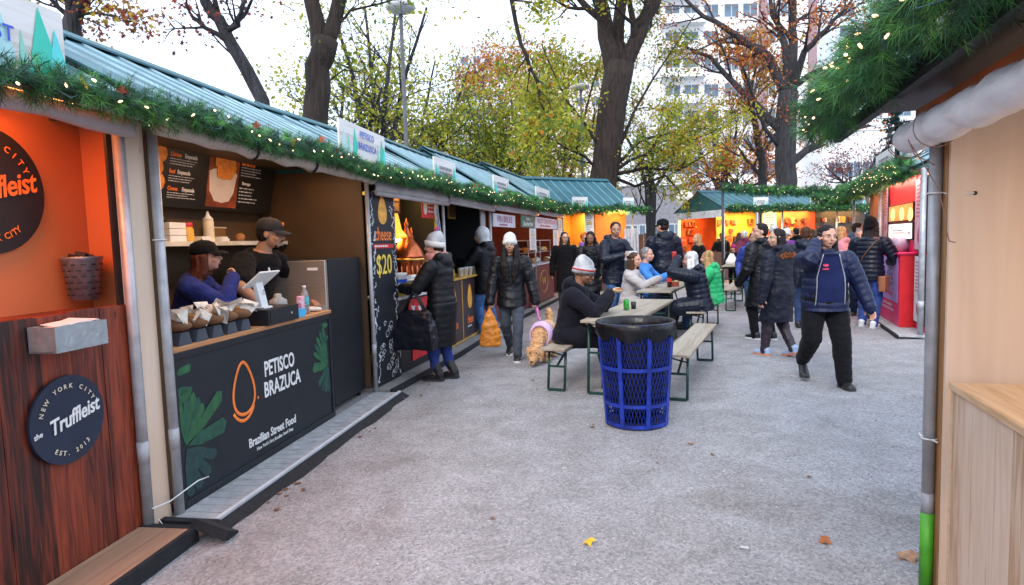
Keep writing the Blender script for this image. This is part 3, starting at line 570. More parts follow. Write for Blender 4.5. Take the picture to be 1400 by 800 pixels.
b = MB(); ro = rotm(-38, 0, 0); b.obox((0, .0, .215), (.27, .19, .014), ro); tb = b.build('tablet', WHITE, e, bevel=.006); b = MB(); b.obox((0, -.0055 + .011, .2235), (.23, .15, .002), ro); b.build('screen', INK, tb); text('lettering', 'SIP', .032, mat('grey_print', (.3, .3, .33)), e, (0, -.012, .12), (80, 90, 0))
GLASS = mat('clear_plastic', (.75, .78, .8), .08, 0, .05, 3, 0, 1, trans=.75)
e = P.thing('plastic_tub', 1.56, .20, CT, 'clear plastic tub with a scrunched top on the counter', 'tub'); b = MB(); b.lathe([(.06, 0), (.075, .1), (.07, .14), (.03, .165), (.03, .19), (.004, .195)], 16); b.build('tub_body', mat('tub_clear_grey', (.32, .31, .30), .2), e)
b = MB(); b.prism([(-.06, 0), (.06, 0), (.075, .06), (-.075, .06)], lambda a, q, t: (a, -.05 + t, q), .1); tag(b.build('blue_carton', mat('bright_blue_card', (.05, .38, .70), .5), None, P.w(1.53, .06, CT + .06), rz=P.rz), 'small bright blue carton beside the cash drawer', 'carton')
bpy.data.objects['blue_carton'].location.z = CT + .001; bpy.data.objects['blue_carton'].location.x, bpy.data.objects['blue_carton'].location.y = P.w(1.57, .055)[:2]
e = P.thing('drink_can', 1.71, .085, CT, 'pink and white patterned drink can on the counter', 'can'); b = MB(); b.lathe([(.027, 0), (.033, .01), (.033, .145), (.026, .16)], 18); b.build('can_body', mat('pink_white_print', (.70, .68, .70), .3, 0, 0, 45, 0, 1, col2=(.65, .06, .22)), e); b = MB(); b.lathe([(.026, .16), (.022, .157)], 18); b.build('lid', STEEL, e)
e = P.thing('water_bottle', 1.81, .10, CT, 'clear water bottle with teal label standing beside the pink can', 'bottle'); b = MB(); b.lathe([(.03, 0), (.034, .01), (.033, .07), (.034, .15), (.028, .18), (.013, .205), (.013, .215)], 18); b.build('bottle_body', GLASS, e); b = MB(); b.lathe([(.0348, .075), (.0348, .14)], 18, cap=False); b.build('label_band', mat('teal_label', (.1, .45, .5), .4, 0, .5, 50), e); b = MB(); b.lathe([(.015, .215), (.015, .235), (.012, .237)], 14); b.build('cap', WHITE, e)
b = MB(); b.ell((0, 0, .022), (.07, .05, .022)); b.ell((.05, .02, .018), (.05, .04, .018)); tag(b.build('paper_wrap', mat('wrap_paper', (.6, .6, .6)), None, P.w(1.95, .13, CT)), 'crumpled white wrapper at the right end of the counter', 'wrapper')
stall_board(P, 2.61, -.17, 2.36, 1.08, .31, ['PETISCO', 'BRAZUSCA'], 'white board with mint trees and two lines of blue capital letters', .088, [(-.45, .1, .24, 0), (-.36, .07, .20, 1), (-.22, .12, .27, 2), (.34, .06, .2, 1), (.44, .12, .26, 2), (.5, .07, .20, 3)], textdx=.06)
# ---- cheese stalls
def dark_stall(P0, P1, label, eave, ridge, back=1.15, walls=BLACK, ceil=None):
    S = Stall(P0, P1, label); gable_roof(S, eave, ridge)
    wall(S, 'side_wall', S.L - .03, S.L - .005, .1, back - .002, .06, 2.34, walls); wall(S, 'back_wall', 0, S.L, back, back + .03, .05, 2.6, walls); wall(S, 'ceiling', .01, S.L - .01, .02, back - .002, 2.34, 2.355, ceil or walls)
    d = MB(); d.box(0, S.L, -.18, back, .01, .06); d.m = 1; d.box(0, S.L, -.21, -.182, 0, .066); d.build('deck', [mat('deck_board', (.2, .2, .2)), mat('black_felt', (.01, .01, .01))], S.e)
    return S
def valance(S, x0, x1, z1, h, m, y=-.10, seed=0):
    k = max(4, int((x1 - x0) / .12)); v = MB(); fr = []
    top = [(x0 + (x1 - x0) * i / k, y + .02, z1) for i in range(k + 1)]; mid = [(p[0], y - .025 + .02 * math.sin(i * 1.9 + seed), z1 - h * .6) for i, p in enumerate(top)]; bot = [(p[0], y + .015 * math.sin(i * 2.7 + seed), z1 - h - .012 * math.sin(i * 1.3 + seed)) for i, p in enumerate(top)]
    b2 = [(p[0], p[1] + .012, p[2]) for p in bot]; m2 = [(p[0], p[1] + .012, p[2]) for p in mid]; t2 = [(p[0], p[1] + .012, p[2]) for p in top]
    rows = [top, mid, bot, b2, m2, t2]; n = k + 1
    v.add([q for r in rows for q in r], [(r * n + i, r * n + i + 1, ((r + 1) % 6) * n + i + 1, ((r + 1) % 6) * n + i) for r in range(6) for i in range(k)], True)
    v.tube([(x0 + .02, y, z1 - h), (x1 - .02, y, z1 - h - .005)], .026, 8)
    return v.build('rolled_awning', m, S.e)
C1 = dark_stall((-1.47, 6.43), (-.92, 8.57), 'black cheese stall with a chalk art side panel and copper domes', 2.30, 3.06)
valance(C1, .05, C1.L, 2.25, .16, GREY_TARP, seed=1); post(C1, C1.L - .01, -.02, 2.26, .02)
e = C1.thing('chalkboard_panel', .34, -.02, .07, 'tall black panel with chalk drawings and a yellow $20 price', 'sign')
b = MB(); b.box(-.31, .31, 0, .02, 0, 2.05); b.build('board', mat('chalkboard', (.006, .009, .016), .6, 0, .3, 3), e)
text('lettering', 'cheese', .20, ORANGEINK, e, (.0, -.002, 1.60), bold=.002, sx=.72); b = MB(); b.box(-.24, .24, -.003, -.001, 1.455, 1.50); b.build('red_tab', REDINK, e); text_lines(e, SIGNWHITE, -.22, .22, 1.46, 1.495, 1, -.004, .5, 'lettering')
text('lettering', '$20', .30, mat('price_yellow', (.85, .62, .10), .5), e, (-.01, -.002, 1.27), bold=.0015, sx=.82)
b = MB(); b.prism([(.10 * math.sin(t) * (1 + .3 * math.cos(t)), 1.86 - .15 * math.cos(t) + .0) for t in np.linspace(0, 6.28, 22)[:-1]], lambda a, q, t: (a, -.004 + t, q), .003); b.build('drop_emblem', mat('cheese_yellow', (.75, .36, .05), .5, 0, .3, 20), e)
ch = MB(); rg = random.Random(12)
for sx in (-.26, .26):
    for k in range(26):
        z = .05 + k * .075 + rg.uniform(-.02, .02); x = sx + rg.uniform(-.03, .03) * (1 if z > 1 else 2.2); n = rg.randint(4, 7)
        pts = [(x, -.002, z)]
        for _ in range(n): pts.append((min(.3, max(-.3, pts[-1][0] + rg.uniform(-.035, .035))), -.002, pts[-1][2] + rg.uniform(-.005, .04)))
        ch.tube(pts, rg.uniform(.003, .009), 4, smooth=False)
for k in range(30):   # chalk swirls at the foot
    cx, cz, r0 = rg.uniform(-.2, .22), rg.uniform(.05, .65), rg.uniform(.015, .06); ch.tube([(cx + r0 * (1 - .08 * i) * math.cos(i * .7), -.002, cz + r0 * (1 - .08 * i) * math.sin(i * .7)) for i in range(10)], .0035, 4, smooth=False)
for i, p in enumerate(ch.v): ch.v[i] = (p[0], -.002 + (p[1] + .002) * .15, p[2])
ch.build('chalk_drawing', CHALK, e)
e = C1.thing('counter', 0, 0, 0, 'low black counter with red posters below the copper domes', 'counter')
b = MB(); b.box(.66, C1.L - .03, .02, .05, .07, .93); b.build('front', SATIN_BLACK, e); b = MB(); b.box(.64, C1.L - .02, -.05, .5, .931, .96); b.build('counter_top', mat('counter_white', (.55, .56, .6), .4), e, bevel=.004)
b = MB(); b.box(1.05, 1.95, .008, .016, .16, .40); b.build('red_poster', REDINK, e); b = MB(); b.box(1.0, 1.75, .008, .016, .66, .90); b.build('red_poster', REDINK, e)
b = MB()
for x, z in ((1.3, .3), (1.12, .78), (1.32, .76)): b.prism([(x - .06, z + .05), (x - .03, z), (x + .01, z - .05), (x + .04, z), (x + .07, z + .04), (x + .02, z + .03)], lambda a, q, t: (a, .006 + t, q), .001)
for k in range(3): b.bar((1.45, .0065, .28 + .02 * k), (1.8, .0065, .33 + .015 * k), .001, .01)
b.build('white_print', SIGNWHITE, e)
COPPER = mat('hammered_copper', (.52, .13, .05), .26, .9, .25, 9, .35, 22)
for k, (u, y, s) in enumerate(((1.60, .26, 1.12), (2.02, .38, 1.0))):
    e = C1.thing('copper_kettle', u, y, .961, ('larger front' if k == 0 else 'smaller rear') + ' copper kettle with pointed domed lid on the counter', 'kettle', 'copper kettles on the cheese counter'); e.scale = (s, s, s)
    b = MB(); b.lathe([(.15, 0), (.17, .02), (.185, .2), (.195, .33), (.205, .35), (.205, .375), (.18, .38)], 26)
    for i in range(20): a = i * math.pi / 10; b.ell((.187 * math.cos(a), .187 * math.sin(a), .18), (.022, .022, .13), None, 8, 6)
    b.build('bowl', COPPER, e)
    b = MB(); b.lathe([(.19, .38), (.185, .40), (.165, .46), (.125, .53), (.07, .60), (.035, .66), (.028, .70), (.02, .74), (.03, .76), (.018, .79), (.004, .83)], 26); b.build('lid', COPPER, e)
    b = MB(); b.lathe([(.21, .35), (.215, .362), (.21, .375)], 26); b.build('rim_band', mat('bright_brass', (.75, .42, .12), .25, .9), e)
e = C1.thing('heat_lamp', 1.52, .40, 1.55, 'yellow glowing heat lamp hanging above the cheese counter', 'lamp'); b = MB(); b.lathe([(.03, .72), (.03, .5), (.05, .45), (.10, .2), (.17, .12), (.17, .10), (.05, .08)], 20); b.build('lamp_shade', mat('lamp_shade_brass', (.75, .5, .08), .3, .6, emit=(1, .62, .08), es=.7), e); b = MB(); b.lathe([(.05, .04), (.11, .07), (.05, .09)], 16); b.build('lamp_glow', glow('heat_lamp_glow', (1, .72, .15), 7), e)
b = MB(); b.box(-.22, .22, 0, .3, .64, .68); b.build('hood', mat('lamp_shade_brass', (.7, .5, .1)), e)
lamp('heat_light', C1.e, (1.6, .25, 2.28), 8, (1, .6, .2), 1.0, .2)
e = C1.thing('hanging_banner', 1.99, .1, 1.90, 'red banner with white print hanging above the copper kettles', 'banner'); b = MB(); b.box(-.24, .24, 0, .006, 0, .28); b.build('cloth_sheet', mat('banner_red', (.62, .025, .02), .6, 0, .15, 5, .3, 8), e); b = MB(); b.prism([(-.13 + .07 * math.cos(t), .15 + .11 * math.sin(t)) for t in np.linspace(0, 6.28, 16)[:-1]], lambda a, q, t: (a, -.003 + t, q), .002); b.build('white_print', SIGNWHITE, e); text_lines(e, SIGNWHITE, -.03, .2, .06, .22, 3, -.002, .4)
e = C1.thing('picture_board', 1.30, .30, 1.95, 'framed board of small food pictures beside the red banner', 'sign'); b = MB(); b.box(-.22, .22, 0, .015, 0, .27); b.build('frame', mat('frame_brown', (.05, .03, .015), .5), e); b = MB(); b.m = 0
for i in range(2):
    for j in range(2): b.m = (i + j) % 2; b.box(-.18 + .2 * i, -.03 + .2 * i, -.004, -.001, .03 + .12 * j, .13 + .12 * j)
b.build('food_picture', [mat('food_print_gold', (.45, .22, .06), .5, 0, .6, 30), mat('food_print_tan', (.35, .2, .1), .5, 0, .6, 30)], e)
e = C1.thing('condiment_bucket', .82, .06, .961, 'yellow and white tub with blue lid band on the cheese counter', 'tub'); b = MB(); b.lathe([(.09, 0), (.105, .1), (.105, .12)], 20); b.build('tub_body', mat('tub_yellow', (.75, .55, .06), .4), e); b = MB(); b.lathe([(.106, .12), (.108, .24), (.112, .25), (.112, .27)], 20); b.build('label_band', WHITE, e); b = MB(); b.lathe([(.109, .16), (.1095, .2)], 20, cap=False); b.build('stripe', BLUEINK, e)
for k in range(2):
    e = C1.thing('cup_tray', 1.07 + .24 * k, .03 + .04 * k, .961, ('left' if k == 0 else 'right') + ' dark crate of cups between the yellow tub and the kettles', 'crate'); b = MB(); b.box(-.11, .11, -.06, .1, 0, .15); b.m = 1; b.box(-.105, .105, -.0625, -.061, .07, .14); b.build('crate_body', [BLACK, mat('crate_green', (.02, .09, .06), .5, 0, .6, 25)], e)
    b = MB()
    for i in range(4): b.lathe([(.018, .15), (.026, .22), (.024, .22)], 10, (-.075 + .05 * i, .02, 0))
    b.build('cup', WHITE if k else mat('cup_grey', (.4, .42, .46), .4), e)
e = C1.thing('paper_plates', .98, -.0, 1.113, 'stack of white paper plates on the dark crate', 'plates'); 
b = MB(); b.lathe([(.07, 0), (.11, .02), (.11, .035), (.07, .018)], 18); b.build('plate', WHITE, e)
C2 = dark_stall((-.92, 8.57), (-.37, 11.17), 'dark stall with gold framed cheese counter and hanging picture', 2.31, 3.16)
valance(C2, .03, C2.L, 2.25, .13, GREY_TARP, seed=3); post(C2, C2.L - .02, -.02, 2.28, .022)
e = C2.thing('counter', 0, 0, 0, 'dark brown counter with gold trim and cheese lettering', 'counter')
b = MB(); b.box(.0, C2.L - .06, .02, .05, .07, 1.02); b.build('front', mat('dark_plum_panel', (.045, .026, .028), .4), e); b = MB()
for x in (.02, .86, 1.70, C2.L - .09): b.box(x, x + .03, .012, .019, .10, 1.02)
b.box(0, C2.L - .06, .010, .0195, .07, .098); b.box(0, C2.L - .06, -.03, .4, 1.021, 1.05); b.build('gold_trim', GOLD, e)
for x in (.45, 1.29, 2.1): 
    text('lettering', 'cheese', .20, ORANGEINK, e, (x, .017, .36), bold=.002, sx=.62); text_lines(e, SIGNWHITE, x - .16, x + .16, .24, .275, 1, .017, .6, 'lettering')
for x in (.45, 1.29, 2.1): b = MB(); b.prism([(x + .12 * math.sin(t) * (1 + .3 * math.cos(t)), .72 - .19 * math.cos(t)) for t in np.linspace(0, 6.28, 22)[:-1]], lambda a, q, t: (a, .014 + t, q), .003); b.build('drop_emblem', mat('cheese_yellow', (.7, .36, .05)), e)
for i in range(7):
    e = C2.thing('paper_cup', .95 + .13 * i, .05 + .03 * (i % 2), 1.051, 'white paper cup in the row on the gold edged counter', 'cup', 'paper cups lined up on the cheese counter'); b = MB(); b.lathe([(.03, 0), (.042, .11), (.044, .11), (.044, .115), (.038, .113)], 14); b.build('cup_body', WHITE, e); b = MB(); b.lathe([(.045, .115), (.046, .125), (.03, .128)], 14); b.build('lid', mat('cup_lid', (.5, .5, .52), .4), e)
b = MB(); b.prism([(-.09, 0), (.09, 0), (.0, .13)], lambda a, q, t: (a, -.04 + t, q), .09); tag(b.build('cheese_wedge', mat('cheese_gold', (.68, .42, .12), .5), None, C2.w(1.12, .25, 1.051), rz=C2.rz), 'golden wedge of cheese behind the paper cups', 'cheese')
e = C2.thing('framed_picture', 2.25, .55, 1.98, 'small gold framed picture hanging in the dark stall', 'picture'); b = MB(); b.box(-.2, .2, 0, .02, 0, .34); b.build('frame', GOLD, e); b = MB(); b.box(-.17, .17, -.004, -.001, .03, .31); b.build('print', mat('picture_print', (.10, .05, .02), .5, 0, .8, 12), e)
cu = MB(); rg = random.Random(2); k = 9
for j in range(5):
    pass
cu.loft([[(C2.L - .28 + .16 * (i / 9) + 0, .06 + .03 * math.sin(i * 2.2), z) for i in range(10)] + [(C2.L - .12 - .16 * (i / 9), .09 + .03 * math.sin((9 - i) * 2.2), z) for i in range(10)] for z in (1.06, 1.6, 2.24)]); cu.build('curtain', mat('pale_curtain', (.50, .48, .50), .7), C2.e)
# yellow pole and cables between the two cheese stalls
b = MB(); b.tube([(C1.L - .1, .06, .06), (C1.L - .1, .06, 2.3)], .018, 8); b.build('post', mat('yellow_pole', (.6, .42, .05), .5), C1.e)
b = MB()
for k in range(3): b.tube([(C1.L - .16 - .05 * k, .0, 2.2), (C1.L - .2 - .06 * k, -.02, 1.95), (C1.L - .12 - .05 * k, -.02, 1.7), (C1.L - .22 - .1 * k, .02, 1.52 - .05 * k), (C1.L - .1, .03, 1.6)], .007, 6)
b.build('hanging_cable', mat('pale_blue_cable', (.35, .42, .6), .5), C1.e)

# ---- mulled wine stalls
REDWALL = mat('red_brown_wall', (.10, .018, .010), .6, 0, .4, 3); MAROON = mat('maroon_counter', (.13, .018, .018), .45, 0, .15); TEALSIGN = mat('teal_sign', (.015, .17, .15), .5)
V1 = dark_stall((-.37, 11.17), (.546, 14.55), 'mulled wine stall with white VIN BRULE header sign', 2.36, 3.29, walls=REDWALL)
V2 = dark_stall((.546, 14.55), (1.46, 17.93), 'sandwich stall with teal header sign and maroon counter', 2.40, 3.42, walls=REDWALL)
for S in (V1, V2):
    valance(S, .03, S.L, S.L and (2.27 if S is V1 else 2.32), .12, GREY_TARP, seed=5); post(S, .02, -.02, 2.3, .02)
    lamp('counter_lamp', S.e, (S.L / 2, .35, 2.32), 15, (1, .42, .16), 2.4, .3); lt = MB(); lt.tube([(.3, .6, 2.31), (S.L - .3, .6, 2.31)], .03, 8); lt.build('strip_light', glow('strip_glow_red', (1, .25, .08), 5), S.e)
def header(S, u0, u1, z0, z1, m, lines, label, tm, y=-.03):
    e = S.thing('header_sign', (u0 + u1) / 2, y, z0, label, 'sign'); w = u1 - u0; b = MB(); b.box(-w / 2, w / 2, 0, .02, 0, z1 - z0); b.build('board', m, e)
    for s, sz, z, sx in lines: text('lettering', s, sz, tm, e, (0, -.002, z), bold=.0015, sx=sx)
    return e
LAV = mat('lavender_white_sign', (.60, .60, .68), .5)
e = header(V1, .17, 1.72, 1.84, 2.08, LAV, [('VIN BRULE', .17, .14, 1.35)], 'white sign with purple VIN BRULE letters under the awning', mat('purple_ink', (.25, .01, .12), .5)); text_lines(e, mat('purple_ink', (.25, .01, .12)), -.4, .4, .02, .06, 1, -.002, .7, 'lettering')
e = header(V1, 2.25, 3.44, 1.86, 2.12, TEALSIGN, [], 'teal sign with white script lettering above the dark counter opening', SIGNWHITE); text('lettering', 'Italian', .10, SIGNWHITE, e, (.0, -.002, .19), sx=1.6, shear=.3); text('lettering', 'Sandwiches', .14, SIGNWHITE, e, (0, -.002, .08), sx=1.4, bold=.0015, shear=.3)
e = header(V2, .05, 2.9, 1.86, 2.12, LAV, [('HOT CHOCOLATE', .15, .17, 1.9)], 'long white header sign with faded red lettering over the display case', mat('faded_red_ink', (.5, .10, .12), .6)); text_lines(e, mat('faded_red_ink', (.5, .1, .12)), -.9, .9, .03, .09, 1, -.002, .6, 'lettering')
def price_list(S, u, w, z0, z1, label, y=-.06):
    e = S.thing('price_list', u, y, z0, label, 'menu'); h = z1 - z0; b = MB(); b.box(-w / 2, w / 2, 0, .012, 0, h); b.build('sheet', SIGNWHITE, e); text_lines(e, mat('grey_letter_paint', (.25, .27, .3)), -w * .36, w * .36, h * .06, h * .93, 14, -.002, .35); b = MB(); b.box(-w * .32, w * .32, -.003, -.001, h * .66, h * .74); b.build('yellow_tab', mat('yellow_tab', (.7, .5, .1), .5), e); return e
price_list(V1, 3.16, .62, 1.36, 1.84, 'tall white price list hanging below the teal sign')
price_list(V2, 2.35, .62, 1.28, 1.84, 'tall white price list beside the display case of baked goods')
price_list(V2, 3.05, .55, 1.45, 2.15, 'narrow white menu sheet at the far end of the sandwich stall')
e = V2.thing('counter', -.5, 0, 0, 'maroon counter with a gold oval emblem below the display case', 'counter')
b = MB(); b.box(-.05, 2.75, .0, .6, .08, .98); b.build('front', MAROON, e); b = MB(); b.box(-.07, 2.78, -.03, .6, .981, 1.01); b.build('counter_top', mat('counter_white', (.5, .5, .5)), e)
b = MB(); b.box(-.06, 2.76, -.02, .05, .02, .078); b.build('plinth', BLACK, e); text('lettering', 'W', .26, GOLD, e, (1.5, -.003, .56), bold=.0015, sx=1.6); b = MB(); b.tube([(1.5 + .45 * math.cos(t), -.002, .56 + .27 * math.sin(t)) for t in np.linspace(0, 6.28, 28)], .008, 5); b.build('oval_emblem', GOLD, e)
e = V2.thing('display_case', .9, .25, 1.011, 'glass display case full of baked goods on the maroon counter', 'display case'); b = MB()
for x in (-1.25, 0, 1.25): b.box(x - .012, x + .012, -.2, -.18, 0, .55); b.box(x - .012, x + .012, .2, .22, 0, .55)
b.box(-1.26, 1.26, -.2, .22, .55, .57); b.box(-1.24, 1.24, -.17, .2, .27, .28); b.build('frame', STEEL, e)
b = MB(); rg = random.Random(9)
for k in range(70):
    b.m = rg.randint(0, 3); b.ell((rg.uniform(-1.2, 1.2), rg.uniform(-.14, .15), rg.choice((.03, .31)) + rg.uniform(0, .06)), (rg.uniform(.05, .1), .06, rg.uniform(.03, .06)), rotm(0, 0, rg.uniform(0, 180)), 8, 5)
b.build('baked_goods', [mat('pastry_gold', (.5, .3, .1)), mat('bread_pale', (.55, .38, .18), .8), mat('bread_dark', (.25, .1, .03), .8), mat('icing_white', (.65, .6, .5), .6)], e)
lamp('case_lamp', V2.e, (.9, .2, 1.57), 5, (1, .7, .4), 2.0, .2)
rg = random.Random(31)
for S, n in ((V1, 12), (V2, 10)):
    for i in range(n):
        u = rg.uniform(.4, S.L - .3); z = rg.choice((1.25, 1.55)); e = S.thing('bottle', u, 1.05, z, 'bottle standing on the back shelf of the ' + ('mulled wine' if S is V1 else 'sandwich') + ' stall', 'bottle', 'bottles on the back shelves of the ' + ('mulled wine' if S is V1 else 'sandwich') + ' stall'); b = MB(); b.lathe([(.04, 0), (.042, .16), (.016, .22), (.014, .28)], 10); b.build('glass', [mat('bottle_red', (.5, .04, .02), .2), mat('bottle_amber', (.45, .2, .03), .2), mat('bottle_white', (.6, .55, .5), .3)][i % 3], e)
    b = MB(); b.box(.2, S.L - .2, .98, 1.148, 1.22, 1.248); b.box(.2, S.L - .2, .98, 1.148, 1.52, 1.548); b.build('back_shelf', mat('shelf_wood', (.2, .08, .03), .6), S.e)
b = MB(); b.box(.1, V1.L - .1, .02, .5, .08, .95); e = V1.thing('counter', 0, 0, 0, 'plain maroon counter under the VIN BRULE sign', 'counter'); b.build('front', MAROON, e); b = MB(); b.box(.08, V1.L - .08, -.02, .52, .951, .98); b.build('counter_top', PLY, e)
# ---- orange end stall
G = Stall((1.46, 17.93), (3.75, 19.3), 'bright orange stall at the end of the left row'); gable_roof(G, 2.43, 3.44, roofx0=-1.5)
BRIGHTO = mat('bright_orange_wall', (.72, .20, .02), .6, 0, .1, 2); YEL = mat('amber_wall', (.62, .32, .05), .6, 0, .2, 2)
wall(G, 'back_wall', 0, 1.24, 1.2, 1.24, .05, 2.5, YEL); wall(G, 'ceiling', 0, G.L, 0, 1.2, 2.40, 2.415, YEL); wall(G, 'orange_panel', 1.26, 2.44, .02, .05, .95, 2.38, BRIGHTO); wall(G, 'side_wall', 1.22, 1.25, .06, 1.198, .05, 2.39, YEL)
wall(G, 'counter_front', .1, G.L - .05, -.02, .015, .05, .94, mat('brown_counter', (.12, .05, .025), .5)); post(G, G.L - .02, -.05, 2.4, .025); post(G, .02, -.05, 2.4, .02)
price_list(G, .98, .32, 1.3, 2.35, 'white menu board between the amber opening and the orange panel', -.04)
lamp('counter_lamp', G.e, (.6, .5, 2.38), 30, (1, .6, .22), 1.0, .3); lamp('panel_lamp', G.e, (1.85, -.32, 2.36), 26, (1, .55, .2), 1.0, .1, (35, 0, 0))
e = G.thing('bench_screen', 2.42, -.25, .9, 'grey slatted screen in front of the orange panel', 'screen'); b = MB()
for i in range(5): b.box(-.28 + .12 * i, -.20 + .12 * i, 0, .02, 0, .95)
b.build('slat', mat('pale_slat', (.4, .42, .45), .5), e); e.location.z = 0.9
b = MB(); b.box(-.3, .34, .021, .04, -.9, .1); b.build('frame', DARK_STEEL, e)

# small name boards on the roofs
for k, (S, u, z, w_, h_, lab) in enumerate(((C1, 1.92, 2.36, .80, .30, 'white name board above the yellow pole of the cheese stall'), (V1, .25, 2.42, 1.0, .32, 'white name board above the pale curtain'), (V2, .3, 2.47, 1.5, .33, 'white name board above the maroon counter'), (G, .55, 2.5, .55, .30, 'white name board above the amber stall opening'), (G, 2.38, 2.5, .42, .30, 'white name board at the far end of the orange stall'))):
    stall_board(S, u, -.18, z - .02, w_, h_, [], lab, .09, [(-w_ * .42, w_ * .13, h_ * .75, 2), (-w_ * .33, w_ * .1, h_ * .6, 3), (w_ * .4, w_ * .14, h_ * .8, 2), (w_ * .32, w_ * .1, h_ * .5, 1)])
# garlands along the left row
def eave_garland(S, x0, x1, z, label, rad=.10, y=-.29, **kw):
    n = max(3, int((x1 - x0) / .35)); sd = kw.get('seed', 1)
    return garland([S.w(x0 + (x1 - x0) * i / n, y + .015 * math.sin(i * 2.1 + sd), z + .022 * math.sin(i * 1.37 + sd)) for i in range(n + 1)], rad, label, **kw)
eave_garland(T, 1.0, 3.1, 2.245, 'pine garland along the roof edge above the orange wall', .075, seed=1, sprigs=300, bulbs=12, nlen=.06, leaves=5)
eave_garland(P, -.12, 2.97, 2.27, 'pine garland along the roof edge above the snack menu', .075, seed=2, sprigs=280, bulbs=22, nlen=.06, leaves=5)
eave_garland(C1, 0, C1.L, 2.29, 'pine garland along the roof edge above the copper kettles', .085, seed=3, sprigs=220, bulbs=20, nlen=.065, wid=.004)
eave_garland(C2, 0, C2.L, 2.30, 'pine garland along the roof edge above the gold trimmed counter', .09, seed=4, sprigs=190, bulbs=18, nlen=.07, wid=.005)
eave_garland(V1, 0, V1.L, 2.355, 'pine garland along the roof edge above the mulled wine sign', .10, seed=5, sprigs=150, bulbs=18, nlen=.08, wid=.007, leaves=0)
eave_garland(V2, 0, V2.L, 2.40, 'pine garland along the roof edge above the maroon counter', .11, seed=6, sprigs=130, bulbs=18, nlen=.09, wid=.009, leaves=0)
eave_garland(G, 0, G.L + .5, 2.42, 'pine garland along the roof edge above the orange panel', .12, seed=7, sprigs=140, bulbs=16, nlen=.09, wid=.010, leaves=0)
# ============================================================ RIGHT ROW
RS = Stall((1.77, 2.62), (.87, -.23), 'near right stall with pine plank counter and pale plywood wall', 'market stalls on the right side')
gable_roof(RS, 2.16, 2.95, x0=-.42, x1=3.0, over=.22, yr=1.25, fascia=BLACK)
b = MB(); b.box(-1.15, 3.0, -.19, -.15, 2.08, 2.14); b.build('eave_beam', BLACK, RS.e)
b = MB(); b.box(-.42, 3.0, -.16, 1.25, 2.112, 2.122); b.build('soffit', BLACK, RS.e)
wall(RS, 'divider_panel', .055, .075, .03, 2.4, .02, 2.10, PLY); wall(RS, 'back_wall', .076, 2.9, 2.38, 2.4, .02, 2.1, PLY)
wall(RS, 'stud', .0, .054, .025, .09, .0, 2.06, planks('old_stud', ((.20, .09, .03), (.34, .17, .06), (.42, .23, .10)), w=.3, axis=1, grain=2)); wall(RS, 'stud', .02, .0545, .091, .115, .0, 2.06, mat('red_strip', (.22, .02, .012), .5))
b = MB()
for i in range(8):
    x0 = .262 + i * .19; b.box(x0 + .0015, x0 + .1885, 0, .022, .0, .93)
b.build('counter_front', PINE, RS.e)
b = MB(); b.box(.245, 1.8, -.012, .34, .931, .958); b.build('counter_top', planks('counter_pine', ((.52, .32, .17), (.62, .43, .26), (.68, .50, .33)), w=.4, axis=1, grain=0), RS.e, bevel=.003)
b = MB(); b.box(.236, .2595, .0, .10, .0, .930); b.build('counter_side', planks('counter_pine', ((.4, .2, .1),) * 3), RS.e)
b = MB(); b.box(-.1, 3.0, -.05, -.03, 1.985, 2.06); b.build('fascia_board', mat('orange_lit_plywood', (.45, .13, .03), .5, 0, .25, 6), RS.e)  # plywood strip, its orange lighting painted into the base colour
p = MB(); p.tube([(0, 0, .42), (0, 0, 2.03)], .024, 14); p.m = 1; p.tube([(0, 0, .33), (0, 0, .42)], .0245, 14); p.m = 2; p.tube([(0, 0, 0), (0, 0, .33)], .026, 14); p.build('post', [STEEL, mat('pipe_grey_tape', (.30, .30, .33), .35), mat('green_tape', (.07, .36, .02), .45, 0, .3, 9, .3, 30)], RS.e)
rl = MB(); k = 36; rg = random.Random(3)
rl.tube([(-.20 + i * 1.8 / k, -.065, 1.945 + .004 * math.sin(i)) for i in range(k + 1)], [(.066 + .004 * math.sin(i * 1.3) + .004 * rg.uniform(-1, 1)) * (.55 if i == 0 else .85 if i == 1 else 1) for i in range(k + 1)], 16); rl.build('rolled_awning', PLASTIC_SHEET, RS.e)
st = MB()
for u in (-.16, -.13, .22): st.tube([(u, -.065 + .080 * math.cos(t), 1.945 + .080 * math.sin(t)) for t in np.linspace(0, 6.28, 18)], .0022, 5)
st.tube([(.22, -.16, 1.90), (.23, -.14, 1.84), (.19, -.06, 1.80)], .0025, 5); st.tube([(.22, -.15, 1.88), (.24, -.1, 1.78), (.245, -.06, 1.70), (.2, -.03, 1.62), (.21, -.02, 1.54), (.27, -.03, 1.505), (.33, -.03, 1.50)], .0022, 5)
st.build('string', mat('brown_string', (.25, .15, .12), .8), RS.e)
tz = MB()
for z in (1.70, .66): tz.tube([(.028 * math.cos(t), .028 * math.sin(t), z) for t in np.linspace(0, 6.28, 14)], .0035, 5)
tz.tube([(0.02, .02, 1.70), (.05, .025, 1.695), (.085, .11, 1.69)], .003, 5); tz.tube([(-.03, -.03, .67), (-.01, -.027, .665), (.045, .02, .655)], .0038, 5); tz.build('cable_tie', WHITE, RS.e)
b = MB(); b.ell((.0785, .115, 1.69), (.004, .008, .008)); b.build('screw', INK, RS.e)
lt = MB(); lt.tube([(.6, 1.2, 2.08), (2.4, 1.2, 2.08)], .016, 8); lt.build('strip_light', glow('strip_glow_warm', (1, .62, .32), 5), RS.e)
lamp('counter_lamp', RS.e, (1.3, 1.0, 2.06), 20, (1, .60, .30), 1.6, .3)
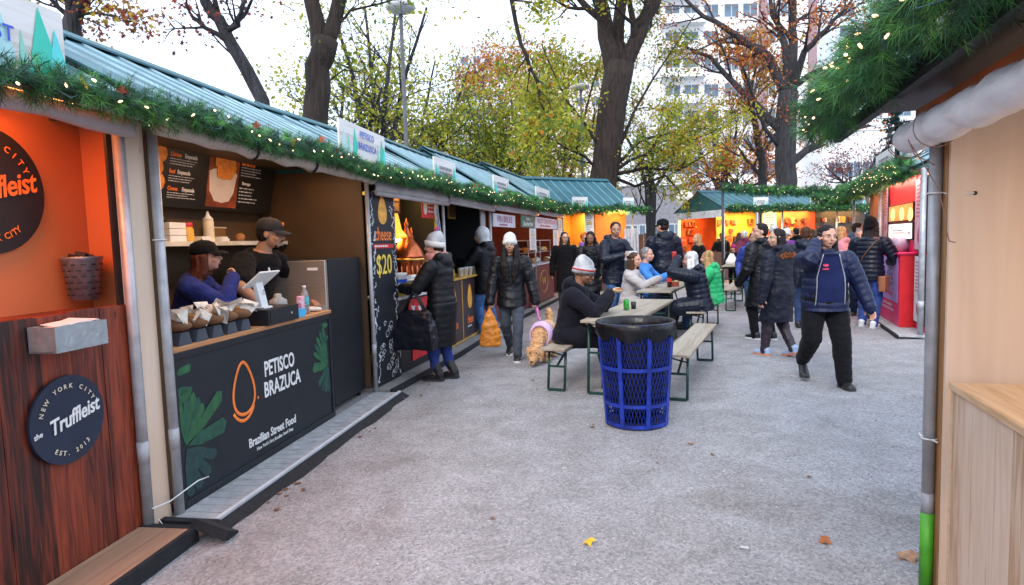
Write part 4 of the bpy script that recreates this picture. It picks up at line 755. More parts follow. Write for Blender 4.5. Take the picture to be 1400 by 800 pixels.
garland([RS.w(-1.22 + i * .3, -.28 + .03 * math.sin(i * 1.9), 2.22 + .02 * math.sin(i * 2.3) + (-.02 if i < 2 else .0)) for i in range(12)], .125, 'thick bright pine garland over the near right stall', sprigs=360, needles=34, nlen=.070, wid=.0030, bulbs=36, group='pine garlands on the right side stalls', seed=11, bscale=1.5, leaves=3)

K = Stall((7, 11.8), (5.86, 8.85), 'bright pink stall with picture screens and pink counter', 'market stalls on the right side')
PINK = mat('hot_pink_paint', (.72, .015, .12), .42, 0, .08); REDP = mat('hot_red_paint', (.70, .012, .02), .42, 0, .1); PALEP = mat('pale_pink_poster', (.66, .40, .47), .5, 0, .12, 5)
gable_roof(K, 2.42, 3.15, x0=-.1, over=.24)
wall(K, 'back_wall', .0, K.L, .06, .09, .05, 2.40, PINK); wall(K, 'upper_panel', .42, 2.32, .045, .058, 1.98, 2.4, REDP); wall(K, 'ceiling', -.1, K.L, -.22, .06, 2.405, 2.412, mat('soffit_brown', (.12, .06, .05), .6))
d = MB(); d.box(-.2, K.L + .1, -.32, .055, .03, .055); d.m = 1; d.box(-.2, K.L + .1, -.345, -.322, 0, .05); d.build('deck', [mat('deck_board_pale', (.36, .36, .37)), mat('black_felt', (.01, .01, .01))], K.e)
post(K, .02, -.04, 2.42, .04); post(K, K.L, -.04, 2.42, .04)
e = K.thing('counter', 0, 0, 0, 'pink counter with a purple flower poster below the screens', 'counter'); b = MB(); b.box(.85, 2.40, -.16, .058, .057, 1.18); b.m = 1; b.box(2.401, 2.404, -.158, .055, .06, 1.178); b.build('front', [PINK, REDP], e); b = MB(); b.box(.80, 2.43, -.19, .058, 1.181, 1.205); b.build('counter_top', PINK, e)
b = MB(); b.box(1.0, 2.28, -.165, -.161, .42, 1.12); b.build('poster', mat('lilac_poster', (.42, .26, .58), .5, 0, .1), e); b = MB(); rg = random.Random(8)
for i in range(42):
    z = .58 + .46 * i / 42; w = .32 * (1 - (i / 42) ** 1.3) + .03; b.m = rg.choice((0, 1, 2, 3, 3)); b.ell((1.64 + rg.uniform(-w, w), -.166, z), (.06, .003, .022), None, 8, 5)
b.m = 1; b.box(1.40, 1.9, -.168, -.1655, .50, .57); b.build('flower_print', [mat('print_pink', (.62, .06, .22)), mat('print_rose', (.5, .1, .2)), mat('print_blue', (.12, .2, .6)), mat('print_green', (.04, .14, .08))], e); text_lines(e, PALEP, .98, 2.25, .24, .38, 2, -.162, .55)
SCR = None
e = K.thing('menu_screen', 1.36, .02, 1.70, 'lit screen showing two golden buns on the pink stall', 'screen'); b = MB(); b.box(-.93, .93, 0, .02, 0, .29); b.build('frame', INK, e); b = MB()
def bunmat():
    m = mat('bun_screen', (.5, .25, .05), .4, 0, .6, 9, 0, 1, col2=(.9, .6, .25)); return m
b.box(-.9, .9, -.003, -.001, .015, .275); b.build('screen', glow('screen_gold', (.55, .22, .05), .8), e); b = MB()
for i, (x, z) in enumerate(((-.55, .13), (-.2, .16), (.15, .12), (.52, .16), (.75, .1))): b.m = i % 2; b.ell((x, -.004, z), (.2, .003, .11), None, 12, 8)
b.build('bun_picture', [glow('bun_bright', (.95, .62, .22), 1.0), glow('bun_brown', (.6, .25, .05), .9)], e)
e = K.thing('quote_screen', 1.36, .02, 1.40, 'lit white screen with small print below the bun screen', 'screen'); b = MB(); b.box(-.93, .93, 0, .02, 0, .28); b.build('frame', INK, e); b = MB(); b.box(-.88, .88, -.003, -.001, .02, .26); b.build('screen', glow('screen_white', (.95, .85, .80), .9), e); text_lines(e, mat('grey_letter_paint', (.25, .27, .3)), -.55, .55, .09, .17, 2, -.004, .5); text('lettering', '"', .22, INK, e, (-.65, -.004, .14), sx=2.5); text('lettering', '"', .22, INK, e, (.72, -.004, .04), sx=2.5)
for (u0, u1, z0, z1, lab) in ((.03, .36, 1.36, 2.38, 'upper pink menu panel beside the far pole of the pink stall'), (.03, .36, .32, 1.28, 'lower pink menu panel beside the far pole of the pink stall'), (2.42, 3.1, 1.24, 2.32, 'upper pink menu panel at the near end of the pink stall'), (2.46, 3.1, .16, 1.18, 'lower white menu panel at the near end of the pink stall')):
    e = K.thing('menu_board', (u0 + u1) / 2, .02, z0, lab, 'menu'); w = (u1 - u0) / 2; h = z1 - z0; b = MB(); b.box(-w, w, 0, .03, 0, h); b.build('frame', INK, e); b = MB(); b.box(-w + .02, w - .02, -.004, -.001, .02, h - .02); b.build('poster', PALEP if 'pink menu' in lab else mat('blue_white_poster', (.60, .66, .68), .5), e)
    text_lines(e, mat('print_rose', (.5, .1, .2)), -w * .7, w * .7, h * .45, h * .92, 9, -.005, .4); b = MB(); b.ell((0, -.005, h * .22), (w * .5, .003, h * .12), None, 10, 6); b.m = 1; b.ell((w * .2, -.006, h * .15), (w * .3, .003, h * .07), None, 10, 6); b.build('food_picture', [mat('print_rose', (.5, .1, .2)), mat('print_gold', (.5, .4, .15))], e)
lamp('counter_lamp', K.e, (1.5, -.12, 2.39), 30, (1, .55, .45), 2.4, .12)
e = K.thing('plastic_bowl', 1.75, -.05, 1.206, 'clear plastic bowl of sweets on the pink counter', 'bowl'); b = MB(); b.lathe([(.12, 0), (.17, .10), (.15, .2), (.08, .24)], 16); b.build('bowl_body', mat('lilac_plastic', (.42, .36, .5), .2), e)
eave_garland(K, -.65, K.L + .1, 2.43, 'fairy lit pine garland along the pink stall roof', .15, seed=21, sprigs=230, bulbs=70, nlen=.10, wid=.006, leaves=4, group='pine garlands on the right side stalls', bscale=1.5)
stall_board(K, .6, -.1, 2.62, 1.6, .34, [], 'plain pale name board on the pink stall roof', .09, [(-.5, .2, .2, 0)]); stall_board(K, 2.5, -.1, 2.6, 1.2, .34, [], 'grey name board nearest the pole on the pink stall roof', .09, [(-.4, .2, .2, 3)])
b = MB(); b.lathe([(.16, 0), (.16, .02)], 24, (0, 0, 0), rot=rotm(90), smooth=False); e = K.thing('hanging_disc', -.35, -.2, 2.23, 'grey oval plaque hanging at the far corner of the pink stall', 'sign'); b.build('disc', mat('grey_plaque', (.30, .30, .36), .5), e); text_lines(e, INK, -.09, .09, -.05, .05, 2, -.021, .5)
K2 = Stall((8.35, 15.2), (7.12, 12.1), 'brown stall partly hidden beyond the pink stall', 'market stalls on the right side'); gable_roof(K2, 2.45, 3.2); wall(K2, 'back_wall', 0, K2.L, .3, .33, .05, 2.42, mat('warm_brown_wall', (.30, .12, .04), .6)); wall(K2, 'counter_front', .1, K2.L - .1, -.05, .28, .05, 1.0, MAROON); post(K2, .03, -.03, 2.42); lamp('counter_lamp', K2.e, (1.5, .0, 2.4), 14, (1, .5, .2), 2., .2)
eave_garland(K2, 0, K2.L, 2.46, 'dark pine garland along the brown stall roof', .13, seed=22, sprigs=160, bulbs=18, nlen=.10, wid=.007, leaves=0, group='pine garlands on the right side stalls')

# ---- far middle stalls, gable end towards the path
FP = np.array((7.1, 21.0)); FD = np.array((.943, .333)); FN = np.array((-.333, .943))
BRIGHT = mat('bright_amber_wall', (.72, .30, .04), .6, 0, .35, 1.5); REDO = mat('red_orange_wall', (.55, .09, .02), .6, 0, .3, 2)
for k in range(3):
    q0 = FP + FD * 2.45 * k; q1 = q0 + FD * 2.43
    S = Stall(tuple(q0), tuple(q1), ['amber lit far stall with green gable end beside the tables', 'middle red lit stall of the far row', 'last darker stall of the far row beside the crowd'][k], 'far row of market stalls'); S_far = S
    gable_roof(S, 2.44, 3.12, yr=1.30, over=.2)
    if k == 0:
        FS = S; wall(S, 'back_wall', 0, 2.43, 2.55, 2.6, .05, 2.42, REDO); wall(S, 'counter_front', .05, 2.4, .0, .05, .05, 1.0, mat('brown_counter', (.12, .05, .025))); wall(S, 'counter_front', -.0, .05, .06, 2.5, .05, 1.0, mat('brown_counter', (.12, .05, .025))); wall(S, 'awning_band', -.06, .0, -.1, 2.7, 2.18, 2.42, mat('white_canvas', (.60, .58, .60), .7))
        wall(S, 'amber_panel', .7, 2.4, 1.2, 1.24, .9, 2.42, BRIGHT); wall(S, 'white_post', -.05, .05, 2.45, 2.55, 0, 2.3, WHITE)
    else: wall(S, 'back_wall', 0, 2.43, .9, .95, .05, 2.42, (REDO, mat('teal_brown_wall', (.08, .07, .06), .6))[k - 1]); wall(S, 'counter_front', .05, 2.4, .0, .05, .05, 1.0, MAROON)
    post(S, .0, -.06, 2.5, .035); lamp('counter_lamp', S.e, (1.2, .6, 2.38), (120, 85, 24)[k], (1, .55, .18), 1.8, .5)
    if k == 0: lamp('counter_lamp', S.e, (.4, 1.6, 2.38), 60, (1, .5, .16), .5, 1.6)
    b = MB(); rg = random.Random(40 + k)
    for i in range(46):
        b.m = rg.randint(0, 4); x = rg.uniform(.1, 2.3); z = rg.choice((1.05, 1.35, 1.65, 1.95)); b.obox((x, .85 if k else (1.15 if x > .75 else 2.45), z + .08), (rg.uniform(.06, .2), .08, rg.uniform(.08, .24)), rotm(0, rg.uniform(-12, 12), 0))
    b.build('hanging_goods', [mat('goods_red', (.45, .05, .02)), mat('goods_brown', (.18, .07, .02)), mat('goods_gold', (.6, .35, .08)), mat('goods_dark', (.04, .02, .015)), mat('goods_cream', (.6, .5, .35))], S.e)
    eave_garland(S, 0, 2.43, 2.44, 'thin pine garland on the ' + ['amber', 'middle red', 'last dark'][k] + ' stall of the far row', .12, seed=50 + k, sprigs=150, bulbs=16, nlen=.09, wid=.011, leaves=0, group='pine garlands on the far row')
    stall_board(S, 1.5, -.1, 2.5, .62, .32, [], 'small white name board on the ' + ['amber', 'middle red', 'last dark'][k] + ' stall of the far row', .1, [(-.25, .09, .22, 2), (.25, .09, .22, 3)])
e = FS.thing('menu_board', 1.95, -.02, 1.75, 'glowing yellow menu panel under the far row eave', 'menu'); b = MB(); b.box(-.28, .28, 0, .03, 0, .62); b.build('lit_panel', glow('menu_glow', (1, .82, .35), 1.3), e); text_lines(e, mat('print_rose', (.5, .1, .2)), -.2, .2, .1, .5, 5, -.002, .4)
# garland strung on dark poles
gp = [at(988, 300, 17.2), at(1168, 300, 17.2)]
for k, q in enumerate((gp[0],)):
    b = MB(); b.tube([(0, 0, 0), (0, 0, 2.95)], .035, 8); b.lathe([(.16, 0), (.16, .02)], 12, (0, 0, 0)); tag(b.build('garland_pole', DARK_STEEL, None, (q.x, q.y, 0)), 'thin dark pole holding the strung garland by the tables', 'pole')
a = Vector((gp[0].x, 17.2, 2.86)); bq = Vector((9.3, 15.6, 2.62))
garland([a.lerp(bq, i / 8) - Vector((0, 0, .10 * math.sin(math.pi * i / 8))) for i in range(9)], .13, 'upper garland strung across in front of the far row roof', sprigs=170, bulbs=18, nlen=.10, wid=.009, seed=61, leaves=0, group='garlands strung across the path')
a2 = Vector((7.6, 15.8, 2.42)); b2 = Vector((8.4, 14.6, 2.50))
garland([a2.lerp(b2, i / 6) - Vector((0, 0, .12 * math.sin(math.pi * i / 6))) for i in range(7)], .13, 'lower garland strung beside the brown stall', sprigs=170, bulbs=18, nlen=.10, wid=.009, seed=62, leaves=0, group='garlands strung across the path')
# globe lamps beyond the far row, street lamps behind the left row
GLOBE = mat('opal_globe', (.72, .70, .62), .35, 0, .03, emit=(1, .9, .7), es=.25)
for q, s, lab in ((at(936, 270, 25.5), .30, 'white globe lamp left of the green gable'), (at(1045, 269, 26), .30, 'white globe lamp above the far stall roof')):
    e = empty('globe_lamp', (q.x, q.y, 0), 0, lab, 'street lamp', 'white globe lamps'); b = MB(); b.lathe([(.09, 0), (.09, .2), (.05, .25), (.05, q.z - s - .02), (.10, q.z - s + .04)], 12); b.build('lamp_post', DARK_STEEL, e); b = MB(); b.ell((0, 0, q.z), (s * 1.15, s * 1.15, s)); b.build('globe', GLOBE, e)
for (x0, y0, x1, y1, Y, lab) in ((553, 205, 547.5, 12, 14, 'tall street lamp with a wide pale dish behind the left stalls'), (790, 245, 794, 120, 24, 'grey street lamp beside the thick tree trunk')):
    t = at(x1, y1, Y); bt = at(x0, y0, Y); e = empty('street_lamp', (t.x, Y, 0), 0, lab, 'street lamp'); b = MB(); b.lathe([(.11, 0), (.11, .6), (.05, .7), (.042, t.z - .05)], 12); b.build('lamp_post', mat('lamp_post_grey', (.10, .10, .11), .5), e); b = MB(); b.lathe([(.05, t.z - .12), (.28, t.z - .04), (.33, t.z + .02), (.32, t.z + .07), (.2, t.z + .13), (.05, t.z + .15)], 22); b.build('lamp_head', mat('lamp_head_pale', (.52, .50, .52), .4), e)

# ============================================================ TABLES, BENCHES, BIN
TDIR = math.degrees(math.atan2(.91, .41)); TU = Vector((.41, .91)).normalized(); TN = Vector((TU.y, -TU.x))
TOPM = planks('beer_table_top', ((.25, .20, .15), (.31, .26, .20), (.36, .31, .25)), w=.26, axis=1, grain=0, knots=False, gscale=.7); TEDGE = mat('table_edge', (.22, .15, .10), .6); TGREEN = mat('green_leg_paint', (.012, .05, .042), .4, .2, .2)
def trestle(L, W, h, table):
    root = empty('beer_table' if table else 'bench')
    b = MB(); b.box(0, L, -W / 2, W / 2, h - .026, h); b.build('table_top' if table else 'seat', TOPM, root, bevel=.004)
    b = MB(); b.box(.08, L - .08, -W / 2 + .03, -W / 2 + .05, h - .055, h - .0265); b.box(.08, L - .08, W / 2 - .05, W / 2 - .03, h - .055, h - .0265); b.build('rail', TEDGE, root)
    for x, s in ((.16, 1), (L - .16, -1)):
        b = MB(); w = W / 2 - .04
        b.tube([(x - .06 * s, -w, 0.012), (x, -w, h - .03)], .014, 6); b.tube([(x - .06 * s, w, .012), (x, w, h - .03)], .014, 6); b.bar((x - .06 * s, -w, .014), (x - .06 * s, w, .014), .028, .026); b.bar((x - .03 * s, -w, h * .55), (x - .03 * s, w, h * .55), .02, .02)
        b.bar((x - .02 * s, 0, h * .56), (x + .42 * s, 0, h - .04), .02, .015); b.bar((x - .005 * s, -w, h - .1), (x + .005 * s, w, h - .06), .015, .012); b.build('leg_frame', TGREEN, root)
    return root
t0 = trestle(2.25, .52, .76, True); b0 = trestle(2.25, .26, .46, False)
TG, BG = 'folding beer tables on the gravel', 'benches at the beer tables'
def place(proto, xy, label, cat, group, first=[0, 0]):
    i = 0 if proto is t0 else 1; o = proto if not first[i] else copy_tree(proto); first[i] = 1
    o.location = (xy[0], xy[1], 0); o.rotation_euler.z = R(TDIR); return tag(o, label, cat, group)
T1 = Vector((.90, 6.02)); T2 = Vector((2.10, 9.25)); T2B = Vector((3.88, 12.95)); T3 = Vector((5.75, 16.3))
for v_, lab in ((T1, 'nearest beer table with a green can on it behind the blue bin'), (T2, 'second beer table with a cola bottle between seated people'), (T2B, 'beer table hidden behind the green jacket'), (T3, 'farthest beer table with a white bag on it')): place(t0, v_, lab, 'table', TG)
BL1 = T1 - TN * .56 + Vector((0, .03)); BR1 = T1 + TN * .66; BL2 = T2 - TN * .56; BR2 = T2 + TN * .60; BR2B = T2B + TN * .62; BR3 = T3 + TN * .62; BL3 = T3 - TN * .6
for v_, lab in ((BL1, 'bench under the man in the striped beanie'), (BR1, 'empty bench just right of the blue bin'), (BL2, 'bench under the woman in the pale grey jacket'), (BR2, 'bench under the person in the green puffer jacket'), (BR2B, 'empty bench standing between the green jacket and the long black coat'), (BR3, 'empty bench right of the farthest table'), (BL3, 'bench left of the farthest table')): place(b0, v_, lab, 'bench', BG)
def on_table(T, u, n): q = T + TU * u + TN * n; return (q.x, q.y, .761)
b = MB(); b.lathe([(.024, 0), (.031, .008), (.031, .108), (.025, .12)], 20); e = empty('drink_can', on_table(T1, .95, -.03), 0, 'green drink can standing on the nearest table', 'can'); b.build('can_body', mat('green_can', (.04, .30, .05), .3, .3, .5, 40), e); b = MB(); b.lathe([(.025, .12), (.021, .118)], 18); b.build('lid', STEEL, e)
b = MB(); b.lathe([(.026, 0), (.03, .08), (.028, .08)], 16); e = empty('paper_cup', on_table(T1, 1.08, .02), 0, 'small dark cup right behind the green can', 'cup'); b.build('cup_body', SATIN_BLACK, e)
e = empty('soda_bottle', on_table(T2, .75, .1), 0, 'cola bottle with a red label on the second table', 'bottle'); b = MB(); b.lathe([(.03, 0), (.036, .02), (.034, .08), (.038, .14), (.03, .19), (.013, .225), (.013, .235)], 18); b.build('bottle_body', mat('cola_dark', (.03, .008, .005), .1), e); b = MB(); b.lathe([(.0385, .085), (.0395, .155)], 18, cap=False); b.build('label_band', mat('cola_red', (.6, .03, .04), .4, 0, .4, 30), e); b = MB(); b.lathe([(.015, .235), (.015, .255), (.012, .256)], 12); b.build('cap', REDINK, e)
e = empty('food_box', on_table(T2, .98, .12), TDIR, 'orange red food box beside the cola bottle', 'box'); b = MB(); b.box(-.09, .09, -.08, .08, 0, .07); b.m = 1; b.box(-.092, .092, -.082, .082, .0705, .08); b.build('carton', [mat('box_red', (.40, .07, .03), .6), mat('box_brown', (.3, .17, .07), .7)], e, bevel=.003)
e = empty('napkins', on_table(T2, 1.35, .0), TDIR + 20, 'white napkins lying on the second table', 'napkins'); b = MB(); b.box(-.09, .09, -.06, .06, 0, .012); b.obox((.02, .01, .02), (.15, .1, .006), rotm(4, 6, 20)); b.build('napkin', mat('paper_white', (.7, .7, .7)), e)
e = empty('paper_bag', on_table(T3, .5, -.05), TDIR, 'white paper bag lying on the farthest table', 'bag'); b = MB(); b.loft([[(-.2, -.12, 0), (.2, -.12, 0), (.2, .12, 0), (-.2, .12, 0)], [(-.22, -.13, .12), (.2, -.12, .15), (.19, .12, .16), (-.2, .13, .11)], [(-.12, -.06, .28), (.06, -.05, .3), (.05, .04, .32), (-.1, .05, .27)]]); b.build('bag_body', mat('bag_white', (.66, .63, .58), .8, 0, .1, 10, .5, 12), e)
e = empty('drink_cup', on_table(T3, .12, .15), 0, 'red and white paper cup at the near corner of the farthest table', 'cup'); b = MB(); b.lathe([(.035, 0), (.05, .15), (.046, .15)], 14); b.build('cup_body', mat('cup_red_white', (.66, .62, .62), .5, 0, 0, 14, 0, 1, col2=(.6, .1, .1)), e); b = MB(); b.lathe([(.052, .15), (.052, .165), (.03, .175)], 14); b.build('lid', WHITE, e)

# blue mesh bin
bx, by = 1.02, 4.96 + .22
e = empty('trash_can', (bx, by, 0), -8, 'blue wire mesh trash can lined with a black bag', 'trash can'); BLUE = mat('blue_bin_paint', (.008, .030, .29), .42, .1, .45, 7, .3, 40)
H_, r0, r1 = .86, .255, .318
def rz_(z): return r0 + (r1 - r0) * z / H_
b = MB(); NW = 58
for s in (1, -1):
    for i in range(NW): 
        pts = []
        for k in range(15): z = .03 + (H_ - .1) * k / 14; a = 2 * math.pi * (i / NW) + s * k * 2 * math.pi / NW * .5; pts.append((rz_(z) * math.cos(a), rz_(z) * math.sin(a), z))
        b.tube(pts, 0.0027, 4, cap=False, smooth=False)
b.build('wire_mesh', mat('blue_mesh_paint', (.006, .022, .22), .42, .1, .2, 10, .1, 40), e)
b = MB()
for i in range(8):
    a = i * math.pi / 4 + .3; c, s = math.cos(a), math.sin(a); b.bar(((r0 + .006) * c, (r0 + .006) * s, .01), ((r1 + .006) * c, (r1 + .006) * s, H_), .034, .007, up=(c, s, 0))
b.build('upright_strap', BLUE, e)
b = MB()
for z, w in ((.03, .03), (.20, .028), (.50, .03), (H_ - .02, .03)):
    rr = rz_(z) + .001; b.lathe([(rr - .002, z - w / 2), (rr + .004, z - w / 2), (rr + .0045, z + w / 2), (rr - .002, z + w / 2)], 48, cap=False, smooth=False)
b.tube([((r1 + .002) * math.cos(t), (r1 + .002) * math.sin(t), H_) for t in np.linspace(0, 2 * math.pi, 48)], .010, 8); b.build('hoop', BLUE, e)
b = MB(); b.lathe([(.01, .02), (r0 - .01, .02), (r0 - .008, .03)], 32, cap=False); b.build('base', mat('bin_base', (.05, .05, .05)), e)
BAG = mat('black_bag_plastic', (.005, .005, .007), .34, 0, .3, 8, .9, 11, spec=.35)
b = MB(); n = 56; rg = random.Random(6); rings = []
def ringf(r, z, wob, zw=0, ph=0): return [((r + wob * (math.sin(i * 2.7 + ph) * .6 + math.sin(i * 1.13 + ph * 2) * .4)) * math.cos(2 * math.pi * i / n), (r + wob * (math.sin(i * 2.7 + ph) * .6 + math.sin(i * 1.13 + ph * 2) * .4)) * math.sin(2 * math.pi * i / n), z + zw * math.sin(i * .9 + ph) + zw * .5 * math.sin(i * 2.3)) for i in range(n)]
rings = [ringf(r1 + .004, H_ - .115, .010, .022, .3), ringf(r1 + .011, H_ - .08, .010, .008, 1), ringf(r1 + .012, H_ - .04, .007, 0, 2), ringf(r1 + .0125, H_ + .004, .002), ringf(r1 + .002, H_ + .0125, .001), ringf(r1 - .012, H_ + .008, .002), ringf(r1 - .02, H_ - .06, .008, 0, 3), ringf(r1 - .04, H_ - .3, .012, 0, 1), ringf(r0 - .028, .18, .012, 0, 2), ringf(r0 - .10, .06, .012), ringf(.05, .045, .0)]
vs = [p for r in rings for p in r]; k = len(rings); b.add(vs, [(i * n + j, i * n + (j + 1) % n, (i + 1) * n + (j + 1) % n, (i + 1) * n + j) for i in range(k - 1) for j in range(n)] + [tuple((k - 1) * n + j for j in range(n))], True); b.build('bag_liner', BAG, e)
b = MB()
for i in range(14): b.obox((rg.uniform(-.17, .17), rg.uniform(-.17, .17), .09 + rg.uniform(0, .2)), (.09, .07, .03), rotm(rg.uniform(0, 90), rg.uniform(0, 90), rg.uniform(0, 180)))
tag(b.build('litter', mat('litter_paper', (.5, .5, .52), .8, 0, .3), None, (bx, by, 0)), 'crumpled paper litter inside the blue mesh can', 'litter')
# fallen leaves and scraps on the path
def ground_leaf(px, py, s, m, label, rot):
    x, y = ground_at(px, py); b = MB(); st_ = [(math.cos(i * math.pi / 5) * s * (1 if i % 2 else .55), math.sin(i * math.pi / 5) * s * (1 if i % 2 else .55)) for i in range(10)]; top = [(p[0], p[1], .012 + .010 * math.sin(p[0] / s * 3) + .006 * math.cos(p[1] / s * 2.5)) for p in st_]; b.add(top + [(p[0], p[1], p[2] - .002) for p in top] + [(0, 0, .014), (0, 0, .012)], [(i, (i + 1) % 10, 20) for i in range(10)] + [((i + 1) % 10 + 10, i + 10, 21) for i in range(10)] + [(i + 10, (i + 1) % 10 + 10, (i + 1) % 10, i) for i in range(10)]); b.tube([(0, 0, .013), (-s, -.2 * s, .010), (-1.7 * s, -.2 * s, .006)], .0015, 5)
    tag(b.build('fallen_leaf', m, None, (x, y, 0), rz=rot), label, 'leaf', 'leaves lying on the gravel')
ground_leaf(806, 743, .035, mat('leaf_yellow', (.62, .40, .02), .7, 0, .25, 30), 'bright yellow leaf on the gravel in the foreground', 20); ground_leaf(1128, 742, .035, mat('leaf_rust', (.32, .10, .03), .8, 0, .3, 30), 'small rust brown leaf on the gravel in the right foreground', 70)
ground_leaf(1242, 763, .06, mat('leaf_tan', (.34, .19, .11), .8, 0, .3, 30), 'large tan leaf beside the green taped pole', 10)
for i, (x, y) in enumerate(((1018, 750), (1005, 540), (1083, 515), (945, 607), (1200, 468), (1170, 455))):
    gx, gy = ground_at(x, y); b = MB(); b.obox((0, 0, .006), (.04, .015 + .006 * i % .02, .006), rotm(5, 8, 40 * i)); tag(b.build('litter_scrap', mat('litter_paper', (.55, .55, .55)) if i < 3 else mat('leaf_tan', (.3, .2, .1)), None, (gx, gy, 0)), ['white scrap in the middle foreground', 'white scrap below the long parkas', 'white scrap between parka and blue jacket', 'dark scrap right of the blue can', 'tan scrap before the pink stall deck', 'tan scrap near the white sneakers'][i] + ' on the gravel', 'litter', 'scraps on the gravel')

rg = random.Random(77); lp = None
for i in range(34):
    if i < 22: x, y, _ = P.w(.1 + rg.random() * 3.4, -.36 - rg.random() ** 2 * .16); lab = 'small brown leaf fragment lying along the black skirt of the banner stall'; gr = 'leaf fragments along the banner stall skirt'
    else: x, y = rg.uniform(-.6, 2.6), rg.uniform(3.0, 7.5); lab = 'small curled leaf fragment lying on the open gravel'; gr = 'leaf fragments on the open gravel'
    if i in (0, 22):
        b = MB(); s = .022; b.add([(-s, 0, .004), (-.3 * s, .5 * s, .009), (.5 * s, .6 * s, .004), (s, 0, .012), (.2 * s, -.6 * s, .005), (-.5 * s, -.4 * s, .010)], [(0, 4, 3), (0, 3, 2), (0, 2, 1), (0, 5, 4)]); lp = b.build('leaf_fragment', mat('leaf_litter_brown', (.20, .09, .035), .8, 0, .5, 30)); o = lp
    else: o = lp.copy(); COL.objects.link(o)
    o.location = (x, y, .001); o.rotation_euler.z = rg.uniform(0, 6.28); k = rg.uniform(.6, 1.3); o.scale = (k, k, k); tag(o, lab, 'leaf', gr)
# ============================================================ BUILDINGS FAR BEHIND
WHITEB = mat('white_facade', (.78, .77, .76), .7, 0, .05, .3); CREAMB = mat('cream_facade', (.74, .68, .62), .7, 0, .06, .3); GLASSB = mat('window_glass', (.10, .15, .20), .12, 0, .5, .4, 0); PIER = mat('brown_pier', (.30, .20, .21), .7); BALC = mat('balcony_slab', (.70, .70, .70), .6); TOWERB = mat('pale_blue_facade', (.66, .72, .76), .5, 0, .05, .3); WFRAME = mat('window_frame', (.55, .56, .58), .5)
def building(label, px0, px1, Y, top, floor_h, cols, wmat, ww, wh, depth=18, zmin=2.0, turn=0., name='apartment_building', piers=(), balconies=None, skip=0):
    a = at(px0, 300, Y); b = at(px1, 300, Y); w = b.x - a.x
    e = empty(name, (a.x, Y, 0), turn, label, 'building'); m = MB(); m.box(0, w, 0, depth, 0, top); m.build('wall', wmat, e)
    m = MB(); m.box(-.15, w + .15, -.15, depth + .15, top, top + .5); m.build('roof', BALC, e)
    fr = MB(); fr.box(-ww / 2, ww / 2, -.05, .12, -wh / 2, wh / 2); fw = fr.build('window', WFRAME, e); gl = MB(); n = 2 if ww > 1.2 else 1
    for i in range(n): gl.box(-ww / 2 + .08 + i * (ww - .08) / n, -ww / 2 + (i + 1) * (ww - .08) / n, -.056, -.051, -wh / 2 + .08, wh / 2 - .08)
    gw = gl.build('pane', GLASSB, fw); first = True; cnt = 0; nf = int((top - zmin) / floor_h)
    for k in range(nf):
        for c in cols:
            if cnt >= 98: continue
            if first: o = fw; first = False
            else: o = copy_tree(fw, e)
            o.location = (c * w, 0, zmin + (k + .5) * floor_h); cnt += 1
    for p in piers:
        m = MB(); m.box(p * w - .5, p * w + .5, -.35, 0, 0, top); m.build('pier', PIER, e)
    if balconies:
        for k in range(nf):
            z = zmin + k * floor_h; m = MB(); m.box(balconies[0] * w, balconies[1] * w, -1.5, -.01, z - .12, z + .05); m.m = 0; m.box(balconies[0] * w, balconies[1] * w, -1.5, -1.42, z + .05, z + .95); m.build('balcony', BALC, e)
    return e
building('white high rise with balconies beyond the trees in the middle', 905, 1112, 82, 44, 3.3, (.08, .2, .33, .46, .58, .70, .82), WHITEB, 1.9, 1.7, piers=(.66, .98), balconies=(.0, .28))
building('white apartment block with paired windows on the right', 1124, 1262, 76, 13.6, 3.15, (.12, .3, .46, .66, .84), WHITEB, 1.7, 1.75, zmin=1.2)
building('pale glass tower rising behind the right apartment block', 1135, 1330, 130, 70, 4.0, (.1, .3, .5, .7, .9), TOWERB, 3.0, 2.4, zmin=12, name='office_tower')
building('pale blue tower far behind the left trees', 628, 705, 150, 47, 4.0, (.2, .4, .6, .8), TOWERB, 1.6, 2.2, zmin=10, name='office_tower')
building('cream building far behind the orange trees', 700, 830, 120, 34, 3.6, (.1, .26, .42, .58, .74, .9), CREAMB, 1.5, 1.8, zmin=4)
building('low cream building far behind the left row', 470, 620, 125, 25, 3.6, (.1, .26, .42, .58, .74, .9), CREAMB, 1.6, 1.9, zmin=4)
building('grey brick building low behind the street gap', 850, 935, 60, 6.5, 3.0, (.15, .38, .62, .85), mat('grey_brick', (.22, .21, .23), .8, 0, .2, 3), 1.3, 1.5, zmin=.6)
e = empty('wooden_fence', (at(868, 330, 31).x, 31, 0), 0, 'brown board fence panels in the gap left of the far stalls', 'fence'); b = MB()
for i in range(9): b.box(i * .46, i * .46 + .43, 0, .03, 0, 1.75 + .05 * (i % 2))
b.build('board_panel', mat('fence_brown', (.24, .10, .05), .7, 0, .3, 3), e); b = MB()
for i in (0, 3, 6, 9): b.box(i * .46 - .04, i * .46 + .04, .031, .11, 0, 1.9)
b.build('fence_post', mat('fence_grey', (.4, .4, .42), .6), e)

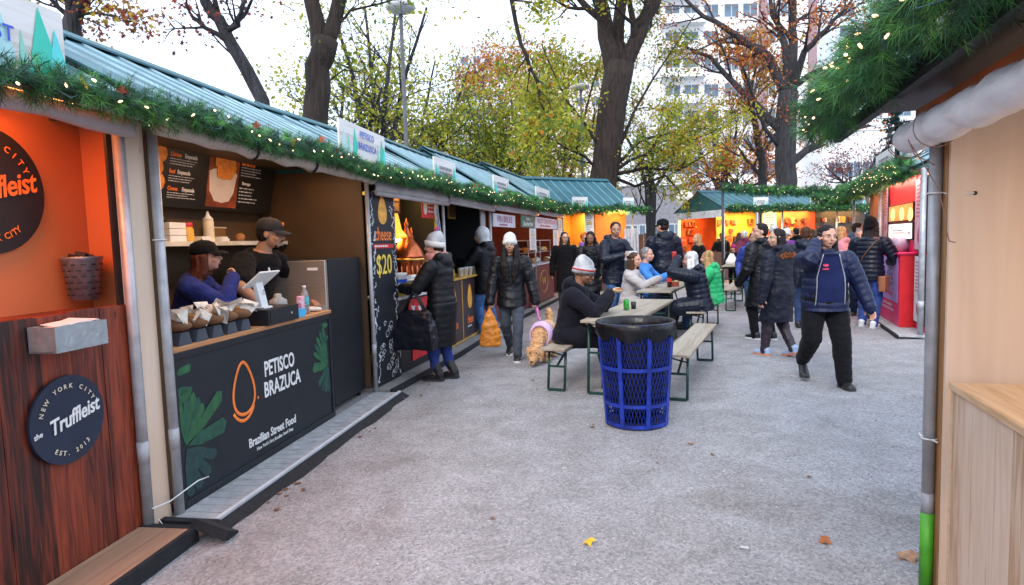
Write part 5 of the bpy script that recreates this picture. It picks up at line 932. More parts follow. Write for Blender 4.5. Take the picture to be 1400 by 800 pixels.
# ============================================================ TREES
BARK = mat('bark_brown', (.030, .019, .015), .95, 0, .6, 3, 1., 7, stretch=(5, 5, .8), bd=.06); BARKG = mat('bark_grey', (.036, .034, .038), .95, 0, .55, 3, 1., 7, stretch=(5, 5, .8), bd=.06)
def leafm(name, c):
    m = mat(name, c, .6, 0, .35, 1.2, 0, 1); n = m.node_tree.nodes; l = m.node_tree.links; b = n['Principled BSDF']; tr = n.new('ShaderNodeBsdfTranslucent'); mx = n.new('ShaderNodeMixShader'); mx.inputs[0].default_value = .5
    src = b.inputs['Base Color'].links[0].from_socket; l.new(src, tr.inputs['Color']); l.new(b.outputs[0], mx.inputs[1]); l.new(tr.outputs[0], mx.inputs[2]); l.new(mx.outputs[0], n['Material Output'].inputs['Surface']); return m
LY = leafm('leaf_yellowgreen', (.42, .40, .035)); LG = leafm('leaf_green', (.14, .22, .025)); LO = leafm('leaf_orange', (.52, .16, .015)); LR = leafm('leaf_red', (.30, .055, .03)); LP = leafm('leaf_plum', (.13, .045, .05)); LB = leafm('leaf_brown', (.26, .13, .03)); LGOLD = leafm('leaf_gold', (.52, .33, .025))
class Tree:
    def __init__(s, seed): s.rg = random.Random(seed); s.mb = MB(); s.tips = []
    def limb(s, pts, r0, r1, lv, n=None, kids=0, kl=1.5, up=.25, t0=.3, depth=3, spread=50, twig=True):
        """explicit limb polyline, then `kids` side branches"""
        P = [Vector(p) for p in pts]; out = []
        for i in range(len(P) - 1):
            for k in range(3):
                q = P[i].lerp(P[i + 1], k / 3); 
                if out: q = q + Vector([s.rg.gauss(0, .12) * (r0 + .03) for _ in range(3)])
                out.append(q)
        out.append(P[-1]); k = len(out); rs = [r0 + (r1 - r0) * (i / (k - 1)) ** .8 for i in range(k)]
        s.mb.tube([tuple(q) for q in out], rs, n or (10 if r0 > .12 else 5 if r0 > .02 else 3), cap=r0 > .02)
        for j in range(kids):
            t = t0 + (1 - t0) * (j + s.rg.random()) / kids; i = min(k - 2, int(t * (k - 1))); q = out[i]; d = (out[i + 1] - out[i]).normalized()
            s.grow(q, d, kl * s.rg.uniform(.6, 1.2) * (1.15 - .5 * t), rs[i] * .55, lv + 1, depth, up, spread)
        if not kids: s.tips.append((out[-1], 1.))
        return out
    def grow(s, p, d, L, r, lv, depth, up, spread):
        a = d.orthogonal().normalized(); a.rotate(Matrix.Rotation(s.rg.uniform(0, 6.28), 3, d)); ang = R(spread * s.rg.uniform(.6, 1.2))
        dd = (d * math.cos(ang) + a * math.sin(ang)); dd.z += up * s.rg.uniform(.2, 1); dd.normalize(); pts = [p]; q = p.copy(); n = 4
        for i in range(n):
            dd = (dd + Vector((s.rg.gauss(0, .16), s.rg.gauss(0, .16), s.rg.gauss(.03, .14)))).normalized(); q = q + dd * L / n; pts.append(q.copy())
        r = max(r, .009); s.mb.tube([tuple(x) for x in pts], [r * (1 - .75 * i / n) for i in range(n + 1)], 5 if r > .03 else 3, cap=False)
        for i in (2, 3, 4): s.tips.append((pts[i], L))
        if lv < depth:
            for j in range(s.rg.choice((3, 4))): i = s.rg.choice((1, 2, 3, 4)); s.grow(pts[i], (pts[i] - pts[i - 1]).normalized(), L * s.rg.uniform(.5, .75), r * .5, lv + 1, depth, up, spread)
    def finish(s, name, label, base, bark, leaves, nleaf, size, scat, group='trees behind the stalls', star=False, clump=.6):
        e = empty(name, base, 0, label, 'tree', group); B = np.array(base)
        s.mb.v = [tuple(np.array(p) - B) for p in s.mb.v]; s.mb.build('trunk', bark, e)
        if nleaf and s.tips:
            r_ = np.random.default_rng(s.rg.randint(0, 9999)); T = np.array([t[0] for t in s.tips]) - B
            cl = r_.random(len(T)) ** (clump * 3); cl /= cl.sum(); idx = r_.choice(len(T), nleaf, p=cl); tone = r_.random(len(T))
            C = T[idx] + r_.normal(0, 1, (nleaf, 3)) * np.array((scat, scat, scat * .7)) * .62
            A = r_.normal(0, 1, (nleaf, 3)); A /= np.linalg.norm(A, axis=1)[:, None]; Q = r_.normal(0, 1, (nleaf, 3)); Bv = np.cross(A, Q); Bv /= np.linalg.norm(Bv, axis=1)[:, None]
            sz = size * r_.uniform(.6, 1.3, (nleaf, 1)); kp = [(-1, 0), (-.35, .42), (.15, .6), (1, 0), (.15, -.6), (-.35, -.42)] if not star else [(-1, .0), (-.35, .18), (-.55, .75), (.05, .35), (.45, .85), (.45, .25), (1.05, 0), (.45, -.25), (.45, -.85), (.05, -.35), (-.55, -.75), (-.35, -.18)]
            n_ = len(kp); V = np.empty((nleaf * n_, 3)); N_ = np.cross(A, Bv)
            for q_, (ka, kb) in enumerate(kp): V[q_::n_] = C + A * sz * ka + Bv * sz * kb * .9 + N_ * sz * (.22 * abs(kb) - .12 * abs(ka))
            me = bpy.data.meshes.new('crown'); me.vertices.add(nleaf * n_); me.vertices.foreach_set('co', V.ravel()); me.loops.add(nleaf * n_); me.loops.foreach_set('vertex_index', np.arange(nleaf * n_)); me.polygons.add(nleaf); me.polygons.foreach_set('loop_start', np.arange(nleaf) * n_)
            ws = np.cumsum([w for _, w in leaves]); ws = ws / ws[-1]; u = np.clip(tone[idx] * .75 + .25 * r_.random(nleaf), 0, .999); mi = np.searchsorted(ws, u)
            for mm, _ in leaves: me.materials.append(mm)
            me.polygons.foreach_set('material_index', mi.astype(np.int32)); me.update(calc_edges=True); me.validate()
            o = bpy.data.objects.new('crown', me); COL.objects.link(o); o.parent = e
        return e
def gnd(px, Y): q = at(px, 330, Y); return Vector((q.x, Y, 0))
# the thick trunk behind the orange stall
Y = 22; t = Tree(1); g0 = gnd(822, Y)
t.limb([g0, at(826, 250, Y), at(836, 150, Y), at(848, 85, Y)], .46, .50, 0, 14)
t.limb([at(842, 110, Y), at(828, 50, Y), at(818, -10, Y - .3), at(806, -140, Y - .5)], .34, .2, 0, 10, kids=5, kl=3.2, up=.0, t0=.4)
t.limb([at(848, 90, Y), at(845, 40, Y + .3), at(848, -20, Y + .5), at(840, -150, Y)], .26, .16, 0, 8, kids=3, kl=3, up=.1, t0=.5)
t.limb([at(850, 95, Y), at(876, 45, Y), at(902, -15, Y + .3), at(930, -120, Y)], .30, .18, 0, 8, kids=5, kl=3.4, up=.0, t0=.3)
for pts, kd in (((846, 205, 868, 150, 905, 90, 950, 20), 6), ((842, 225, 880, 190, 930, 180, 985, 150), 6), ((836, 235, 870, 215, 925, 200, 985, 175), 7), ((835, 240, 880, 230, 930, 232, 975, 205), 7), ((828, 215, 800, 170, 775, 140, 740, 60), 5), ((825, 240, 800, 215, 770, 200, 745, 185), 5), ((835, 242, 868, 255, 910, 240, 930, 262), 4)):
    t.limb([at(pts[2 * i], pts[2 * i + 1], Y - .35 * i * (1 if kd % 2 else -1)) for i in range(4)], .075, .02, 1, 6, kids=kd, kl=1.5, up=.1, t0=.25, depth=3)
Yd = 15; t.limb([at(806, -140, Y - .5), at(730, -120, 18), at(692, -30, Yd), at(712, 60, Yd), at(733, 108, Yd), at(743, 150, Yd), at(716, 205, Yd)], .09, .02, 1, 6, kids=9, kl=1.1, up=-.05, t0=.42, depth=3)
t.finish('broad_tree', 'thick brown trunk with yellow green leaves behind the orange stall', g0, BARK, [(LY, .5), (LG, .26), (LGOLD, .14), (LO, .1)], 19000, .062, .36)
# left trunks
Y = 11; t = Tree(2); g0 = gnd(425, Y); t.limb([g0, at(432, 172, Y), at(440, 90, Y), at(446, 55, Y)], .22, .21, 0, 12); t.limb([at(442, 75, Y), at(432, 20, Y), at(415, -40, Y), at(400, -140, Y)], .16, .1, 0, 9, kids=3, kl=2, t0=.5); t.limb([at(446, 65, Y), at(462, 5, Y), at(476, -60, Y), at(500, -140, Y)], .14, .09, 0, 9, kids=3, kl=2, t0=.5)
t.limb([at(455, 40, Y), at(480, 15, Y), at(520, 5, Y), at(560, -10, Y)], .03, .012, 1, 5, kids=5, kl=.9, t0=.2); t.limb([at(437, 120, Y), at(470, 95, Y + .5), at(500, 100, Y + 1)], .02, .008, 1, 4, kids=3, kl=.6)
t.finish('dark_tree', 'dark straight forked trunk behind the snack stall roof', g0, BARK, [(LG, .6), (LY, .4)], 900, .05, .35)
Y = 10; t = Tree(3); g0 = gnd(372, Y); t.limb([g0, at(356, 138, Y), at(328, 75, Y), at(300, 28, Y), at(276, -10, Y), at(250, -90, Y)], .125, .07, 0, 9, kids=6, kl=1.2, t0=.45, spread=60)
t.limb([at(311, 42, Y), at(326, 35, Y - .2), at(331, 10, Y - .3), at(345, -40, Y)], .055, .025, 1, 6, kids=3, kl=.9); t.limb([at(330, 85, Y), at(300, 60, Y), at(270, 20, Y), at(235, 0, Y)], .018, .006, 1, 4, kids=6, kl=.7, depth=2)
t.finish('leaning_tree', 'slim leaning tree with sparse red and plum leaves', g0, BARKG, [(LP, .55), (LR, .35), (LO, .1)], 900, .045, .40, star=True)
Y = 8; t = Tree(4); g0 = gnd(96, Y); t.limb([g0, at(97, 45, Y), at(106, 0, Y), at(118, -80, Y)], .11, .09, 0, 9, kids=4, kl=1.2, t0=.35); t.limb([at(100, 30, Y), at(70, 0, Y), at(20, -20, Y)], .04, .015, 1, 5, kids=6, kl=.8, t0=.1); t.limb([at(104, 20, Y), at(140, 18, Y), at(180, 30, Y)], .025, .008, 1, 5, kids=6, kl=.5, t0=.1)
t.finish('maple_tree', 'dark trunk with rust and gold leaves behind the white sign', g0, BARKG, [(LB, .35), (LR, .35), (LGOLD, .3)], 2300, .042, .22, star=True)
# big right tree
Y = 27; t = Tree(5); g0 = gnd(1074, Y); t.limb([g0, at(1074, 250, Y), at(1076, 180, Y), at(1078, 125, Y)], .44, .40, 0, 14)
for pts, r in (((1076, 130, 1050, 80, 1010, 48, 960, 22, 920, -20), .26), ((1078, 125, 1072, 60, 1056, 20, 1048, -60), .22), ((1080, 130, 1084, 60, 1086, 0, 1090, -90), .30), ((1082, 130, 1100, 70, 1130, 40, 1165, 0), .20), ((1074, 185, 1040, 150, 1000, 112, 970, 78, 935, 62), .22), ((1080, 120, 1120, 95, 1170, 80, 1230, 30), .15), ((1078, 225, 1105, 205, 1130, 188, 1190, 172), .22), ((1130, 188, 1165, 110, 1215, 70, 1255, 10), .18), ((1065, 200, 1045, 175, 1030, 130, 1015, 90), .10)):
    n = len(pts) // 2; t.limb([at(pts[2 * i], pts[2 * i + 1], Y + (i * .5 if r > .2 else -i * .5)) for i in range(n)], r, .05, 1, 8, kids=6, kl=2.2, t0=.3, depth=3, up=.25)
t.finish('tall_tree', 'tall grey forked tree with sparse orange leaves behind the far row', g0, BARKG, [(LO, .5), (LR, .3), (LB, .2)], 6500, .070, .5)
Y = 32; t = Tree(6); g0 = gnd(1046, Y); t.limb([g0, at(1044, 240, Y), at(1036, 190, Y), at(1022, 120, Y), at(1005, 50, Y)], .30, .08, 0, 8, kids=9, kl=2.6, t0=.3); t.limb([at(1040, 215, Y), at(1062, 180, Y), at(1075, 140, Y)], .1, .03, 1, 6, kids=5, kl=2)
t.finish('oak_tree', 'smaller oak with gold brown leaves left of the tall grey tree', g0, BARKG, [(LB, .4), (LGOLD, .35), (LO, .25)], 3800, .080, .5)
# belt of autumn trees behind the left row
def belt(label, px, Y, topy, w, leaves, nleaf, size, seed, stems=3, kl=2.4, scat=.45, name='autumn_tree', bark=BARKG):
    t = Tree(seed); g0 = gnd(px, Y); rg = random.Random(seed)
    for k in range(stems):
        dx = (k - (stems - 1) / 2) * w / max(1, stems); y0 = 250 - rg.uniform(0, 30)
        t.limb([g0, at(px + dx * .15, 255, Y), at(px + dx * .7 + rg.uniform(-8, 8), (y0 + topy) / 2 + 10, Y + rg.uniform(-.8, .8)), at(px + dx * 1.3, topy, Y + rg.uniform(-1, 1))], .13 if k else .17, .03, 0, 6, kids=9, kl=kl, up=.22, t0=.3, depth=3, spread=58)
    return t.finish(name, label, g0, bark, leaves, nleaf, size, scat)
belt('nearly bare tree with a few yellow leaves behind the dark trunk', 520, 17, 10, 130, [(LY, .8), (LG, .2)], 1724, 0.056, 21, stems=4, kl=2.0)
belt('loose yellow green tree behind the first street lamp', 570, 24, 85, 150, [(LY, .75), (LG, .15), (LGOLD, .1)], 4140, 0.074, 22, stems=4, kl=2.0)
belt('pale plum tree standing behind the yellow green trees', 662, 40, 85, 90, [(LP, .3), (LR, .45), (LB, .25)], 3208, 0.089, 23, stems=3, kl=3.2)
belt('bright orange tree behind the left row of stalls', 715, 33, 80, 150, [(LO, .6), (LGOLD, .25), (LR, .15)], 7474, 0.085, 24, stems=4, kl=2.5)
belt('dense yellow green tree with grey stems behind the middle stalls', 668, 24, 175, 190, [(LY, .5), (LG, .4), (LGOLD, .1)], 9269, 0.074, 25, stems=4, kl=1.9, scat=.45)
belt('green and gold tree left of the thick trunk', 770, 29, 75, 120, [(LY, .45), (LG, .25), (LGOLD, .2), (LO, .1)], 7842, 0.081, 26, stems=3, kl=2.2)
belt('grey bare shrub with yellow leaves beside the orange stall end', 890, 29, 170, 90, [(LY, .6), (LGOLD, .4)], 1639, 0.074, 27, stems=4, kl=2.2)
belt('thin pale bare tree in front of the white high rise', 985, 40, 150, 90, [(LO, .5), (LB, .5)], 641, 0.089, 28, stems=4, kl=3)
belt('low orange tree behind the far row roof', 1010, 36, 235, 130, [(LO, .8), (LR, .2)], 2994, 0.089, 29, stems=3, kl=2.0, scat=.4)
belt('sparse pink grey tree in front of the right apartment block', 1165, 45, 225, 90, [(LP, .4), (LR, .6)], 1069, 0.089, 30, stems=3, kl=2.2)
belt('low yellow green tree behind the name boards of the left row', 470, 16, 120, 120, [(LY, .7), (LG, .3)], 2424, 0.056, 31, stems=3, kl=1.6)
# blue spruce
g0 = gnd(1222, 34); b = MB(); H0 = at(1222, 140, 34).z; tl = Tree(9); tl.mb.tube([tuple(g0), (g0.x, g0.y, H0)], [.2, .03], 7)
for k in range(150):
    z = random.uniform(2, H0); L = 2.0 * (1 - z / (H0 + .6)) + .2; a = random.random() * 6.28; p1 = Vector((g0.x + L * math.cos(a), g0.y + L * math.sin(a), z - .25 * L)); tl.mb.tube([(g0.x, g0.y, z), tuple(p1)], [.02, .006], 3, cap=False)
    for q in range(5): tl.tips.append((Vector((g0.x, g0.y, z)).lerp(p1, .25 + .19 * q), 1))
tl.finish('spruce_tree', 'dark blue green spruce in front of the right apartment block', g0, BARK, [(leafm('spruce_green', (.015, .06, .055)), .7), (leafm('spruce_blue', (.03, .10, .10)), .3)], 12000, .09, .13)
# ============================================================ PEOPLE
SK = {'light': mat('skin_light', (.52, .30, .21), .5, 0, .08, 12, .05, 60), 'rosy': mat('skin_rosy', (.55, .28, .20), .5, 0, .1, 12, .05, 60), 'tan': mat('skin_tan', (.40, .21, .13), .5, 0, .08, 12, .05, 60), 'brown': mat('skin_brown', (.24, .11, .06), .5, 0, .08, 12, .05, 60), 'dark': mat('skin_dark', (.12, .055, .03), .5, 0, .08, 12, .05, 60)}
EYEW = mat('eye_white', (.62, .60, .58), .3, 0, 0, 1, 0); EYED = mat('eye_dark', (.015, .010, .008), .2, 0, 0, 1, 0); LIP = mat('lip_tint', (.36, .10, .085), .5, 0, 0, 1, 0); BROW = mat('brow_hair', (.02, .013, .010), .8, 0, 0, 1, 0)
def hairm(name, c): return mat(name, c, .6, 0, .5, 30, .8, 60, stretch=(1, 1, .08), spec=.2)
H_BLACK = hairm('hair_black', (.010, .008, .008)); H_BROWN = hairm('hair_brown', (.06, .028, .014)); H_DKBROWN = hairm('hair_dark_brown', (.028, .014, .009)); H_BLOND = hairm('hair_blond', (.34, .20, .09)); H_WHITE = hairm('hair_white', (.56, .55, .54)); H_GREY = hairm('hair_grey', (.20, .19, .19)); H_AUBURN = hairm('hair_auburn', (.09, .025, .012)); H_ORANGE = hairm('hair_orange', (.45, .09, .015))
def remesh(mb, name, mats, parent, vox, smooth=3, wrinkle=0., wscale=9., seed=0):
    o = mb.build(name, mats, None); m = o.modifiers.new('r', 'REMESH'); m.mode = 'VOXEL'; m.voxel_size = vox; m.use_smooth_shade = True
    s = o.modifiers.new('s', 'SMOOTH'); s.factor = .5; s.iterations = smooth
    me = evaluated(o); bpy.data.objects.remove(o); me.name = name
    if wrinkle:
        n = len(me.vertices); co = np.empty(n * 3); no = np.empty(n * 3); me.vertices.foreach_get('co', co); me.vertices.foreach_get('normal', no); co = co.reshape(-1, 3); no = no.reshape(-1, 3)
        off = Vector((seed * 3.1, seed * 1.7, 0)); d = np.array([mnoise.noise(Vector((p[0] * wscale, p[1] * wscale, p[2] * wscale * 1.6)) + off) + .5 * mnoise.noise(Vector((p[0] * wscale * 2.3, p[1] * wscale * 2.3, p[2] * wscale * 3.4)) + off) for p in co])
        co = co + no * (d * wrinkle)[:, None]; me.vertices.foreach_set('co', co.ravel())
    me.materials.clear()
    for q in (mats if isinstance(mats, (list, tuple)) else [mats]): me.materials.append(q)
    me.polygons.foreach_set('use_smooth', [True] * len(me.polygons)); me.update()
    r = bpy.data.objects.new(name, me); COL.objects.link(r); r.parent = parent; return r
def V3(*a): return np.array(a, float)
def ik(a, c, l1, l2, hint):
    a = np.array(a, float); c = np.array(c, float); d = c - a; L = np.linalg.norm(d); u = d / (L + 1e-9)
    if L > (l1 + l2) * .995: L = (l1 + l2) * .995; c = a + u * L
    x = (l1 * l1 - l2 * l2 + L * L) / (2 * L); h = math.sqrt(max(0, l1 * l1 - x * x)); hv = np.array(hint, float); hv = hv - u * (hv @ u); hv /= np.linalg.norm(hv) + 1e-9
    return a + u * x + hv * h, c
def capsule(mb, a, b, r0, r1, n=12, flat=1.): 
    a = np.array(a, float); b = np.array(b, float); t = (b - a) / (np.linalg.norm(b - a) + 1e-9); pts = []; rs = []
    for k in range(4): w = math.pi / 2 * (1 - k / 4); pts.append(a - t * r0 * math.sin(w)); rs.append(max(.001, r0 * math.cos(w)))
    pts.append(a); rs.append(r0); pts.append(a + (b - a) * .5); rs.append((r0 + r1) / 2); pts.append(b); rs.append(r1)
    for k in range(1, 5): w = math.pi / 2 * k / 4; pts.append(b + t * r1 * math.sin(w)); rs.append(max(.001, r1 * math.cos(w)))
    mb.tube(pts, rs, n)
def polylimb(mb, P, rad, scal=0., pitch=.07, n=14, step=.012):
    """tapered tube through joints with optional quilted scallops"""
    P = [np.array(p, float) for p in P]; pts = []; rs = []; acc = 0
    for i in range(len(P) - 1):
        L = np.linalg.norm(P[i + 1] - P[i]); k = max(3, int(L / (step if scal else .05)))
        for j in range(k + (1 if i == len(P) - 2 else 0)):
            f = j / k; pts.append(P[i] + (P[i + 1] - P[i]) * f); r = rad[i] + (rad[i + 1] - rad[i]) * f; s = acc + L * f; rs.append(r + scal * (abs(math.sin(math.pi * s / pitch)) ** .6 - .55) if scal else r)
        acc += L
    for p, r in zip(P, rad): mb.ell(p, (r * .97,) * 3, None, 12, 8) if not scal else None
    mb.tube(pts, rs, n)
    mb.ell(P[0], (rad[0] * .98,) * 3, None, 12, 8); mb.ell(P[-1], (rad[-1] * .9,) * 3, None, 12, 8)
def hand(mb, w, d, pn, s, curl, side):
    """palm with five bent fingers; w wrist, d pointing direction, pn palm normal (palm side)"""
    d = d / np.linalg.norm(d); pn = pn - d * (pn @ d); pn /= np.linalg.norm(pn) + 1e-9; x = np.cross(d, pn)
    rot = np.array([x, d, -pn]).T
    mb.ell(w + d * .048 * s, (.041 * s, .055 * s, .019 * s), rot, 12, 8)
    for k, (ox, L) in enumerate(((-.029, .064), (-.010, .074), (.010, .070), (.028, .056))):
        q = w + d * .088 * s + x * ox * s; dd = d.copy(); pts = [q - d * .02 * s, q]; a = 0
        for f in (.46, .31, .23): a += curl * (.9 if f > .4 else 1.1); dd = d * math.cos(a) + pn * math.sin(a); q = q + dd * L * f * s * 1.05; pts.append(q)
        mb.tube(pts, [.0095 * s, .0092 * s, .0086 * s, .008 * s, .006 * s], 7)
    q = w + d * .028 * s - x * side * .030 * s; td = (d * .62 - x * side * .62 + pn * .35 * (1 + curl)); td /= np.linalg.norm(td); p2 = q + td * .036 * s; td2 = (td + d * .4 + pn * .25 * curl); td2 /= np.linalg.norm(td2); mb.tube([q, p2, p2 + td2 * .028 * s], [.0125 * s, .0105 * s, .0075 * s], 7)
TORSO = [(-.16, .070, .062), (-.06, .092, .075), (.06, .096, .076), (.25, .088, .066), (.4, .080, .062), (.58, .090, .070), (.74, .100, .072), (.86, .106, .062), (.95, .082, .05), (1.02, .045, .04)]
def person(label, loc, face, H=1.68, wide=1., skin='light', near=False, z0=0., pelvis=None, lean=4., side=0., yaw=0., nod=0., tilt=0., hands=((-.19, .05, .47), (.19, .05, .47)), elbow=((-.5, -1, -.2), (.5, -1, -.2)), curl=(.35, .35), palm=None, feet=((-.055, .0), (.055, .0)), toes=(0, 0), heel=(0., 0.), fz=(0., 0.), knee=(0, 1, 0.1),
           coat=None, hem=.40, th=.018, scal=0., collar=.0, hood=None, hood_up=False, open_front=None, sleeves=True, legs=None, legth=.012, shoes=None, boots=False, sole=None, hair=None, style='short', hat=None, scarf=None, extras=None, group=None, shsc=1., cwr=.006, legr=1., belly=0.):
    """local frame: +Y forward, +X the person's right-hand side as drawn, lengths of hands/feet in units of body height"""
    root = empty('person', (loc[0], loc[1], z0), face, label, 'person', group); rg = random.Random(hash(label) % 1000 if False else int(abs(loc[0] * 97 + loc[1] * 31) * 10) % 997)
    vox = (.0068 if near else .012); hv = H
    pel = V3(0, 0, .533 * H) if pelvis is None else V3(*pelvis) * H
    la, sa = R(lean), R(side); up = V3(math.sin(sa), math.sin(la), math.cos(la)); up /= np.linalg.norm(up); X = V3(1, 0, 0) - up * up[0]; X /= np.linalg.norm(X); Fw = np.cross(up, X) * 1.; Fw = V3(*Fw)
    if Fw[1] < 0: Fw = -Fw
    TL = .298 * H; neck = pel + up * TL; sh = [neck - up * .046 * H + X * s * .112 * H * wide * shsc for s in (-1, 1)]
    A1, A2, L1, L2 = .175 * H, .155 * H, .245 * H, .245 * H
    arms = []
    for k, s in enumerate((-1, 1)):
        e_, w_ = ik(sh[k], V3(*hands[k]) * H, A1, A2, elbow[k]); arms.append((sh[k], e_, w_))
    legsj = []
    for k, s in enumerate((-1, 1)):
        hp = pel + X * s * .052 * H * wide - up * .01 * H; an = V3(feet[k][0] * H, feet[k][1] * H, (.045 + heel[k] + fz[k]) * H); kn, an = ik(hp, an, L1, L2, (knee[0] + s * .12, knee[1], knee[2])); legsj.append((hp, kn, an))
    # ---- head frame
    hy, hn, ht = R(yaw), R(nod), R(tilt)
    Rh = Matrix.Rotation(hy, 3, 'Z') @ Matrix.Rotation(-hn, 3, 'X') @ Matrix.Rotation(ht, 3, 'Y'); Rh = np.array(Rh)
    k_ = H / 1.64; hc = neck + up * .062 * H + Fw * .012 * H + Rh @ V3(0, .012, .055) * k_
    def hp_(x, y, z): return hc + Rh @ (V3(x, y, z) * k_)
    # ---- body: one continuous skin
    b = MB()
    if near or not coat:
        b.loft([[pel + up * t * TL + X * math.cos(a) * w * .93 * H * wide + Fw * math.sin(a) * d * .9 * H * wide for a in np.linspace(0, 2 * math.pi, 19)[:-1]] for t, w, d in TORSO])
    else: b.loft([[pel + up * t * TL + X * math.cos(a) * w * .9 * H * wide + Fw * math.sin(a) * d * .85 * H * wide for a in np.linspace(0, 2 * math.pi, 13)[:-1]] for t, w, d in TORSO])
    capsule(b, neck - up * .03 * H, hc - Rh @ V3(0, .02, .04) * k_, .036 * H * (1 + (wide - 1) * .6), .031 * H * (1 + (wide - 1) * .5))
    for (s_, e_, w_) in arms: polylimb(b, (s_, e_, w_), (.034 * H * wide, .026 * H * wide, .0165 * H))
    for (p_, q_, r_) in legsj:
        polylimb(b, (p_, q_, r_), (.050 * H * wide, .034 * H * wide, .023 * H)); c = q_ + (r_ - q_) * .3; b.ell(c - V3(0, .008 * H, 0), (.034 * H * wide, .036 * H * wide, .07 * H), None, 12, 8)
    fw_ = 1 + (wide - 1) * .45
    b.ell(hp_(0, -.008, .028), np.array((.074 * fw_, .094, .088)) * k_, Rh, 20, 14); b.ell(hp_(0, .022, -.035), np.array((.060 * fw_, .070, .075)) * k_, Rh, 18, 12); b.ell(hp_(0, .058, -.084), np.array((.026 * fw_, .024, .020)) * k_, Rh, 12, 8)
    b.ell(hp_(0, .074, .022), np.array((.050, .018, .014)) * k_, Rh, 14, 8)
    for s in (-1, 1): b.ell(hp_(s * .036 * fw_, .060, -.030), np.array((.026 * fw_, .026, .024)) * k_, Rh, 12, 8); b.ell(hp_(s * .074 * fw_, -.005, -.005), np.array((.010, .022, .032)) * k_, Rh, 10, 8)
    b.tube([hp_(0, .088, .018), hp_(0, .099, -.008), hp_(0, .108, -.026), hp_(0, .094, -.038)], [.008 * k_, .010 * k_, .0145 * k_, .008 * k_], 10); b.ell(hp_(0, .086, -.058), np.array((.022, .012, .012)) * k_, Rh, 12, 8)
    # hands joined at the wrists
    body = None; hb = MB()
    for k, s in enumerate((-1, 1)):
        w_ = arms[k][2]; d = w_ - arms[k][1]; d /= np.linalg.norm(d); pn = V3(-s, 0, 0) if palm is None else V3(*palm[k]); hand(hb, w_ - d * .012 * H, d, pn, k_ * (1.02 if wide > 1.1 else .97), curl[k], s)
    body = remesh(b, 'body', SK[skin], root, vox * .85 if near else .011, 2)
    ft = MB(); ft.m = 0; ft.v, ft.f, ft.mi, ft.sm = list(hb.v), list(hb.f), list(hb.mi), list(hb.sm)
    for s in (-1, 1):
        ft.m = 1; ft.ell(hp_(s * .031, .081, .0), np.array((.0145, .0085, .0075)) * k_, Rh, 10, 6); ft.m = 2; ft.ell(hp_(s * .031, .0855, -.0005), np.array((.0068, .0055, .0068)) * k_, Rh, 8, 6)
        ft.m = 4; ft.tube([hp_(s * .014, .0905, .021), hp_(s * .030, .092, .0265), hp_(s * .048, .082, .021)], [.0022 * k_, .0032 * k_, .0016 * k_], 6)
        ft.m = 4; ft.tube([hp_(s * .018, .0875, .007), hp_(s * .031, .0905, .0095), hp_(s * .045, .081, .005)], [.0016 * k_, .0022 * k_, .0014 * k_], 5)
    ft.m = 3; ft.ell(hp_(0, .0945, -.0555), np.array((.021, .0065, .0045)) * k_, Rh, 10, 6); ft.ell(hp_(0, .0945, -.063), np.array((.018, .0065, .005)) * k_, Rh, 10, 6)
    tm = ft.build('t', [SK[skin], EYEW, EYED, LIP, BROW])
    # merge the fine features into the body mesh
    import bmesh
    bm = bmesh.new(); bm.from_mesh(body.data); bm.from_mesh(tm.data); 
    me = body.data; me.materials.clear()
    for q in (SK[skin], EYEW, EYED, LIP, BROW): me.materials.append(q)
    bm.to_mesh(me); bm.free(); bpy.data.objects.remove(tm); me.update()
    # ---- trousers
    if legs:
        b = MB(); 
        b.loft([[pel + up * t * TL + X * math.cos(a) * (w * H * wide + legth) * (1 + belly * .5) + Fw * math.sin(a) * (d * H * wide + legth) * (1 + belly) for a in np.linspace(0, 2 * math.pi, 21)[:-1]] for t, w, d in [(-.17, .074, .066)] + TORSO[1:4]])
        for (p_, q_, r_) in legsj:
            d = r_ - q_; d /= np.linalg.norm(d); polylimb(b, (p_, q_, r_ + d * (.018 if not boots else -.05) * H), ((.053 * H * wide + legth) * legr, (.037 * H * wide + legth) * legr, (.027 * H * wide ** .5 + legth * 1.0) * legr)); c = q_ + (r_ - q_) * .3; b.ell(c - V3(0, .008 * H, 0), (.034 * H * wide + legth * .9, .036 * H * wide + legth * .9, .07 * H), None, 12, 8)
        remesh(b, 'trousers', legs, root, vox, 3, .007 if near else .005, 11, 1)
    # ---- shoes
    if shoes:
        for k, s in enumerate((-1, 1)):
            an = legsj[k][2]; ta = R(toes[k]); f = V3(-math.sin(ta), math.cos(ta), 0); pz = heel[k] * H
            zt = (fz[k]) * H; b = MB(); L = .150 * H * (1.06 if boots else 1.); rings = []
            base = an - V3(0, 0, an[2]) + V3(0, 0, zt); sd = np.cross(f, V3(0, 0, 1))
            for q, wv, hv_ in ((-.30, .026, .062), (-.22, .035, .078), (-.05, .037, .078), (.15, .039, .070), (.38, .044, .058), (.58, .041, .050), (.69, .024, .032)):
                lift = heel[k] * H * max(0, min(1, (.40 - q) / .7)); c = base + f * (q * L) + V3(0, 0, lift)
                rings.append([c + sd * wv * H / 1.7 * 1.16 * math.cos(a) * (1 if math.sin(a) > -.5 else 1) + V3(0, 0, max(.0015, (hv_ * H / 1.7 * 1.1) * (.5 + .62 * math.sin(a)))) for a in np.linspace(0, 2 * math.pi, 17)[:-1]])
            b.loft(rings)
            if True: capsule(b, base + V3(0, 0, .045 * H + heel[k] * H) - f * .02 * H, legsj[k][2] + (legsj[k][1] - legsj[k][2]) * (.32 if boots else .04), .031 * H if boots else .028 * H, (.034 if boots else .026) * H)
            o = remesh(b, 'shoe', shoes, root, vox * .8, 2, .002, 20)
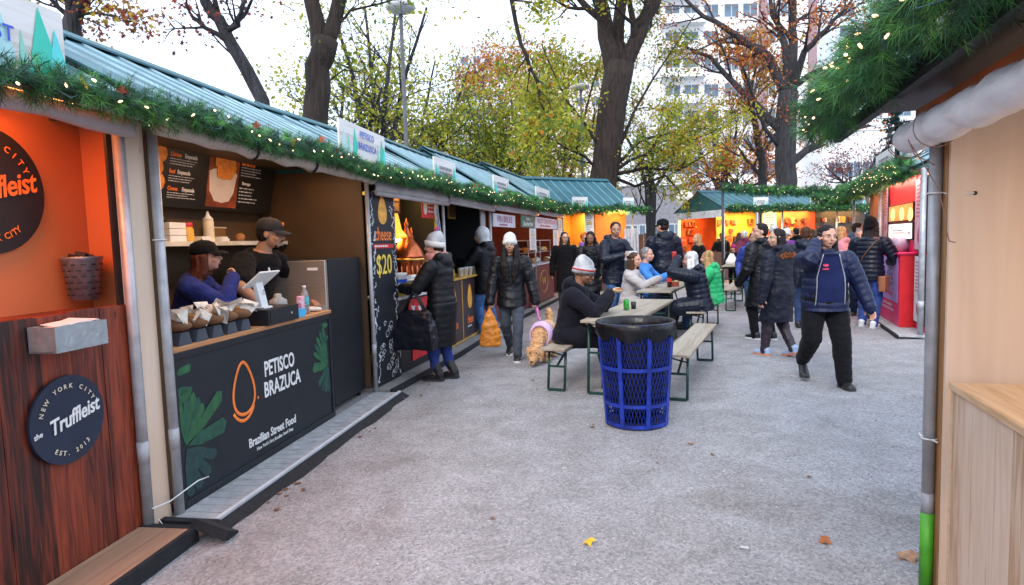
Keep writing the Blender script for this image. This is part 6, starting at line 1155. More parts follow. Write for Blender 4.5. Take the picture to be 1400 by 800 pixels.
            if sole:
                b = MB(); lo = []
                for q, wv in ((-.31, .026), (-.22, .036), (-.05, .037), (.15, .039), (.38, .045), (.58, .042), (.69, .024)): lo.append((q, wv))
                r0 = []; 
                for q, wv in lo: lift = heel[k] * H * max(0, min(1, (.40 - q) / .7)); r0.append([base + f * (q * L) + sd * u * wv * H / 1.7 * 1.16 + V3(0, 0, z + lift) for u, z in ((-1, .0), (1, .0), (1, .026), (-1, .026))])
                b.loft(r0, False); b.build('sole', sole, o)
    # ---- coat
    if coat:
        b = MB(); hemz = None; secs = []
        nsec = 26 if scal else 12
        ts = [t for t, _, _ in TORSO]; ws = [w for _, w, _ in TORSO]; ds = [d for _, _, d in TORSO]
        seated = pelvis is not None and pel[2] < .4 * H
        t0 = -max(.1, hem) if not seated else -.20
        tt = np.linspace(t0, 1.02, max(12, int((1.02 - t0) * TL / .012)) if scal else 22)
        for t in tt:
            w = np.interp(t, ts, ws); d = np.interp(t, ts, ds); blend = max(0, min(1, (.45 - t) / .5))
            w = max(w, .088 + .006 * blend); d = max(d, .070)
            if t < 0: w = max(.100, w) + .010 * min(1, -t); d = max(.080, d) + .012 * min(1, -t); 
            if t > .93: w, d = np.interp(t, [.93, 1.02], [w, .052]), np.interp(t, [.93, 1.02], [d, .05])
            bl = 1 + belly * math.exp(-((t - .28) / .3) ** 2)
            q = th * (1 if t < .7 else max(.55, 1 - (t - .7) * 2)) + (scal * (abs(math.sin(math.pi * t * TL / .075)) ** .6 - .5) if scal else 0)
            c = pel + up * t * TL if t > 0 or seated else pel + V3(0, -.0, t * TL) * 1.0 + (up * 0)
            if t <= 0 and not seated: # skirt of the coat hangs down and follows the legs
                my = (legsj[0][1][1] + legsj[1][1][1]) / 2 - pel[1]; c = pel + V3(0, my * min(1, -t * .8), t * TL); sp = abs(legsj[0][1][1] - legsj[1][1][1]) * .5 * min(1, -t * .9); d = d + sp / H * .8
            secs.append([c + X * math.cos(a) * (w * H * wide + q) * (1 + (bl - 1) * .4) + Fw * math.sin(a) * (d * H * wide + q) * (bl if math.sin(a) > 0 else 1) for a in np.linspace(0, 2 * math.pi, 25)[:-1]])
        b.loft(secs)
        for k, (s_, e_, w_) in enumerate(arms):
            d = w_ - e_; d /= np.linalg.norm(d)
            if sleeves: polylimb(b, (s_ - up * .004 * H, e_, w_ + d * .012 * H), (.040 * H * min(wide, 1.1) + th * .85, .033 * H * min(wide, 1.08) + th * .7, .024 * H + th * .75), scal * .8, .07)
            else: polylimb(b, (s_ - up * .004 * H, s_ + (e_ - s_) * .72), (.041 * H * wide + th * .9, .040 * H * wide + th))
            capsule(b, s_ - up * .014 * H - X * (-1, 1)[k] * .06 * H, s_ - up * .004 * H, .042 * H * wide + th * .7, .034 * H * wide + th * .7)
        if seated:
            for (p_, q_, r_) in legsj: m_ = p_ + (q_ - p_) * min(.95, max(.25, hem)); polylimb(b, (p_, m_), (.060 * H * wide + th, .054 * H * wide + th * .7))
        if collar: b.tube([neck - up * .03 * H + Fw * .004, neck + up * (.005 + collar) * H + Fw * .006 * H], [.060 * H, .050 * H], 18)
        if hood and not hood_up:
            hk = neck - Fw * .048 * H + up * .002 * H; b.ell(hk - up * .012 * H, (.080 * H, .048 * H, .062 * H), rotm(-25), 14, 10)
            for s in (-1, 1): capsule(b, hk + X * s * .06 * H + up * .015 * H, neck + X * s * .056 * H + Fw * .045 * H - up * .012 * H, .030 * H, .020 * H)
        if hood_up:
            b.ell(hp_(0, -.034, .022), np.array((.103, .112, .122)) * k_, Rh, 18, 12); capsule(b, neck - Fw * .03 * H, hc - Rh @ V3(0, .045, .05) * k_, .062 * H, .056 * H)
        o = remesh(b, 'coat', coat, root, vox, 2 if scal else 3, cwr * 1.6 if not scal else .004, 8, 2)
    # ---- head coverings
    if hair:
        b = MB()
        if style != 'bald':
            b.ell(hp_(0, -.020, .042), np.array((.083 * fw_, .094, .086)) * k_, Rh, 18, 12); b.ell(hp_(0, -.040, .0), np.array((.078 * fw_, .068, .085)) * k_, Rh, 16, 10)
        if style in ('long', 'pony', 'mid'):
            Lh = {'long': .36, 'mid': .17, 'pony': .0}[style]
            for i in range(7 if Lh else 0):
                a = math.pi * (i / 6) * 1.08 - math.pi * .04; x = .074 * math.cos(a) * fw_; y = -.012 - .062 * math.sin(a)
                p0 = hp_(x, y, .01); p1 = hp_(x * 1.05, y - .005, -.09); bk = neck + X * x * 1.35 - Fw * (.070 * H * math.sin(a) * .9 + th - .05 * (1 - math.sin(a))) - up * Lh * k_ * rg.uniform(.88, 1.06)
                mid_ = (p1 + bk) / 2 - Fw * .012; b.tube([p0, p1, mid_ + (rg.uniform(-.01, .01), 0, 0), bk], [.034 * k_, .040 * k_, .044 * k_, .022 * k_], 8)
        if style == 'pony':
            p = hp_(0, -.095, .03); b.tube([p, p - Rh @ V3(.01, .06, .02), p - Rh @ V3(.01, .075, .13), p - Rh @ V3(0, .06, .24), p - Rh @ V3(-.02, .03, .33)], [.030, .042, .050, .044, .018], 10)
        if style == 'bun': b.ell(hp_(0, -.11, .01), (.04, .04, .04), Rh, 10, 8)
        if style == 'curly':
            for i in range(26): a = rg.uniform(0, 6.28); e2 = rg.uniform(-.2, 1.4); b.ell(hp_(.085 * math.cos(a) * math.cos(e2), -.03 + .09 * math.sin(a) * math.cos(e2) * (1 if math.sin(a) < .3 else .6), .05 + .085 * math.sin(e2)), (.03, .03, .03), None, 8, 6)
        remesh(b, 'hair', hair, root, .008 if near else .011, 2, .006, 16, 3)
    if hat:
        kind, hm, hm2 = hat[:3]
        b = MB()
        if kind == 'beanie':
            prof = [(1.04, -.35), (1.07, -.1), (1.06, .2), (1.03, .5), (.93, .82), (.74, 1.06), (.45, 1.22), (.1, 1.28)]
            rings = [[hp_(.084 * fw_ * r * math.cos(a), -.014 + .100 * r * math.sin(a) - .022 * z, .030 + .100 * z + (.026 * math.sin(a) - .012) * (1 - max(0, z))) for a in np.linspace(0, 2 * math.pi, 29)[:-1]] for r, z in prof]
            b.loft(rings); o = b.build('hat', hm, root)
            b = MB(); b.loft([[hp_(.088 * fw_ * r * math.cos(a), -.014 + .104 * r * math.sin(a), .030 + z + .026 * math.sin(a) - .012) for a in np.linspace(0, 2 * math.pi, 29)[:-1]] for r, z in ((.97, -.030), (1.07, -.028), (1.11, -.005), (1.10, .026), (1.0, .031))]); b.build('cuff', hm2, o)
            if len(hat) > 3 and hat[3] == 'pom':
                b = MB(); pc = hp_(0, -.06, .168)
                for i in range(60): v = V3(rg.gauss(0, 1), rg.gauss(0, 1), rg.gauss(0, 1)); v /= np.linalg.norm(v); b.ell(pc + v * .026, (.012, .012, .012), None, 6, 4)
                b.build('pompom', hat[4], o)
            if len(hat) > 3 and hat[3] == 'stripe':
                b = MB(); b.loft([[hp_(.0885 * fw_ * r * math.cos(a), -.014 + .1045 * r * math.sin(a), .030 + z + .026 * math.sin(a) - .012) for a in np.linspace(0, 2 * math.pi, 29)[:-1]] for r, z in ((1.0, .000), (1.122, .001), (1.122, .017), (1.0, .018))]); b.build('stripe', hat[4], o)
        elif kind == 'cap':
            prof = [(1.0, -.1), (1.02, .1), (1.0, .4), (.85, .72), (.5, .93), (.08, 1.)]
            b.loft([[hp_(.086 * fw_ * r * math.cos(a), -.010 + .102 * r * math.sin(a), .03 + .098 * z) for a in np.linspace(0, 2 * math.pi, 29)[:-1]] for r, z in prof]); o = b.build('hat', hm, root)
            b = MB(); top = []; n = 9; fl = -1 if len(hat) > 3 and hat[3] == 'back' else 1
            for rr, zz in ((0, .035), (.5, .032), (.85, .022), (1., .014)):
                for i in range(n): a = math.pi * (.12 + .76 * i / (n - 1)); top.append(hp_(.084 * fw_ * math.cos(a) * (1 - .12 * rr), fl * (.095 * math.sin(a) * 1.0 + .082 * rr * math.sin(a) ** .5) - .008, zz - .018 * abs(math.cos(a)) * rr))
            lowr = [p - Rh @ V3(0, 0, .004) for p in top]; fs = []
            for j in range(3):
                for i in range(n - 1): q = j * n + i; fs.append((q, q + 1, q + n + 1, q + n)); fs.append((q + 4 * n, q + n + 4 * n, q + n + 1 + 4 * n, q + 1 + 4 * n))
            for i in range(n - 1): q = 3 * n + i; fs.append((q, q + 1, q + 1 + 4 * n, q + 4 * n))
            b.add(top + lowr, fs, True); b.build('brim', hm2, o)
            b = MB(); b.ell(hp_(0, -.01, .13), np.array((.008, .008, .005)) * k_); b.build('button', hm, o)
        elif kind == 'widehat':
            b.loft([[hp_(.088 * r * math.cos(a), -.01 + .100 * r * math.sin(a), .035 + z) for a in np.linspace(0, 2 * math.pi, 29)[:-1]] for r, z in ((1.75, -.005), (1.8, .0), (1.1, .012), (1.06, .05), (1.0, .115), (.85, .13), (.2, .125))]); o = b.build('hat', hm, root)
            b = MB(); b.loft([[hp_(.088 * r * math.cos(a), -.01 + .100 * r * math.sin(a), .035 + z) for a in np.linspace(0, 2 * math.pi, 29)[:-1]] for r, z in ((1.0, .018), (1.10, .02), (1.085, .045), (1.0, .046))]); b.build('hat_band', hm2, o)
        elif kind == 'hood':   # knitted or cotton hood pulled up
            b.ell(hp_(0, -.036, .024), np.array((.108, .114, .124)) * k_, Rh, 18, 12); capsule(b, neck - Fw * .02 * H, hc - Rh @ V3(0, .045, .05) * k_, .058 * H, .052 * H); remesh(b, 'hood', hm, root, vox, 3, .006, 10)
    if scarf:
        b = MB(); c = neck + up * .012 * H + Fw * .01 * H
        for j in range(2): b.tube([c + (X * math.cos(a) * .062 + Fw * math.sin(a) * .060) * H + up * (.022 * j - .012 + .006 * math.sin(3 * a)) * H for a in np.linspace(0, 2 * math.pi, 20)], .024 * H, 10)
        b.tube([c + Fw * .062 * H - up * .01 * H, c + Fw * .085 * H + X * .02 * H - up * .09 * H], [.026 * H, .034 * H], 10); remesh(b, 'scarf', scarf, root, .010, 2, .006, 14)
    J = dict(root=root, neck=neck, arms=arms, legs=legsj, head=hc, hp=hp_, X=X, F=Fw, up=up, pel=pel, TL=TL, H=H, k=k_, Rh=Rh, wide=wide, th=th)
    def wp(p): a = R(face); return Vector((loc[0] + p[0] * math.cos(a) - p[1] * math.sin(a), loc[1] + p[0] * math.sin(a) + p[1] * math.cos(a), z0 + p[2]))
    J['w'] = wp
    if extras: extras(J)
    return J
def glasses(J, m=None):
    b = MB(); hp_ = J['hp']
    for s in (-1, 1): b.tube([hp_(s * .032 + .023 * math.cos(t), .098, -.001 + .017 * math.sin(t)) for t in np.linspace(0, 6.28, 14)], .0026, 5); b.tube([hp_(s * .055, .096, .003), hp_(s * .079, .05, .004), hp_(s * .08, -.01, .0)], .0022, 4)
    b.tube([hp_(-.009, .099, .002), hp_(.009, .099, .002)], .0025, 4); b.build('glasses', m or INK, J['root'])
def strap(J, side=-1, m=None):
    n, X, F, up, H, w = J['neck'], J['X'], J['F'], J['up'], J['H'], J['wide']; t = J['th'] + .01; pts = []
    for a in np.linspace(0, 2 * math.pi, 26): f = .5 + .5 * math.cos(a); pts.append(J['pel'] + up * (J['TL'] * (.10 + .86 * f)) + X * side * ((f - .45) * .16 * H * w) + F * math.sin(a) * (.077 * H * w + t))
    b = MB(); b.tube(pts, .011, 6); b.build('bag_strap', m or BLACK, J['root'])
N_BLACK = nylon('coat_black', (.0045, .005, .008)); N_NAVY = nylon('coat_navy_sheen', (.006, .011, .045), .42); N_NAVY2 = nylon('puffer_blue_black', (.005, .008, .020), .34); C_BLACK = cloth('cloth_black', (.0055, .0055, .007)); C_CHAR = cloth('cloth_charcoal', (.022, .023, .028)); DENIM = cloth('denim_blue', (.055, .13, .30), .35, .85); DKDENIM = cloth('denim_dark', (.025, .045, .11), .3); LEGB = cloth('leggings_blue', (.025, .045, .19)); GREYJ = cloth('trousers_grey_blue', (.055, .065, .085)); SWEAT = cloth('sweatshirt_blue', (.020, .030, .16)); KNITW = cloth('knit_white', (.62, .60, .58), .1, .9, 1., 45); KNITG = cloth('knit_grey', (.38, .38, .40), .5, .9, 1., 60); HOODW = cloth('hood_white_cotton', (.58, .58, .60), .08); SHOEB = mat('shoe_black', (.012, .012, .013), .45); SHOEW = mat('shoe_white', (.62, .62, .64), .5); SHOEL = mat('shoe_pale_blue', (.26, .36, .52), .5); SHOET = mat('shoe_tan', (.36, .26, .18), .6); SOLEB = mat('sole_dark', (.03, .03, .03), .7); SOLEW = mat('sole_white', (.6, .6, .6), .6); SOLEO = mat('sole_orange', (.5, .20, .12), .6)
TIGHTS = mat('tights_plum', (.022, .012, .020), .5); GREENP = nylon('puffer_green', (.02, .38, .14), .4); PALEG = cloth('jacket_pale_grey', (.40, .37, .37), .12); BLUEJ = nylon('jacket_bright_blue', (.03, .17, .50)); PURP = cloth('scarf_purple', (.22, .12, .42)); PINKS = cloth('scarf_pink', (.50, .20, .17)); MAROONC = cloth('coat_maroon', (.16, .03, .06)); TANC = cloth('coat_tan', (.42, .26, .12)); REDC = cloth('skirt_red', (.55, .06, .03)); NAVYT = cloth('tshirt_navy', (.010, .016, .065), .2)
def side_hang(k=.47, y=.03, x=.17): return ((-x, y, k), (x, y, k))
# ---- vendor leaning on the counter
px, py, _ = P.w(1.92, .60); 
def vendor_extra(J):
    b = MB(); c = J['pel'] + J['up'] * J['TL'] * .80 + J['F'] * .148 + J['X'] * .075; b.ell(c, (.020, .004, .024)); b.build('shirt_badge', WHITE, J['root']); b = MB(); b.ell(J['hp'](0, .094, .085), (.022, .004, .018), J['Rh']); b.build('cap_badge', ORANGEINK, J['root'])
    b = MB(); b.ell(J['hp'](0, .052, -.084), np.array((.038, .028, .022)), J['Rh'], 14, 8); b.tube([J['hp'](-.024, .097, -.050), J['hp'](0, .104, -.045), J['hp'](.024, .097, -.050)], [.004, .006, .004], 6); b.build('beard', H_BLACK, J['root'])
# he faces along the row and out over the counter
person('man in black cap and black t-shirt leaning on the banner counter', (px, py), P.rz + 178, 1.80, 1.16, 'tan', True, .107, pelvis=(0, -.06, .51), lean=20, yaw=14, nod=8, hands=((-.15, .215, .537), (.24, .20, .537)), elbow=((-.8, -.6, .2), (.8, -.6, .2)), curl=(.5, .5), palm=((0, 0, -1), (0, 0, -1)), coat=C_BLACK, hem=.2, th=.014, sleeves=False, legs=C_BLACK, shoes=SHOEB, hair=H_BLACK, hat=('cap', C_CHAR, C_CHAR), extras=vendor_extra)
gx, gy, _ = P.w(1.10, .62)
person('girl in dark cap and blue sweatshirt with long auburn hair resting chin on hand', (gx, gy), P.rz + 200, 1.60, 1.0, 'rosy', True, .107, pelvis=(0, -.05, .50), lean=16, yaw=6, nod=-4, hands=((-.10, .2, .625), (.03, .185, .765)), elbow=((-.8, .2, -.6), (.8, .5, -1)), curl=(.4, .9), palm=((0, 0, -1), (0, -1, .3)), coat=SWEAT, hem=.2, th=.020, legs=C_BLACK, shoes=SHOEB, hair=H_AUBURN, style='long', hat=('cap', C_BLACK, C_BLACK))
# ---- woman at the cheese counter
def tote(J):
    w = J['arms'][0][1]
w610 = ground_at(608, 519)
J = person('woman in long black quilted coat and grey beanie at the cheese counter', w610, 68, 1.66, 1.02, 'rosy', True, lean=3, yaw=12, nod=6, hands=((-.10, .24, .64), (.10, .245, .635)), elbow=((-.8, -.4, -1), (.7, -.5, -1)), curl=(.6, .6), palm=((.6, 0, -.8), (-.6, 0, -.8)), feet=((-.05, .03), (.055, -.03)), coat=N_BLACK, hem=1.0, th=.030, scal=.0035, hood=True, legs=LEGB, legth=.011, shoes=SHOEB, boots=True, sole=SOLEB, hair=H_DKBROWN, hat=('beanie', KNITG, KNITW, 'pom', cloth('pompom_purple', (.30, .06, .16))), scarf=PINKS)
b = MB(); qa = J['arms'][0][1]; wpnt = J['w'](qa + V3(-.07, -.01, -.04)); e = empty('tote_bag', (wpnt.x, wpnt.y, wpnt.z - .62), 68, 'big black tote bag with thin gold print hanging from her elbow', 'bag')
b.loft([[(-.07, -.24, .0), (.07, -.24, .0), (.07, .24, .0), (-.07, .24, .0)], [(-.085, -.25, .12), (.085, -.25, .12), (.08, .25, .1), (-.08, .25, .1)], [(-.04, -.20, .40), (.04, -.20, .40), (.04, .20, .39), (-.04, .20, .39)], [(-.015, -.16, .44), (.015, -.16, .44), (.015, .16, .43), (-.015, .16, .43)]]); bag = remesh(b, 'bag_body', nylon('tote_black', (.008, .010, .016), .3), e, .01, 3, .012, 7)
b = MB()
for x in (-.02, .02): b.tube([(x, -.13, .42), (x, -.06, .56), (x, .0, .63), (x, .06, .56), (x, .13, .42)], .012, 6)
b.build('handle', BLACK, e)
GOLDP = mat('tote_gold_print', (.38, .25, .08), .5); b = MB()
for s in (1,):
    for z0, z1 in ((.12, .16), (.30, .27)): b.tube([(.09, -.2, z0), (.088, -.08, z1), (.082, .02, z0 + .01), (.082, .12, z1 + .02), (.07, .2, z0)], .004, 5)
b.build('gold_line', GOLDP, e); text('lettering', 'RO', .09, GOLDP, e, (.088, .05, .21), (90, 0, 90), .002)
b = MB(); hw = J['w'](J['arms'][0][2] + V3(.03, .07, .0)); b.lathe([(.05, 0), (.075, .03), (.08, .035)], 14); tag(b.build('food_dish', WHITE, None, hw), 'small white dish held by the woman in the quilted coat', 'dish')
# ---- man with white hood
w672 = ground_at(668, 460)
person('man in white cotton hood and black jacket at the cheese counter', w672, 62, 1.80, 1.08, 'rosy', False, lean=4, yaw=10, nod=8, hands=((-.08, .23, .70), (.10, .20, .68)), elbow=((-.8, -.3, -1), (.8, -.5, -1)), curl=(.8, .8), feet=((-.07, .02), (.06, -.05)), coat=N_BLACK, hem=.45, th=.030, hood=True, legs=DENIM, shoes=SHOET, sole=SOLEW, hat=('hood', HOODW, HOODW))
# ---- woman with the dog
wd = ground_at(702, 488)
def hairfront(J):
    b = MB()
    for s in (-1, 1):
        for i in range(3): b.tube([J['hp'](s * (.068 + .008 * i), .03 - .02 * i, -.01), J['hp'](s * (.080 + .006 * i), .05 - .012 * i, -.13), J['neck'] + J['X'] * s * (.085 - .016 * i) + J['F'] * .13 - J['up'] * .12, J['neck'] + J['X'] * s * (.08 - .02 * i) + J['F'] * .145 - J['up'] * (.25 + .04 * i)], [.034, .044, .048, .022], 8)
    remesh(b, 'hair_lock', H_BLACK, J['root'], .01, 2, .006, 16)
J = person('woman in white beanie and black jacket walking the dog', wd, 176, 1.64, 1.0, 'tan', True, lean=2, yaw=2, nod=2, hands=((-.20, .05, .445), (.175, .10, .44)), elbow=((-.6, -1, 0), (.6, -1, 0)), curl=(1.0, 1.0), palm=((1, 0, 0), (-1, 0, 0)), feet=((-.045, .17), (.04, -.16)), heel=(.01, .05), coat=N_BLACK, hem=.35, th=.030, scal=0., collar=.01, legs=GREYJ, legth=.014, shoes=SHOEB, sole=SOLEW, hair=H_BLACK, style='long', hat=('beanie', KNITW, KNITW), extras=hairfront)
lh, rh = (J['w'](J['arms'][k][2] + (J['arms'][k][2] - J['arms'][k][1]) / np.linalg.norm(J['arms'][k][2] - J['arms'][k][1]) * .085) for k in (0, 1))
WD = J; 
if lh.x < rh.x: bagh, leashh = lh, rh
else: bagh, leashh = rh, lh
b = MB(); b.loft([[(.13 * math.cos(a) * w_ + .03 * math.sin(3 * a) * w_, .05 * math.sin(a) * w_ + .01, z) for a in np.linspace(0, 6.28, 21)[:-1]] for z, w_ in ((-.52, .75), (-.50, .98), (-.40, 1.0), (-.25, .80), (-.12, .5), (-.03, .22), (.02, .14))]); bg_ = remesh(b, 'shopping_bag', mat('orange_plastic', (.66, .22, .02), .4, 0, .15, 8, .6, 12), None, .010, 2, .014, 9); bg_.location = bagh; tag(bg_, 'orange plastic bag hanging from the hand of the dog walker', 'bag')
# ---- dog
CURL = mat('curly_fur', (.50, .27, .12), .95, 0, .35, 18, 1., 45, sheen=.3); CURLD = mat('curly_fur_ear', (.38, .18, .075), .95, 0, .35, 18, 1., 45)
dx, dy = .40, 8.12; e = empty('dog', (dx, dy, 0), 164, 'curly apricot dog sniffing the ground in a pink harness', 'dog'); b = MB(); S_ = .95
def D(x, y, z): return V3(x, y, z) * S_
b.loft([[D(math.cos(a) * w_, y, z + math.sin(a) * h_) for a in np.linspace(0, 6.28, 19)[:-1]] for y, z, w_, h_ in ((-.36, .40, .04, .06), (-.32, .40, .10, .115), (-.2, .39, .115, .125), (-.02, .385, .12, .135), (.14, .38, .135, .155), (.24, .37, .12, .14), (.30, .35, .07, .08))])
capsule(b, D(0, .24, .37), D(.015, .40, .22), .095, .078)                                   # neck reaching down
b.ell(D(.02, .44, .17), (.088, .10, .085)); capsule(b, D(.02, .48, .14), D(.025, .585, .085), .058, .042); b.ell(D(.02, .43, .235), (.075, .07, .05))
for s in (-1, 1):
    b.ell(D(.02 + s * .085, .43, .15), (.028, .055, .095), rotm(0, s * 12, 0))
    f = .03 * s; capsule(b, D(s * .085, .20, .32), D(s * .085, .20 + f, .19), .062, .046); capsule(b, D(s * .085, .20 + f, .19), D(s * .085, .215 + f * 1.6, .045), .044, .040); b.ell(D(s * .085, .24 + f * 1.6, .032), (.046, .062, .033))
    g = -.05 * s; capsule(b, D(s * .08, -.26, .36), D(s * .09, -.20 + g, .25), .085, .058); capsule(b, D(s * .09, -.20 + g, .25), D(s * .09, -.32 + g, .155), .052, .036); capsule(b, D(s * .09, -.32 + g, .155), D(s * .09, -.31 + g, .04), .036, .036); b.ell(D(s * .09, -.28 + g, .030), (.042, .06, .031))
b.tube([D(0, -.34, .43), D(0, -.40, .50), D(.01, -.42, .58), D(.02, -.39, .66)], [.03, .042, .058, .03], 10); b.ell(D(.015, -.41, .60), (.05, .05, .07))
dog = remesh(b, 'body', CURL, e, .0070, 2, .013, 34, 5)
b = MB(); b.ell(D(.027, .622, .088), (.017, .013, .013)); b.ell(D(-.02, .53, .185), (.010, .008, .010)); b.ell(D(.065, .53, .185), (.010, .008, .010)); b.build('nose_and_eye', INK, e)
b = MB(); b.loft([[D(math.cos(a) * w_, y, z + math.sin(a) * h_) for a in np.linspace(0, 6.28, 25)[:-1]] for y, z, w_, h_ in ((.06, .385, .148, .165), (.16, .382, .158, .176), (.26, .365, .142, .160), (.265, .365, .12, .13), (.16, .38, .13, .15), (.06, .385, .12, .14))]); b.build('harness', mat('harness_plaid', (.50, .30, .55), .8, 0, .2, 20, .2, 40, col2=(.62, .45, .62)), e)
a = R(164); hp = Vector((dx + (-.0) * 0 - (.18 * S_) * math.sin(a), dy + .18 * S_ * math.cos(a), .545)); b = MB(); m_ = (leashh + hp) / 2 - Vector((0, 0, .05)); b.tube([(0, 0, 0), tuple(m_ - leashh), tuple(hp - leashh)], .009, 6); b.tube([(0, 0, 0), (.03, 0, -.07), (-.01, 0, -.10), (0, 0, 0)], .009, 6); tag(b.build('dog_leash', mat('leash_pink', (.62, .16, .42), .6), None, leashh), 'pink leash running from hand to dog harness', 'leash')
# ---- standing by the far left stalls
def at_px(px, Y): return (at(px, 330, Y).x, Y)
person('woman in long black coat and glasses standing by the maroon counter', at_px(772, 14.0), 175, 1.74, 1.02, 'light', lean=1, yaw=14, coat=C_BLACK, hem=.95, th=.025, collar=.01, legs=GREYJ, shoes=SHOEB, hair=H_DKBROWN, style='mid', extras=glasses, hands=side_hang())
person('woman with orange curls and purple scarf beside the amber stall', at_px(799, 15.2), 190, 1.70, 1.0, 'tan', lean=1, coat=TANC, hem=.9, th=.025, legs=REDC, shoes=SHOEB, hair=H_ORANGE, style='curly', scarf=PURP, hands=side_hang())
person('child in orange knit hat behind the dark haired woman', at_px(806, 14.6), 200, 1.55, 1.0, 'tan', lean=1, coat=REDC, hem=.6, th=.02, legs=REDC, shoes=SHOEB, hat=('beanie', cloth('knit_orange', (.6, .10, .02)), cloth('knit_orange', (.6, .1, .02))))
person('dark haired woman in black coat looking down beside the man eating', at_px(808, 12.6), 165, 1.72, 1.04, 'brown', lean=3, nod=18, coat=N_BLACK, hem=.75, th=.028, hood=True, legs=C_BLACK, shoes=SHOEB, hair=H_BLACK, style='mid', hands=((-.14, .16, .50), (.06, .2, .56)))
J = person('tall bearded man in dark jacket eating while standing', at_px(838, 11.3), 215, 1.86, 1.08, 'tan', lean=4, yaw=-35, nod=8, hands=((-.06, .20, .68), (.09, .19, .67)), elbow=((-.9, -.3, -.8), (.9, -.3, -.8)), curl=(.8, .8), coat=N_NAVY2, hem=.42, th=.030, legs=DENIM, shoes=SHOEB, hair=H_BLACK, style='short', hood=True)
b = MB(); q = J['w'](V3(.0, .24, .70) * 1.86); b.prism([(-.07, -.05), (.07, -.05), (.09, .03), (-.09, .03)], lambda a, c, t: (a, -.05 + t, c), .1); tag(b.build('food_tray', mat('paper_white', (.6, .6, .6)), None, q, rz=30), 'white paper food tray held by the tall bearded man', 'food tray')
person('tall man in dark cap and jacket seen from behind', at_px(908, 11.8), 12, 1.90, 1.12, 'rosy', lean=2, yaw=28, coat=N_NAVY2, hem=.42, th=.032, hood=True, legs=C_BLACK, shoes=SHOEB, hair=H_DKBROWN, hat=('cap', C_BLACK, C_BLACK), hands=((-.13, .15, .55), (.13, .15, .55)))
# ---- seated
SIT = dict(pelvis=(0, -.02, .325), knee=(0, .6, 1)); AT = math.degrees(math.atan2(TN.y, TN.x)) - 90    # faces the table from the left benches
def sit_at(B, u, n=0.): q = B + TU * u + TN * n; return (q.x, q.y)
FT = ((-.075, .24), (.075, .24))
def zipcords(J):
    b = MB()
    for s in (-1, 1): b.tube([J['neck'] + J['X'] * s * .05 + J['F'] * .085 - J['up'] * .02, J['neck'] + J['X'] * s * .06 + J['F'] * .125 - J['up'] * .10, J['neck'] + J['X'] * s * .075 + J['F'] * .15 - J['up'] * .2], .005, 5)
    b.build('hood_cord', SIGNWHITE, J['root']); glasses(J)
    b = MB(); b.tube([J['hp'](-.03, .1, -.04), J['hp'](.03, .1, -.04)], .003, 4)
    b.build('moustache', BROW, J['root'])
J = person('seated man in striped grey beanie and black hoodie eating at the nearest table', sit_at(BL1, .46, .06), AT + 6, 1.72, 1.05, 'brown', True, lean=12, nod=22, yaw=-8, hands=((-.035, .235, .56), (.035, .24, .56)), elbow=((-.9, -.2, -1), (.9, -.2, -1)), curl=(.9, .9), palm=((1, .2, .3), (-1, .2, .3)), feet=FT, coat=cloth('hoodie_black', (.008, .008, .014)), hem=.45, th=.027, hood=True, legs=C_BLACK, legth=.016, shoes=SHOEB, sole=SOLEB, hat=('beanie', KNITG, KNITG, 'stripe', cloth('knit_red', (.45, .04, .03))), extras=zipcords, **SIT)
b = MB(); q = J['w'](V3(.0, .285, .585) * 1.74); b.ell((0, 0, 0), (.035, .055, .028)); b.m = 1; b.ell((0, .01, .012), (.036, .05, .012)); tag(b.build('sandwich', [mat('bread_pale', (.55, .38, .18)), mat('filling_red', (.3, .06, .03), .6)], None, q, rz=AT), 'half eaten sandwich in the hands of the man in the striped beanie', 'sandwich')
J = person('seated woman in pale grey jacket with long brown hair at the second table', sit_at(BL2, .82, .02), AT, 1.68, 1.0, 'rosy', True, lean=8, yaw=-18, hands=((-.10, .22, .50), (.06, .27, .53)), elbow=((-.9, -.2, -1), (.9, -.2, -1)), curl=(.4, .9), feet=FT, coat=PALEG, hem=.4, th=.022, collar=.005, legs=DKDENIM, shoes=SHOEB, hair=H_BROWN, style='long', **SIT)
e = empty('handbag', J['w'](V3(-.27, -.16, .52)), AT, 'black handbag hanging at the back of the pale grey jacket', 'bag'); b = MB(); b.ell((0, 0, 0), (.20, .09, .11)); b.box(-.15, .15, -.06, .06, -.11, -.04); bb = remesh(b, 'bag_body', nylon('bag_black', (.010, .012, .02), .3), e, .01, 3, .008, 9); b = MB(); b.tube([(-.15, 0, .06), (-.08, .0, .25), (.05, .05, .3), (.15, 0, .06)], .009, 6); b.build('handle', BLACK, e)
person('seated grey haired man in bright blue jacket at the second table', sit_at(BL2, 1.75, .02), AT, 1.76, 1.08, 'rosy', lean=8, yaw=-12, hands=((-.10, .24, .50), (.08, .24, .50)), elbow=((-.9, -.2, -1), (.9, -.2, -1)), feet=FT, coat=BLUEJ, hem=.3, th=.025, collar=.01, legs=DKDENIM, shoes=SHOEB, hair=H_GREY, style='short', **SIT)
person('young woman with long brown hair seen from behind the second table', at_px(901, 12.0), 20, 1.50, 1.0, 'light', lean=10, yaw=10, coat=cloth('jacket_slate', (.03, .04, .06)), hem=.4, th=.022, legs=C_BLACK, shoes=SHOEB, hair=H_BROWN, style='long', hands=((-.12, .16, .56), (.12, .16, .56)))
def raise_cup(J):
    q = J['w'](J['arms'][0][2] + V3(.03, .05, .06)); b = MB(); b.lathe([(.03, 0), (.036, .1), (.036, .11)], 14, (0, 0, -.05)); tag(b.build('cup', mat('cup_red', (.5, .05, .05), .4), None, q), 'red cup raised by the white haired person in black puffer', 'cup')
